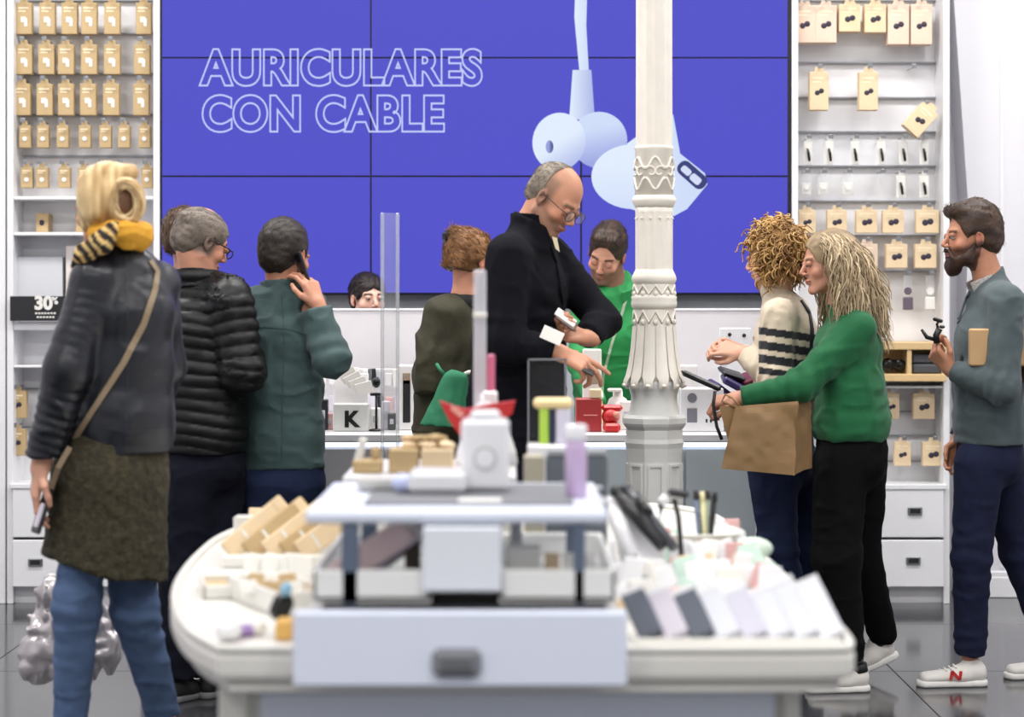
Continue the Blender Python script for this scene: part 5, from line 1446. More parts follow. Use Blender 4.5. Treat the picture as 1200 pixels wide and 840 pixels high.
# ---------------- bearded man on the right in the grey jumper
def man_right():
    Y = 7.97
    h = Head(V(1139, 278, Y), (-1, -.10, -.02), (0, 0, 1), 1.0)
    nb, ch, pe = V(1160, 332, Y), V(1166, 390, Y), V(1163, 530, Y)
    sh = [V(1180, 354, Y - .17), V(1160, 354, Y + .17)]
    a1 = [sh[0], V(1175, 455, Y - .23), V(1114, 433, Y - .10)]
    a2 = [sh[1], V(1150, 445, Y + .24), V(1124, 514, Y + .12)]
    l1 = [V(1148, 545, Y - .08), V(1139, 650, Y - .08), V(1137, 768, Y - .06)]
    l2 = [V(1172, 545, Y + .08), V(1196, 650, Y + .1), V(1238, 768, Y + .1)]
    B = SDF(); add_head(B, h); core(B, nb, ch, pe, sh, (a1, a2), (l1, l2), h)
    add_hand(B, a1[2], (-.62, .05, .62), (.35, .55, .75), -1, (.75, 1.0, 1.1, 1.2), .9, .98)
    add_hand(B, a2[2], (-.35, -.1, -1), (.3, -.9, 0), 1, (.5, .5, .6, .6), .6, .95)
    sc = lambda x, y, z: np.clip((z - .045) / .01, 0, 1) * 0
    o = person(B, 'bearded man in grey jumper and dark jeans holding a small black gadget', V(1160, 800, Y) * [1, 1, 0], skin_color(h, (190, 134, 106), stubble=(70, 48, 38), stub_amt=.9))
    add_eyes(h, o, .2, mat('eyelid_tan', (164, 112, 88), .5), (70, 48, 36))
    short_hair(h, o, (44, 32, 26), (82, 62, 48), .026, .006, face=((0, .114, -.022), (.092, .082, .108)), fz=dict(n=1500, L=.03, comb=up_back, r=.0011, lift=.3), quiff=[((-.03, .05, .10), (.03, .05, .10), .028), ((-.03, .078, .096), (.03, .078, .096), .020), ((0, -.02, .112), (0, -.06, .09), .03)])
    beard_mesh(h, o, (40, 27, 22), (70, 46, 34), .012)
    mj = mat('grey_jumper', (72, 84, 87), .9, var=.06, vscale=30, bump=.3, bscale=240, sheen=.12)
    wd = (0.06, 1, 0)
    garment('jumper', mj, o, [(V(1166, 352, Y), .155, .08), (V(1160, 395, Y), .185, .122), (V(1158, 450, Y), .175, .125), (V(1160, 490, Y), .165, .130), (V(1160, 519, Y), .165, .130)], wd,
            (a1, a2), (.068, .058, .040), disp=fold_fn(.006, joints=[(a1[1], a1[2] - a1[1], .1, 150), (V(1150, 500, Y), (0, 0, 1), .1, 120)]), shoulders=(V(1174, 352, Y - .13), V(1162, 352, Y + .13), .062), neck=(V(1160, 352, Y), V(1158, 322, Y), .085, .064), neckcut=(V(1152, 328, Y), np.array([-.75, 0, 1]), .14))
    collar(o, mat('check_collar', (176, 170, 168), .8, var=.35, vscale=160), V(1153, 337, Y), (-.42, 0, 1), .060, .042, .006, 'shirt_collar', (-1, 0, -.1), 1.0)
    jm = [c for c in o.children if c.name.startswith('jumper')][0]
    drape(jm, [(1137, 342), (1129, 358), (1124, 378)], .018, .005, 'placket', mat('placket_grey', (64, 76, 82), .8), o)
    sf = surf(jm)
    for a, b in ((1135, 348), (1129, 360), (1125, 374)):
        p_, n_ = sf(a, b, .006)
        if p_ is not None: MB().ball(p_, .005, 8, 6).build('button', M_dark, o)
    jt = mat('dark_jeans', (27, 32, 56), .88, spec=.2, var=.14, vscale=12, bump=.3, bscale=260)
    tr = trousers(o, jt, V(1160, 535, Y), .155, .125, wd, (l1, l2), ((.095, .072, .058), (.095, .072, .056)), disp=fold_fn(.005, joints=[(l1[1], (0, 0, 1), .12, 90), (l2[1], (0, 0, 1), .12, 90), (l1[2], (0, 0, 1), .1, 130), (l2[2], (0, 0, 1), .1, 130)]))
    red = mat('emblem_red', (196, 44, 44), .5)
    for L in (l1, l2):
        s_, W, R = add_shoe(o, L[2] + np.array([.015, 0, 0]), (-1, -.06, 0), M_shoew, M_sole, L=.295)
        n = MB(); pts = [(.0405, .155, .03), (.0405, .150, .062), (.0405, .122, .03), (.0405, .117, .062)]
        sd = -1 if (R[:, 0] @ np.array([0, -1, 0])) < 0 else 1
        P_ = [W(sd * (x + .003), y, z) for x, y, z in pts]
        n.ribbon(P_[:2], [R[:, 0] * sd] * 2, .010, .006).ribbon([P_[1], P_[2]], [R[:, 0] * sd] * 2, .011, .006).ribbon(P_[2:], [R[:, 0] * sd] * 2, .010, .006)
        n.build('emblem', red, s_)
        for q in range(5): MB().tube([W(-.026, .13 + q * .017, .072 - q * .006), W(0, .135 + q * .017, .080 - q * .006), W(.026, .13 + q * .017, .072 - q * .006)], .003, 6).build('lace', M_sole, s_)
    # gadget in the hand and kraft box under the arm
    g = thing('tripod_gadget', 'small black folding gadget held up in the bearded man\'s hand', 'gadget', V(1095, 392, Y - .1))
    c = lambda a, b, dy=0: V(a, b, Y - .12 + dy)
    MB().tube([c(1098, 402), c(1097, 393), c(1101, 385)], .012, 8).build('gadget_body', M_black, g)
    MB().tube([c(1096, 398), c(1086, 395), c(1080, 386)], [.007, .008, .005], 8).build('lower_arm', M_black, g)
    MB().tube([c(1100, 388), c(1098, 380), c(1100, 376)], .005, 8).build('upper_stem', M_black, g)
    MB().bx(c(1099, 375), (.036, .016, .014), .004, (0, .3, 0)).build('clamp', M_black, g)
    MB().bx(c(1104, 383), (.02, .014, .012), .004).build('knob', M_dark, g)
    kb = thing('kraft_parcel', 'kraft cardboard parcel tucked under the bearded man\'s arm', 'box', V(1165, 405, Y - .155))
    MB().box(GX(1124, Y), GX(1232, Y), Y - .20, Y - .155, GZ(427, Y), GZ(384, Y), .006).build('parcel_body', mat('parcel_kraft', (196, 160, 116), .7, var=.06), kb)
    MB().box(GX(1190, Y), GX(1240, Y), Y - .15, Y - .10, GZ(447, Y), GZ(376, Y), .006).build('parcel_flap', mat('parcel_kraft', (196, 160, 116), .7, var=.06), kb)
man_right()

# ---------------- blonde woman in the green sweatshirt
def woman_green():
    Y = 7.80; k = Y / F
    h = Head(V(971, 308, Y), (-1, -.10, -.12), (0, 0, 1), .95)
    nb, ch, pe = V(988, 356, Y), V(998, 410, Y), V(998, 530, Y)
    sh = [V(1006, 384, Y - .13), V(992, 382, Y + .14)]
    a1 = [sh[0], V(940, 451, Y - .16), V(864, 467, Y - .14)]
    a2 = [sh[1], V(945, 448, Y + .12), V(892, 466, Y - .02)]
    l1 = [V(985, 545, Y - .05), V(980, 655, Y - .06), V(992, 772, Y)]
    l2 = [V(1008, 545, Y + .07), V(1008, 655, Y + .16), V(1036, 748, Y + .28)]
    B = SDF(); add_head(B, h, True); core(B, nb, ch, pe, sh, (a1, a2), (l1, l2), h, neck_r=.046)
    B.cap(l2[1], l2[2], .035, .033, .02)
    add_hand(B, a1[2], (-1, .05, -.12), (0, .35, -.9), 1, (.9, 1.0, 1.05, 1.1), .8, .95)
    add_hand(B, a2[2], (-1, -.1, -.15), (0, .1, -.9), -1, (.9, 1.0, 1.0, 1.0), .8, .9)
    o = person(B, 'woman with long wavy blonde hair and green sweatshirt reaching out with a paper bag', V(1000, 812, Y) * [1, 1, 0], skin_color(h, (202, 148, 124), brow=(110, 84, 60)))
    add_eyes(h, o, .4, mat('eyelid_rose', (176, 124, 102), .5))
    mg = mat('green_sweatshirt', (12, 94, 52), .85, var=.06, vscale=18, bump=.25, bscale=200, sheen=.12)
    wd = (.22, 1, 0)
    garment('sweatshirt', mg, o, [(V(996, 378, Y), .13, .075), (V(994, 405, Y), .165, .118), (V(997, 455, Y), .155, .118), (V(997, 495, Y), .155, .135), (V(997, 515, Y), .145, .122)], wd,
            (a1, a2), (.066, .056, .038), disp=fold_fn(.007, joints=[(a1[1], a1[2] - a1[1], .12, 130), (V(1000, 500, Y), (0, 0, 1), .14, 110)], jamp=.005), shoulders=(V(1000, 384, Y - .1), V(992, 382, Y + .11), .055), neck=(V(994, 375, Y), V(985, 350, Y), .065, .056), neckcut=(V(984, 352, Y), (-.3, 0, 1), .1))
    d = nrm(a1[2] - a1[1]); MB().tube([a1[2] - d * .055, a1[2] - d * .018], .0405, 20).build('cuff', mg, o)
    trousers(o, M_blackt, V(998, 535, Y), .145, .132, wd, (l1, l2), ((.10, .088, .068), (.10, .076, .052)), disp=fold_fn(.005, joints=[(l1[2], (0, 0, 1), .12, 80)]))
    dk = M_soled
    s_, W, R = add_shoe(o, V(1004, 772, Y), (-1, -.1, 0), M_shoew, M_sole, L=.27); sock(o, V(1000, 774, Y), M_black, .038, .02)
    s2, W2, R2 = add_shoe(o, V(1040, 748, Y + .28), (-1, -.05, 0), M_shoew, M_sole, L=.27, pitch=.42, floor=.0); 
    MB().tube([W(0, .05, .07), W(0, .055, .10)], .037, 14).build('shoe_lining', dk, s_); MB().tube([W2(0, .05, .07), W2(0, .055, .10)], .037, 14).build('shoe_lining', dk, s2)
    # long wavy hair: cap plus locks
    short_hair(h, o, (112, 92, 68), (170, 148, 114), .012, .010, name='hair', extra=lambda B, h: (B.ell(h.w(0, -.075, -.04), (.075, .06, .13), h.R, .03),), nape=-.14, face=((0, .118, -.03), (.085, .075, .115)))
    rs = np.random.RandomState(4); paths = []; cols = []; K = 900; m_ = 24
    base, hi = np.array(lin((112, 92, 68))), np.array(lin((218, 196, 160)))
    t = np.linspace(0, 1, m_); clump = rs.uniform(0, 6.28, 60); cfr = rs.uniform(11, 17, 60); cam_ = rs.uniform(.006, .014, 60)
    for i in range(K):
        th = rs.uniform(-1.0, 1.0) * 2.0; el = rs.uniform(.15, 1.25); g_ = int((th + 2.0) / 4.0 * 59.9)
        side = math.sin(th); back = max(math.cos(th), -.4)
        a0 = h.w(side * .080 * math.cos(el * .8), .006 - back * .098 * math.cos(el * .8), .045 + .076 * math.sin(el))
        L = rs.uniform(.20, .40)
        out = (1 - np.exp(-t * 4.0))[:, None]
        ex = np.array([.012 + max(back, 0) * .045 + rs.normal(0, .012) + (.02 if back < .3 else 0), rs.normal(0, .010), 0.0]); sdv = h.R[:, 0] * side * .062
        P = a0 + out * (ex + sdv) + np.array([.085, 0, 0]) * (t ** 1.5)[:, None] * (.35 + max(back, 0) * .75) + np.array([0, 0, -1.0]) * (t ** 1.2 * L)[:, None]
        mn = np.minimum(t * 4, 1)[:, None]; am = cam_[g_]
        P = P + np.sin(t * cfr[g_] + clump[g_] + rs.normal(0, .4))[:, None] * am * mn * np.array([1, .3, 0]) + np.cos(t * cfr[g_] + clump[g_] + rs.normal(0, .4))[:, None] * am * mn * np.array([.2, 1, .2])
        paths.append(P); u = np.clip(rs.normal(.55, .25), 0, 1) * (.55 if el > 1.0 and rs.rand() < .5 else 1); cols.append(base * (1 - u) + hi * u)
    tubes_mesh('hair_locks', paths, rs.uniform(.0014, .0034, K), M_hair, o, cols, 4)
woman_green()

# ---------------- kraft carrier bag in her hand
def paper_bag():
    Y = 7.60; r = thing('paper_bag', 'large kraft paper carrier bag held in front of the curly-haired woman', 'bag', V(895, 556, Y))
    mk = mat('bag_kraft', (138, 108, 70), .65, var=.12, vscale=7, bump=.25, bscale=14)
    p = {}
    def q(a, b, dy): return V(a, b, Y + dy)
    c = [q(862, 476, -.07), q(934, 470, -.07), q(950, 470, .07), q(872, 474, .07), q(845, 549, -.09), q(932, 557, -.09), q(952, 548, .09), q(858, 546, .09)]
    vs = []; fs = []; N = 24; rs = np.random.RandomState(2)
    loop = [(0, 1, 30), (1, 2, 10), (2, 3, 30), (3, 0, 10)]
    ring = []
    for j in range(N + 1):
        t = j / N; row = []
        for (a, b, n) in loop:
            for i in range(n):
                u = i / n
                if n == 10: bulge = -.03 * math.sin(u * math.pi) * (1 - t * .6)
                else: bulge = .012 * math.sin(u * math.pi) * math.sin(t * math.pi)
                top = c[a] * (1 - u) + c[b] * u; bot = c[a + 4] * (1 - u) + c[b + 4] * u
                P = top * (1 - t) + bot * t; mid = (c[0] + c[2]) / 2; nv = nrm((P - mid) * [1, 1, 0])
                nn = np.cross(c[b] - c[a], [0, 0, 1]); nn = nrm(nn) ; 
                if np.dot(nn, P - mid) < 0: nn = -nn
                P = P + nn * (bulge + .007 * float(vnoise(P[None, :] * 1.0, (11, 11, 16))[0]) + .003 * float(vnoise(P[None, :] + 3.0, (30, 30, 34))[0]))
                row.append(P)
        ring.append(row)
    n = len(ring[0])
    for row in ring: vs += row
    for j in range(N):
        for i in range(n): fs.append((j * n + i, j * n + (i + 1) % n, (j + 1) * n + (i + 1) % n, (j + 1) * n + i))
    fs.append(tuple(N * n + i for i in range(n)))
    mb = MB(); mb.add(vs, fs); mb.build('bag_body', mk, r)
    b2 = MB(); b2.prism([(GX(a, Y), GZ(b, Y)) for a, b in ((842, 476), (864, 474), (862, 500), (852, 514))], Y - .03, Y - .02, 'y').build('folded_flap', mk, r)
    for dy in (-.05, .05): MB().tube([q(868, 477, dy), q(858, 466, dy), q(850, 462, dy * .3), q(846, 470, dy * .3), q(868, 480, dy)], .004, 6).build('handle', mat('twine', (150, 118, 80), .8), r)
    g = thing('card_reader', 'long black handset held out by the green sleeved woman over the counter', 'handset', V(822, 446, Y))
    MB().bx(V(822, 446, Y + .02), (.15, .045, .022), .008, (0, .42, 0)).build('handset_body', M_black, g)
    MB().bx(V(806, 438, Y + .012), (.05, .04, .008), .003, (0, .42, 0)).build('handset_head', M_dark, g)
    MB().tube([V(838, 458, Y), V(836, 475, Y), V(840, 500, Y), V(846, 515, Y)], .006, 8).build('cord', M_dark, g)
paper_bag()

# ---------------- curly-haired woman in the striped sweater
def woman_curly():
    Y = 8.02; k = Y / F
    h = Head(V(905, 300, Y), (-.85, .42, -.18), (0, 0, 1), .95)
    nb, ch, pe = V(912, 345, Y), V(924, 390, Y), V(918, 525, Y)
    sh = [V(912, 370, Y - .14), V(930, 368, Y + .15)]
    a1 = [sh[0], V(909, 443, Y - .17), V(871, 414, Y - .04)]
    a2 = [sh[1], V(905, 440, Y + .2), V(868, 412, Y + .06)]
    l1 = [V(905, 545, Y - .06), V(912, 640, Y - .06), V(945, 780, Y)]
    l2 = [V(935, 545, Y + .07), V(938, 640, Y + .09), V(952, 780, Y + .1)]
    B = SDF(); add_head(B, h, True); core(B, nb, ch, pe, sh, (a1, a2), (l1, l2), h, neck_r=.045)
    add_hand(B, a1[2], (-.9, .2, .25), (.1, .6, -.5), 1, (.5, .6, .7, .8), .8, .92)
    add_hand(B, a2[2], (-.9, -.1, .3), (.1, -.6, -.4), -1, (.5, .6, .6, .7), .6, .92)
    o = person(B, 'woman with short curly golden hair and cream sweater with black arm stripes', V(920, 800, Y) * [1, 1, 0], skin_color(h, (216, 166, 142)))
    add_eyes(h, o, .4, mat('eyelid_rose', (176, 124, 102), .5))
    cream, blk = np.array(lin((206, 192, 170))), np.array(lin((26, 26, 32)))
    def col(P):
        px = P[:, 0] * F / P[:, 1] + 600; py = 345 - (P[:, 2] - CAMZ) * F / P[:, 1]
        py = py - (px - 905) * .14
        st = np.zeros(len(P), bool)
        for a, b in ((385, 394), (401, 411), (417, 427), (432, 440)): st |= (py > a) & (py < b)
        st &= (px > 889)
        st &= ~((np.abs(P[:, 1] - a1[1][1]) > .5))
        return np.where(st[:, None], blk, cream)
    ms = mat('striped_knit', (206, 192, 170), .9, attr=True, var=.05, vscale=40, bump=.35, bscale=200, sheen=.12)
    wd = (.5, .85, 0)
    garment('sweater', ms, o, [(V(922, 368, Y), .13, .08), (V(922, 395, Y), .155, .11), (V(922, 450, Y), .145, .11), (V(918, 500, Y), .15, .125)], wd, (a1, a2), (.066, .062, .036), disp=fold_fn(.006, joints=[(a1[1], a1[2] - a1[1], .1, 140)]), col=col,
            shoulders=(V(916, 370, Y - .1), V(928, 368, Y + .11), .055), neck=(V(914, 362, Y), V(909, 335, Y), .062, .055), neckcut=(V(909, 336, Y), (0, 0, 1), .12), vox=.0045)
    cl = SDF(); cl.cap(V(912, 352, Y), V(909, 332, Y), .058, .056, .01); cl.cut(V(909, 332, Y), (0, 0, 1), .1); cl.mesh('turtleneck', .006, fold_fn(.002), ms, o, lambda P: np.tile(cream, (len(P), 1)))
    trousers(o, M_jeand, V(916, 540, Y), .14, .12, wd, (l1, l2), ((.095, .07, .05), (.095, .07, .05)), disp=fold_fn(.004, joints=[(l1[1], (0, 0, 1), .1, 100)]))
    for L in (l1, l2): add_shoe(o, L[2], (-1, .1, 0), M_shoew, M_sole, L=.25)
    sw = [c for c in o.children if c.name.startswith('sweater')][0]
    drape(sw, [(938, 352), (948, 366), (951, 385), (950, 410), (944, 440)], .020, .005, 'shoulder_strap', mat('strap_navy', (34, 36, 48), .7), o)
    short_hair(h, o, (110, 78, 44), (176, 136, 84), .016, .016, name='hair', nape=-.115)
    rs = np.random.RandomState(9); K = 680; m_ = 18; t = np.linspace(0, 1, m_); paths = []; cols = []
    base, hi = np.array(lin((120, 82, 44))), np.array(lin((214, 174, 112)))
    for i in range(K):
        th = rs.uniform(-2.5, 2.5); el = rs.uniform(-1.0, 1.45)
        dl = np.array([math.sin(th) * math.cos(el), -math.cos(th) * math.cos(el), math.sin(el)])
        if dl[1] > .35 and dl[2] < .45: continue
        a0 = h.w(*(dl * np.array([.078, .095, .085]) + np.array([0, -.016, .03])))
        od = h.R @ dl; L = rs.uniform(.045, .095); dn = np.array([0, 0, -1.0])
        ax = nrm(od * 1.0 + dn * rs.uniform(.3, 1.1) + rs.normal(0, .25, 3)); e1 = nrm(np.cross(ax, [.3, .2, 1])); e2 = np.cross(ax, e1)
        ph = rs.uniform(0, 6.28); fr = rs.uniform(10, 17); am = rs.uniform(.006, .012)
        P = a0 + (t * L)[:, None] * ax + (np.cos(t * fr + ph) * am)[:, None] * e1 + (np.sin(t * fr + ph) * am)[:, None] * e2 + dn * (t ** 2 * .03)[:, None]
        paths.append(P); u = rs.rand(); cols.append(base * (1 - u) + hi * u)
    tubes_mesh('hair_curls', paths, rs.uniform(.0028, .0048, len(paths)), M_hair, o, cols, 5)
woman_curly()

# ---------------- tall man in the navy coat
def man_coat():
    Y = 7.3
    h = Head(V(650, 233, Y), (.64, -.46, -.60), (.32, -.10, .95), 1.0)
    nb, ch, pe = V(622, 268, Y + .03), V(612, 320, Y), V(606, 520, Y)
    sh = [V(596, 303, Y - .16), V(645, 300, Y + .14)]
    a1 = [sh[0], V(589, 402, Y - .25), V(655, 413, Y - .26)]
    a2 = [sh[1], V(706, 376, Y + .07), V(686, 396, Y - .10)]
    l1 = [V(600, 540, Y - .08), V(602, 680, Y - .1), V(598, 812, Y - .08)]
    l2 = [V(618, 540, Y + .08), V(622, 680, Y + .08), V(616, 812, Y + .1)]
    B = SDF(); add_head(B, h); core(B, nb, ch, pe, sh, (a1, a2), (l1, l2), h, neck_r=.056)
    add_hand(B, a1[2], (.90, -.02, -.42), (-.3, .6, -.7), 1, (.10, .35, .6, .8), .7, 1.05, spread=.0)
    add_hand(B, a2[2], (-.85, -.4, .15), (.1, -.5, .8), 1, (.9, 1.0, 1.05, 1.1), .7, 1.02)
    gr = lambda x, y, z: np.clip((.036 - y) / .02, 0, 1) * np.clip((z + .03) / .02, 0, 1) * np.clip(1.0 - np.clip((z - .062) / .025, 0, 1) * np.clip((y + .075) / .03, 0, 1), 0.25, 1) * (np.abs(x) > .0) * ((np.abs(x) > .03) | (z < .10)) * .62
    o = person(B, 'tall balding man in a navy coat and glasses looking down at his phone', V(610, 835, Y) * [1, 1, 0], skin_color(h, (194, 140, 112), stubble=(112, 92, 78), stub_amt=.55, scalp=(104, 92, 80), scalp_fn=gr, brow=(120, 100, 84)))
    add_eyes(h, o, .9, mat('eyelid_tan', (164, 112, 88), .5))
    # glasses
    gl = MB(); fm = mat('glasses_frame', (48, 44, 46), .3)
    for q in (-1, 1):
        c = [h.w(q * .034 + .026 * math.cos(a), .108, -.002 + .020 * math.sin(a)) for a in np.linspace(0, 2 * math.pi, 17)]
        gl.tube(c, .0018, 6)
        gl.tube([h.w(q * .060, .107, .004), h.w(q * .074, .07, .006), h.w(q * .080, .0, .008), h.w(q * .079, -.012, -.004)], .0019, 6)
    gl.tube([h.w(-.009, .108, .002), h.w(0, .112, .004), h.w(.009, .108, .002)], .0018, 6)
    g = gl.build('glasses', fm, o)
    for q in (-1, 1):
        c = [h.w(q * .034 + .025 * math.cos(a), .108, -.002 + .019 * math.sin(a)) for a in np.linspace(0, 2 * math.pi, 17)[:-1]]
        MB().add(c + [p + h.R[:, 1] * .001 for p in c], [tuple(range(16)), tuple(range(16, 32))[::-1]] + [(i, (i + 1) % 16, 16 + (i + 1) % 16, 16 + i) for i in range(16)]).build('lens', sheet('lens_clear', (230, 236, 240), .12), g)
    mc = mat('navy_coat', (10, 11, 18), .9, var=.1, vscale=10, bump=.25, bscale=220, spec=.15)
    wd = (.38, 1, 0)
    garment('coat', mc, o, [(V(612, 298, Y), .165, .085), (V(612, 340, Y), .195, .135), (V(609, 400, Y), .19, .145), (V(606, 460, Y), .19, .155), (V(606, 530, Y), .20, .165)], wd, (a1, a2), ((.078, .066, .048), (.07, .058, .046)), hemcut=(0, 0, -1),
            disp=fold_fn(.007, joints=[(a1[1], a1[2] - a1[1], .12, 100), (V(650, 370, Y - .1), (.5, 0, 1), .1, 90)], jamp=.005), shoulders=(V(600, 303, Y - .12), V(640, 300, Y + .12), .066), neck=(V(618, 292, Y), V(622, 262, Y), .085, .07), neckcut=(V(628, 258, Y), (.45, -.15, 1), .13))
    collar(o, mc, V(622, 268, Y + .02), (.08, 0, 1), .062, .048, .010, 'coat_collar', (.9, -.5, -.2), 1.0, disp=fold_fn(.003))
    ct = [c for c in o.children if c.name.startswith('coat')][0]
    drape(ct, [(646, 286), (656, 320), (661, 352)], .05, .008, 'lapel', mc, o)
    short_hair(h, o, (86, 76, 66), (150, 138, 122), -.001, .003, nape=-.055, rough=.001, face=((0, .095, .055), (.13, .135, .105)), fz=dict(n=1100, L=.012, comb=back_down, r=.0008, lift=.2))
    MB().prism([(GX(a, Y), GZ(b, Y)) for a, b in ((646, 278), (652, 280), (655, 296), (650, 292))], Y - .12, Y - .112, 'y').build('shirt_collar', mat('cream_shirt', (206, 196, 166), .8), o)
    trousers(o, M_navyt, V(608, 550, Y), .16, .13, wd, (l1, l2), ((.1, .08, .065), (.1, .08, .065)), waist=V(608, 500, Y), disp=fold_fn(.005))
    for L in (l1, l2): add_shoe(o, L[2], (1, -.2, 0), M_soled, M_black, L=.3)
    p = thing('smartphone', 'pale-edged phone held flat in the navy coat man\'s far hand', 'phone', V(666, 376, Y - .16))
    MB().bx(V(664, 376, Y - .17), (.078, .07, .012), .004, (.35, .62, 0)).build('phone_body', mat('phone_brown', (112, 92, 86), .35), p)
    MB().bx(V(663, 372, Y - .165), (.078, .07, .006), .002, (.35, .62, 0)).build('phone_back', M_paper, p)
    p = thing('smartphone', 'dark phone tip in the navy coat man\'s near hand over the red box', 'phone', V(686, 433, Y - .26))
    MB().bx(V(685, 432, Y - .27), (.072, .05, .009), .004, (.3, .50, 0)).build('phone_body', M_dark, p)
    p = thing('paper_slip', 'white paper slip at the navy coat sleeve', 'paper', V(647, 393, Y - .28))
    MB().bx(V(647, 393, Y - .31), (.072, .003, .045), .001, (-.2, .42, 0)).build('slip', M_paper, p)
man_coat()

# ---------------- young employee in the green zip jacket
def man_green():
    Y = 9.22
    h = Head(V(711, 297, Y), (-.30, -.80, -.52), (.10, -.48, .88), 1.02)
    nb, ch, pe = V(722, 338, Y + .06), V(718, 380, Y + .1), V(718, 520, Y + .25)
    sh = [V(686, 350, Y + .03), V(766, 350, Y + .09)]
    a1 = [sh[0], V(682, 425, Y - .02), V(700, 478, Y - .20)]
    a2 = [sh[1], V(778, 425, Y), V(752, 478, Y - .20)]
    l1 = [V(705, 560, Y + .22), V(705, 650, Y + .2), V(705, 715, Y + .22)]
    l2 = [V(735, 560, Y + .22), V(735, 650, Y + .2), V(735, 715, Y + .22)]
    B = SDF(); add_head(B, h); core(B, nb, ch, pe, sh, (a1, a2), (l1, l2), h)
    for A, s_ in ((a1, 1), (a2, -1)): add_hand(B, A[2], (0, -.8, -.25), (0, -.1, -1), s_, (.4, .4, .4, .4), .5)
    o = person(B, 'young bearded shop assistant in a green zip jacket looking down behind the counter', V(720, 740, Y + .2) * [1, 1, 0], skin_color(h, (206, 152, 126), stubble=(84, 58, 44), stub_amt=.75, brow=(54, 38, 30)))
    add_eyes(h, o, .9, mat('eyelid_rose', (176, 124, 102), .5))
    short_hair(h, o, (34, 26, 22), (76, 56, 42), .026, .005, quiff=[((-.035, .06, .10), (.035, .06, .10), .024), ((-.03, .03, .115), (.03, .03, .115), .024)], face=((0, .118, -.02), (.078, .075, .115)), fz=dict(n=1400, L=.03, comb=up_back, r=.0011, lift=.3))
    mg = mat('green_jacket', (36, 146, 76), .7, var=.05, vscale=14, bump=.2, bscale=120, sheen=.08)
    garment('zip_jacket', mg, o, [(V(724, 350, Y + .07), .165, .08), (V(722, 385, Y + .1), .19, .12), (V(720, 440, Y + .16), .18, .12), (V(720, 530, Y + .24), .17, .12)], (1, .1, 0), (a1, a2), (.068, .058, .042), disp=fold_fn(.008, joints=[(a1[1], (0, 0, 1), .12, 100)], jamp=.005),
            shoulders=(V(690, 350, Y + .03), V(762, 350, Y + .09), .06), neck=(V(724, 350, Y + .07), V(722, 334, Y + .06), .085, .08), neckcut=(V(720, 336, Y - .0), (-.1, -.95, .75), .10))
    zj = [c for c in o.children if c.name.startswith('zip_jacket')][0]
    drape(zj, [(733, 352), (727, 372), (717, 402), (707, 440), (704, 478)], .011, .005, 'zip', mat('zip_pale', (188, 206, 180), .4, metal=.3), o)
    collar(o, mg, V(722, 346, Y + .045), (-.08, -.35, .9), .072, .05, .012, 'jacket_collar', (-.2, -1, -.3), 1.18, disp=fold_fn(.003))
    t = SDF(); t.cap(V(724, 354, Y + .05), V(724, 344, Y + .05), .060, .055, .01); t.mesh('t_shirt', .007, None, M_black, o)
    trousers(o, M_blackt, V(720, 540, Y + .24), .15, .12, (1, 0, 0), (l1, l2), ((.09, .07, .055), (.09, .07, .055)))
    for L in (l1, l2): add_shoe(o, L[2], (0, -1, 0), M_soled, M_black, vox=.009)
man_green()

# ---------------- girl whose face shows over the counter screen
def girl():
    Y = 9.55
    h = Head(V(431, 350, Y), (.42, -.90, -.02), (0, 0, 1), .95)
    nb, ch, pe = V(428, 397, Y + .02), V(428, 440, Y + .03), V(428, 560, Y + .03)
    sh = [V(392, 408, Y + .03), V(462, 408, Y)]
    a1 = [sh[0], V(384, 470, Y), V(410, 520, Y - .12)]; a2 = [sh[1], V(470, 470, Y), V(445, 520, Y - .12)]
    l1 = [V(418, 590, Y), V(418, 660, Y), V(418, 705, Y)]; l2 = [V(440, 590, Y), V(440, 660, Y), V(440, 705, Y)]
    B = SDF(); add_head(B, h, True); core(B, nb, ch, pe, sh, (a1, a2), (l1, l2), h, neck_r=.043)
    for A, s_ in ((a1, 1), (a2, -1)): add_hand(B, A[2], (0, -.8, -.2), (0, 0, -1), s_, s=.9)
    o = person(B, 'girl with dark tied-back hair peeping over the counter screen', V(428, 720, Y) * [1, 1, 0], skin_color(h, (222, 180, 160), lips=(180, 90, 90), brow=(44, 32, 28)))
    add_eyes(h, o, .2, mat('eyelid_fair', (206, 160, 140), .5), (50, 34, 28))
    short_hair(h, o, (24, 20, 22), (50, 40, 38), .008, .006, face=((0, .118, -.04), (.072, .062, .105)), fz=dict(n=900, L=.03, comb=back_down, r=.001, lift=.05), extra=lambda B, h: (B.ell(h.w(0, -.13, .05), (.035, .035, .04), h.R, .02),))
    garment('jumper', mat('dark_jumper', (40, 60, 52), .85, bump=.2), o, [(V(428, 412, Y + .02), .14, .07), (V(428, 440, Y + .02), .155, .105), (V(428, 560, Y + .02), .14, .11)], (1, 0, 0), (a1, a2), (.055, .048, .038), shoulders=(V(397, 410, Y + .03), V(458, 410, Y), .05), vox=.01)
    trousers(o, M_blackt, V(428, 580, Y), .14, .11, (1, 0, 0), (l1, l2), ((.085, .065, .05), (.085, .065, .05)), vox=.01)
    for L in (l1, l2): add_shoe(o, L[2], (0, -1, 0), M_soled, M_black, L=.24, vox=.009)
girl()

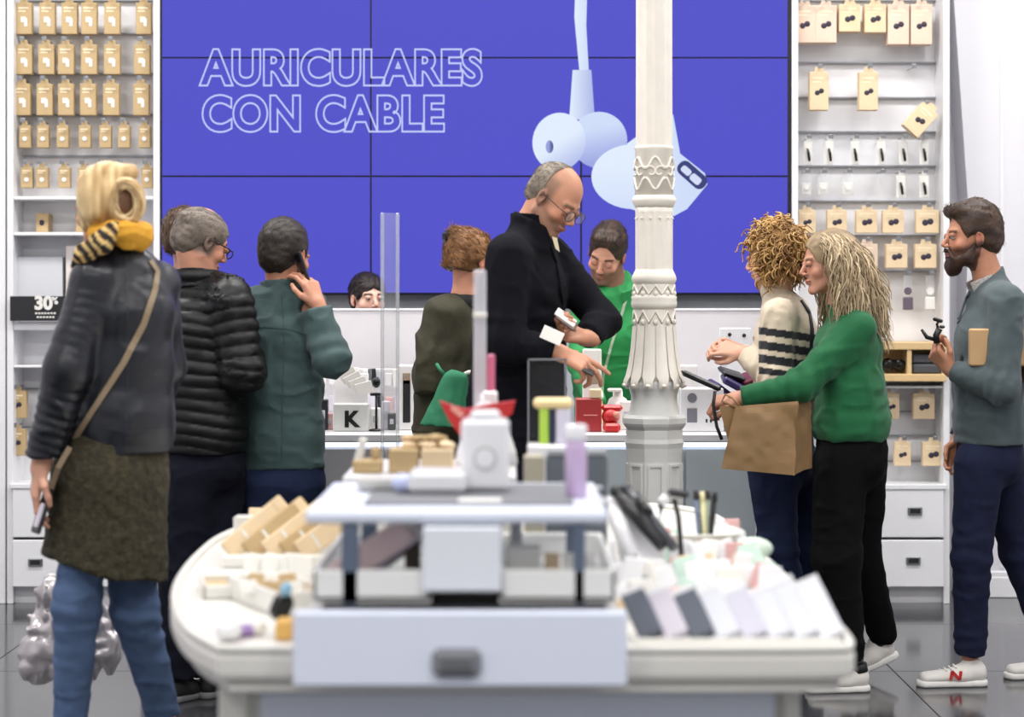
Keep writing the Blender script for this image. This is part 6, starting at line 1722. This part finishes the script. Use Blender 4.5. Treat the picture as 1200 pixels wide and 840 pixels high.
# ---------------- woman in the olive parka
def woman_parka():
    Y = 7.86
    h = Head(V(551, 306, Y), (.70, .70, -.18), (0, 0, 1), .92)
    nb, ch, pe = V(545, 350, Y), V(535, 395, Y), V(533, 525, Y)
    sh = [V(521, 372, Y - .08), V(566, 372, Y + .08)]
    a1 = [sh[0], V(508, 440, Y - .12), V(550, 462, Y + .02)]; a2 = [sh[1], V(585, 440, Y + .15), V(590, 450, Y + .3)]
    l1 = [V(524, 545, Y - .06), V(522, 660, Y - .06), V(520, 780, Y - .04)]; l2 = [V(545, 545, Y + .08), V(545, 660, Y + .08), V(545, 780, Y + .1)]
    B = SDF(); add_head(B, h, True); core(B, nb, ch, pe, sh, (a1, a2), (l1, l2), h, neck_r=.044)
    add_hand(B, a1[2], (1, .2, -.2), (0, .5, -.7), 1, s=.92); add_hand(B, a2[2], (.6, .8, -.1), (0, 0, -1), -1, s=.92)
    o = person(B, 'woman in an olive parka with pinned-up auburn hair behind the navy coat', V(535, 805, Y) * [1, 1, 0], skin_color(h, (210, 150, 124)))
    add_eyes(h, o, .4, mat('eyelid_tan', (164, 112, 88), .5))
    short_hair(h, o, (92, 60, 38), (170, 124, 82), .012, .010, rough=.003, fz=dict(n=1300, L=.04, comb=lambda x, y, z: np.array([-x * 4, -1.0, .7]), r=.0014, lift=.2, wav=.002), extra=lambda B, h: (B.ell(h.w(0, -.085, .07), (.05, .04, .05), h.R, .02),), nape=-.05)
    MB().bx(h.w(-.02, -.125, .075), (.03, .04, .045), .012, (0, 0, .6)).build('hair_clip', M_black, o)
    mp = mat('olive_parka', (56, 53, 35), .8, var=.12, vscale=9, bump=.3, bscale=120)
    wd = (.8, .6, 0)
    garment('parka', mp, o, [(V(541, 372, Y), .14, .09), (V(537, 400, Y), .16, .125), (V(535, 450, Y), .16, .13), (V(534, 540, Y), .17, .14)], wd, (a1, a2), (.078, .072, .052), disp=fold_fn(.010, (7, 7, 12), joints=[(a1[1], a1[2] - a1[1], .14, 90)], jamp=.008), shoulders=(V(524, 372, Y - .07), V(560, 372, Y + .07), .066))
    c = SDF(); c.ell(V(543, 356, Y - .01), (.085, .085, .05), None, .02); c.ell(V(545, 345, Y), (.055, .055, .06), None, .02, '-'); c.mesh('hood', .007, fold_fn(.008), mat('dark_hood', (26, 28, 24), .85), o)
    trousers(o, M_blackt, V(534, 550, Y), .15, .12, wd, (l1, l2), ((.09, .07, .055), (.09, .07, .055)), vox=.01)
    for L in (l1, l2): add_shoe(o, L[2], (.7, .7, 0), M_soled, M_black, L=.25, vox=.009)
    # green carrier bag hanging at her elbow
    g = thing('green_bag', 'green fabric bag hanging from the olive parka sleeve over the counter', 'bag', V(525, 498, 7.66))
    Yb = 7.62; B = SDF()
    B.ecap(V(533, 444, Yb), V(527, 500, Yb), .045, .03, .108, .06, (1, 0, 0), .02); B.cut(V(527, 499, Yb), (0, 0, -1), .3); B.cut(V(533, 434, Yb), (0, 0, 1), .1)
    B.mesh('bag_body', .007, fold_fn(.007, (22, 8, 4), .002), mat('green_fabric', (44, 124, 88), .8, var=.06, vscale=10), g)
    MB().tube([V(522, 440, Yb), V(515, 432, Yb), V(512, 427, Yb + .04)], .007, 6).build('bag_strap', mat('green_fabric', (44, 124, 88), .8), g)
    MB().tube([V(545, 438, Yb), V(550, 436, Yb + .01), V(556, 436, Yb + .03)], .008, 6).build('white_trim', M_paper, g)
woman_parka()

# ---------------- man in the teal overshirt on the phone
def man_teal():
    Y = 7.75
    h = Head(V(334, 299, Y), (.45, .88, -.12), (0.02, 0, 1), 1.04)
    nb, ch, pe = V(331, 340, Y), V(330, 390, Y), V(331, 545, Y)
    sh = [V(362, 360, Y - .06), V(297, 358, Y + .02)]
    a1 = [sh[0], V(388, 420, Y - .17), V(373, 358, Y - .13)]
    a2 = [sh[1], V(292, 430, Y + .06), V(320, 445, Y + .24)]
    l1 = [V(313, 565, Y), V(310, 670, Y), V(306, 785, Y)]; l2 = [V(350, 565, Y + .02), V(350, 670, Y + .04), V(348, 785, Y + .05)]
    B = SDF(); add_head(B, h); core(B, nb, ch, pe, sh, (a1, a2), (l1, l2), h)
    add_hand(B, a1[2], (-.34, .12, .85), (-.7, .6, .1), 1, (.45, .5, .6, .75), .5, 1.0)
    add_hand(B, a2[2], (.8, .5, .1), (0, 0, -1), 1)
    o = person(B, 'dark-haired man in a teal overshirt holding a phone to his ear', V(331, 800, Y) * [1, 1, 0], skin_color(h, (196, 140, 114), stubble=(60, 42, 34), stub_amt=.8))
    add_eyes(h, o, .2, mat('eyelid_tan', (164, 112, 88), .5))
    short_hair(h, o, (24, 20, 18), (52, 42, 36), .014, .006, nape=-.075, fz=dict(n=1300, L=.018, comb=back_down, r=.0011, lift=.3))
    mt = mat('teal_overshirt', (60, 82, 82), .8, var=.08, vscale=9, bump=.25, bscale=160, sheen=.08)
    wd = (1, -.25, 0)
    garment('overshirt', mt, o, [(V(330, 358, Y), .15, .08), (V(329, 395, Y), .165, .12), (V(329, 450, Y), .15, .12), (V(331, 510, Y), .15, .125), (V(332, 549, Y), .15, .125)], wd, (a1, a2), ((.062, .062, .045), (.062, .056, .042)), disp=fold_fn(.008, joints=[(a1[1], a1[2] - a1[1], .12, 100), (a1[0], a1[1] - a1[0], .1, 80)], jamp=.005), shoulders=(V(303, 358, Y), V(356, 360, Y - .03), .06), neck=(V(331, 352, Y), V(331, 334, Y), .08, .07), neckcut=(V(332, 332, Y), (0, .2, 1), .1))
    collar(o, mt, V(331, 342, Y), (.0, .15, 1), .066, .035, .010, 'shirt_collar', (.5, .9, 0), 1.1)
    ov = [c for c in o.children if c.name.startswith('overshirt')][0]
    drape(ov, [(288, 386), (310, 383), (335, 385), (358, 391)], .005, .003, 'yoke_seam', mat('teal_seam', (54, 76, 76), .85), o, .001)
    drape(ov, [(330, 345), (333, 400), (331, 470), (330, 540)], .004, .003, 'back_seam', mat('teal_seam', (54, 76, 76), .85), o, .001)
    trousers(o, M_jeand, V(331, 560, Y), .15, .12, wd, (l1, l2), ((.095, .075, .06), (.095, .075, .06)), disp=fold_fn(.005))
    for L in (l1, l2): add_shoe(o, L[2], (.4, .9, 0), M_soled, M_black)
    p = thing('smartphone', 'dark phone held to the teal overshirt man\'s ear', 'phone', V(355, 318, Y - .09))
    MB().bx(V(356, 318, Y - .085), (.010, .07, .14), .004, (-.15, -.28, .35)).build('phone_body', M_dark, p)
man_teal()

# ---------------- man in the black quilted jacket
def man_puffer():
    Y = 7.6
    h = Head(V(236, 283, Y), (.74, .52, -.38), (.22, .1, .95), 1.0)
    nb, ch, pe = V(230, 322, Y), V(234, 375, Y), V(237, 535, Y)
    sh = [V(270, 350, Y - .1), V(203, 342, Y + .1)]
    a1 = [sh[0], V(285, 436, Y - .12), V(293, 402, Y + .18)]
    a2 = [sh[1], V(205, 430, Y + .16), V(250, 425, Y + .34)]
    l1 = [V(225, 560, Y - .03), V(215, 670, Y - .03), V(208, 790, Y)]; l2 = [V(255, 560, Y + .06), V(252, 670, Y + .06), V(246, 790, Y + .08)]
    B = SDF(); add_head(B, h); core(B, nb, ch, pe, sh, (a1, a2), (l1, l2), h)
    add_hand(B, a1[2], (.1, .3, .9), (-.8, .3, 0), -1, s=.95); add_hand(B, a2[2], (.8, .5, .2), (0, 0, -1), 1)
    gr = lambda x, y, z: np.clip((.04 - y) / .02, 0, 1) * np.clip((z + .06) / .02, 0, 1) * np.clip(1 - np.clip((z - .085) / .02, 0, 1), .15, 1) * .9
    o = person(B, 'grey-haired man in a black quilted jacket and glasses turned away', V(235, 812, Y) * [1, 1, 0], skin_color(h, (204, 148, 122), scalp=(96, 86, 78), scalp_fn=gr))
    add_eyes(h, o, .5, mat('eyelid_tan', (164, 112, 88), .5))
    short_hair(h, o, (72, 64, 58), (136, 124, 112), -.004, .006, nape=-.07, rough=.002, fz=dict(n=1300, L=.016, comb=back_down, r=.001, lift=.3))
    gl = MB()
    for q in (-1, 1):
        gl.tube([h.w(q * .032 + .021 * math.cos(a), .108, -.004 + .0155 * math.sin(a)) for a in np.linspace(0, 2 * math.pi, 17)], .0022, 6)
        gl.tube([h.w(q * .053, .107, .004), h.w(q * .074, .07, .006), h.w(q * .082, .0, .008), h.w(q * .080, -.012, -.004)], .0022, 6)
    gl.build('glasses', M_black, o)
    mq = mat('black_quilt', (10, 10, 12), .45, spec=.35, var=.1, vscale=8, bump=.25, bscale=70)
    armpts = [a1[0], a1[1], a1[2]]; apts2 = a2
    def quilt(P):
        d1, c1 = seg_coord(P, armpts); d2, c2 = seg_coord(P, apts2)
        z = P[:, 2]; inarm1 = d1 < .085; inarm2 = (d2 < .085) & ~inarm1
        co = np.where(inarm1, c1, np.where(inarm2, c2, -z + .018 * np.sin(P[:, 0] * 9)))
        s_ = np.abs(np.sin(co * np.pi / .043 + .5 * vnoise(P, (8, 8, 8))))
        return -.009 * (s_ ** .6 - .6) + .005 * vnoise(P, (10, 10, 14)) + .0025 * vnoise(P, (30, 30, 30))
    wd = (1, -.3, 0)
    garment('quilted_jacket', mq, o, [(V(235, 345, Y), .155, .09), (V(235, 385, Y), .17, .135), (V(237, 440, Y), .165, .14), (V(238, 500, Y), .155, .14), (V(238, 530, Y), .15, .135)], wd, (a1, a2), ((.082, .078, .05), (.078, .068, .05)), disp=quilt, shoulders=(V(207, 343, Y + .08), V(265, 350, Y - .08), .068), vox=.006)
    collar(o, mq, V(229, 334, Y), (0, .1, 1), .075, .055, .014, 'jacket_collar', (.7, .7, .2), 1.08, disp=lambda P: .004 * np.sin(P[:, 2] * 140))
    trousers(o, M_navyt, V(238, 545, Y), .15, .125, wd, (l1, l2), ((.1, .082, .07), (.1, .082, .07)), disp=fold_fn(.007, joints=[(l1[2], (0, 0, 1), .12, 80), (l2[2], (0, 0, 1), .12, 80)]))
    for L in (l1, l2): add_shoe(o, L[2], (.5, .85, 0), M_soled, mat('grey_sole', (110, 110, 112), .6))
man_puffer()

# ---------------- shopper almost hidden behind him
def hidden():
    Y = 8.02
    h = Head(V(219, 280, Y), (.3, .95, 0), (0, 0, 1), .95)
    nb, ch, pe = V(220, 325, Y), V(222, 370, Y), V(222, 510, Y)
    sh = [V(205, 348, Y - .0), V(262, 348, Y)]
    a1 = [sh[0], V(208, 420, Y), V(222, 450, Y + .05)]; a2 = [sh[1], V(268, 420, Y), V(262, 450, Y + .05)]
    l1 = [V(212, 530, Y), V(212, 640, Y), V(214, 745, Y)]; l2 = [V(238, 530, Y), V(236, 640, Y), V(236, 745, Y)]
    B = SDF(); add_head(B, h, True); core(B, nb, ch, pe, sh, (a1, a2), (l1, l2), h, neck_r=.044)
    for A in (a1, a2): add_hand(B, A[2], (0, .5, -.8), (0, 0, -1), 1, s=.9)
    o = person(B, 'brown-haired person in blue jeans almost hidden behind the quilted jacket', V(222, 780, Y) * [1, 1, 0], skin_color(h, (214, 164, 140)))
    short_hair(h, o, (58, 42, 32), (104, 78, 58), .012, .010, fz=dict(n=700, L=.04, comb=back_down, r=.0014, lift=.1))
    garment('jumper', mat('brown_jumper', (40, 36, 38), .85), o, [(V(224, 350, Y), .10, .07), (V(224, 385, Y), .12, .11), (V(222, 530, Y), .12, .11)], (1, 0, 0), (a1, a2), (.05, .045, .036), vox=.01)
    trousers(o, mat('blue_jeans', (34, 52, 128), .8, var=.1), V(223, 540, Y), .12, .11, (1, 0, 0), (l1, l2), ((.085, .065, .055), (.085, .065, .055)), vox=.01)
    for L in (l1, l2): add_shoe(o, L[2] - np.array([0, 0, .0]), (.3, .9, 0), M_shoew, M_sole, L=.25, vox=.009)
hidden()

# ---------------- woman in the leather jacket
def woman_leather():
    Y = 6.0; k = Y / F
    h = Head(V(124, 243, Y), (-.72, .68, -.1), (0, 0, 1), .95)
    nb, ch, pe = V(135, 295, Y), V(142, 360, Y), V(125, 560, Y)
    sh = [V(108, 328, Y - .08), V(186, 332, Y + .06)]
    a1 = [sh[0], V(80, 432, Y - .12), V(49, 545, Y - .10)]
    a2 = [sh[1], V(194, 430, Y + .14), V(180, 480, Y + .34)]
    l1 = [V(104, 600, Y - .04), V(90, 710, Y - .06), V(80, 895, Y - .02)]; l2 = [V(150, 610, Y + .06), V(158, 715, Y + .06), V(195, 850, Y + .22)]
    B = SDF(); add_head(B, h, True); core(B, nb, ch, pe, sh, (a1, a2), (l1, l2), h, neck_r=.045)
    add_hand(B, a1[2] + np.array([-.004, 0, 0]), (-.20, .05, -1), (.9, .35, -.1), 1, (.25, .3, .35, .45), .6, .98, spread=.03)
    add_hand(B, a2[2], (-.5, .8, .2), (0, 0, -1), -1, s=.92)
    o = person(B, 'blonde woman in a navy leather jacket, olive coat and jeans walking at the left', V(120, 930, Y) * [1, 1, 0], skin_color(h, (212, 160, 136)))
    add_eyes(h, o, .2, mat('eyelid_rose', (176, 124, 102), .5))
    # hair: swept mass, top roll and the looped twist
    s = h.s
    def strand(P): return .0035 * vnoise(P, (90, 60, 18)) + .003 * vnoise(P, (30, 30, 12))
    H = SDF()
    H.ell(V(127, 232, Y), (.080, .100, .098), None, .02)
    H.ell(V(108, 232, Y - .03), (.036, .06, .085), None, .025)
    H.cap(V(120, 205, Y - .05), V(112, 250, Y - .07), .032, .03, .02)
    H.cap(V(104, 215, Y - .02), V(106, 262, Y - .02), .03, .028, .02)
    H.cap(V(130, 204, Y - .04), V(152, 202, Y - .05), .030, .024, .02)
    H.ell(V(100, 285, Y + .12), (.05, .07, .06), None, .01, '-')
    H.cut(V(125, 272, Y), (0, .1, -1), .2)
    c0, c1 = (176, 140, 92), (232, 206, 156)
    H.mesh('hair', .0045, strand, M_hair, o, lambda P: (lambda t: np.array(lin(c0)) * (1 - t) + np.array(lin(c1)) * t)(np.clip(.55 + .6 * vnoise(P, (90, 50, 14)) + .2 * vnoise(P, (20, 20, 20)), 0, 1)[:, None]))
    rs = np.random.RandomState(3); paths = []; cols = []; t = np.linspace(0, 2 * np.pi * .97, 30)
    for i in range(150):      # the looped twist, seen end on
        off = rs.normal(0, 1, 2); off /= max(1, np.linalg.norm(off) / rs.uniform(.4, 1)); rr = .0145
        rx, rz = (15.5 * k + off[0] * rr), (21 * k + off[0] * rr)
        a = t + 2.2 + rs.uniform(-.1, .1)
        P = V(148, 236, Y - .115) + np.stack([rx * np.cos(a), off[1] * rr + .02 * np.sin(a * .5), rz * np.sin(a)], 1) + np.stack([.002 * np.sin(a * 3 + i), .002 * np.cos(a * 4 + i), 0 * a], 1)
        paths.append(P); u = rs.rand(); cols.append(np.array(lin(c0)) * (1 - u) + np.array(lin((238, 214, 166))) * u)
    tubes_mesh('hair_twist', paths, .0048, M_hair, o, cols, 5, taper=False)
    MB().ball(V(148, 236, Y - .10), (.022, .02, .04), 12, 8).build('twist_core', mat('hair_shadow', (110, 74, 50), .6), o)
    paths = []; cols = []
    for i in range(120):      # strands sweeping back over the crown
        z0 = rs.uniform(0, 1); tt = np.linspace(0, 1, 14)
        ph = rs.uniform(-.5, 2.2)
        P = np.stack([np.full(14, GX(127, Y)) + .086 * np.sin(-1.2 + tt * 1.9 + 0 * ph) * (1 - .1 * z0), Y - .03 - .075 * np.sin(tt * 2.6 + .3) * (.4 + z0 * .6), GZ(232, Y) + .10 * np.cos(tt * 1.6 - .9 + ph * .9) * (1 - .05 * z0)], 1)
        paths.append(P); u = rs.rand(); cols.append(np.array(lin(c0)) * (1 - u) + np.array(lin((240, 218, 172))) * u)
    # scarf
    must = mat('mustard_scarf', (206, 150, 40), .85, var=.12, vscale=20, bump=.4, bscale=60); dks = mat('patterned_scarf', (44, 36, 34), .85, var=.5, vscale=30)
    S_ = SDF(); S_.chain([V(166, 274, Y - .06), V(150, 272, Y - .11), V(132, 272, Y - .10), V(115, 274, Y - .06)], [.03, .030, .026, .03], .02); S_.chain([V(164, 284, Y - .05), V(148, 282, Y - .10)], [.024, .024], .02); S_.chain([V(166, 276, Y - .06), V(158, 280, Y + .08), V(118, 276, Y + .08), V(115, 274, Y - .06)], [.026] * 4, .02)
    sc_ = S_.mesh('scarf', .006, fold_fn(.006, (12, 12, 40), .002), must, o)
    def sc_col(P):
        a = np.sin(P[:, 0] * 190 + P[:, 2] * 150 + 3 * vnoise(P, (30, 30, 30)))
        return np.where((a > .45)[:, None], np.array(lin((214, 184, 120))), np.where((a > .1)[:, None], np.array(lin((150, 100, 40))), np.array(lin((26, 22, 28)))))
    S_ = SDF(); S_.chain([V(134, 270, Y - .12), V(118, 284, Y - .12), V(100, 296, Y - .11), V(88, 312, Y - .07)], [.024, .03, .026, .014], .02); S_.mesh('scarf_end', .006, fold_fn(.005, (20, 20, 30), .002), mat('scarf_pattern', (60, 50, 44), .85, attr=True), o, sc_col)
    ff = fold_fn(.0045, (7, 7, 9), .0016, (24, 24, 34))
    def ribs(P):
        d1, c1 = seg_coord(P, a1); on = np.exp(-(np.maximum(d1 - .05, 0) / .012) ** 2) * (c1 > .03)
        return ff(P) + on * .0028 * np.sin(c1 * 230 + 1.6 * vnoise(P, (14, 14, 14))) * (.4 + .6 * np.abs(vnoise(P + 2, (9, 9, 9))) * 2)
    ml = mat('navy_leather', (18, 21, 30), .36, var=.15, vscale=10, bump=.35, bscale=30, spec=.5)
    wd = (1, -.30, 0)
    garment('leather_jacket', ml, o, [(V(143, 322, Y), .115, .085), (V(144, 365, Y), .140, .120), (V(146, 430, Y), .138, .118), (V(143, 490, Y), .145, .128), (V(141, 530, Y), .150, .132)], wd, (a1, a2), ((.062, .062, .052), (.058, .055, .045)), hemcut=(.04, 0, -1),
            disp=ribs, shoulders=(V(110, 330, Y - .07), V(182, 332, Y + .05), .055), neck=(V(138, 315, Y), V(136, 292, Y), .09, .07), neckcut=(V(136, 288, Y), (0, 0, 1), .12), vox=.006)
    lj = [c for c in o.children if c.name.startswith('leather_jacket')][0]
    drape(lj, [(148, 300), (150, 360), (150, 430), (147, 524)], .004, .003, 'back_seam', mat('leather_seam', (28, 32, 44), .4), o, .001)
    drape(lj, [(112, 500), (150, 506), (200, 503)], .004, .003, 'hem_seam', mat('leather_seam', (28, 32, 44), .4), o, .001)
    # olive boucle coat below the jacket
    mo = mat('olive_boucle', (52, 47, 31), .95, var=.45, vscale=60, bump=1.0, bscale=90)
    B = SDF(); B.ecap(V(138, 505, Y), V(128, 560, Y), .140, .12, .162, .14, wd, .03); B.ecap(V(128, 560, Y), V(120, 690, Y), .162, .14, .182, .17, wd, .03)
    B.cut(V(120, 664, Y), (-.22, 0, -1), .4)
    B.mesh('boucle_coat', .007, lambda P: .007 * vnoise(P, (9, 9, 3)) + .0035 * vnoise(P, (60, 60, 60)), mo, o)
    B = SDF(); B.chain([pe] + l1, [.08, .070, .064, .040], .03); B.chain([pe] + l2, [.08, .080, .064, .046], .03); B.cut(l2[2] + np.array([-.0, 0, .03]), (.25, 0, -1), .12); B.cut(l1[2], (0, 0, -1), .12)
    B.mesh('jeans', .007, fold_fn(.004, joints=[(l1[1], (0, 0, 1), .11, 120), (l2[1], (.3, 0, 1), .11, 120)], jamp=.003), M_jean, o)
    mbt = mat('ankle_boot', (34, 30, 30), .4)
    add_shoe(o, V(80, 900, Y - .02), (-.85, .5, 0), mbt, M_soled, 'boot', L=.25, hgt=.11); add_shoe(o, V(196, 852, Y + .22), (-.7, .7, 0), mbt, M_soled, 'boot', L=.25, pitch=.7, hgt=.11)
    # strap and phone
    drape(lj, [(176, 306), (184, 318), (181, 340), (168, 380), (145, 425), (118, 468), (96, 502), (82, 524)], .017, .004, 'crossbody_strap', mat('strap_taupe', (134, 116, 92), .5), o, .003)
    MB().ribbon([V(82, 524, Y - .17), V(68, 548, Y - .17), V(60, 572, Y - .14)], [(0, -1, 0)] * 3, .015, .004).build('strap_end', mat('strap_taupe', (134, 116, 92), .5), o)
    p = thing('smartphone', 'dark phone hanging in the leather jacket woman\'s hand', 'phone', V(50, 600, Y - .1))
    MB().bx(V(51, 594, Y - .10), (.009, .072, .15), .004, (0, .32, .5)).build('phone_body', M_dark, p)
    MB().bx(V(46, 604, Y - .13), (.012, .02, .07), .004, (0, .32, .5)).build('phone_case_edge', M_lilac, p)
woman_leather()

# ---------------- silver plastic bag near the floor
def silver_bag():
    Y = 6.35; r = thing('silver_bag', 'crumpled silver plastic bag hanging behind the denim legs', 'bag', V(80, 805, Y))
    B = SDF(); B.ecap(V(84, 705, Y), V(82, 762, Y), .11, .07, .15, .09, (1, 0, 0), .03); B.ell(V(48, 775, Y), (.06, .06, .07), None, .03); B.ell(V(118, 752, Y), (.06, .05, .06), None, .03); B.ell(V(60, 700, Y), (.05, .04, .07), None, .03)
    def cr(P):
        n = vnoise(P, (16, 16, 12)); n2 = vnoise(P + 5, (34, 34, 26))
        return .014 * (1 - 2.4 * np.abs(n)) + .010 * (1 - 2.4 * np.abs(n2))
    B.mesh('bag_body', .007, cr, mat('silver_plastic', (196, 190, 192), .28, metal=.55), r)
    MB().tube([V(70, 690, Y), V(84, 655, Y), V(120, 640, Y + .05), V(150, 600, Y + .12)], .008, 8).build('bag_handle', mat('silver_plastic', (196, 190, 192), .28), r)
silver_bag()
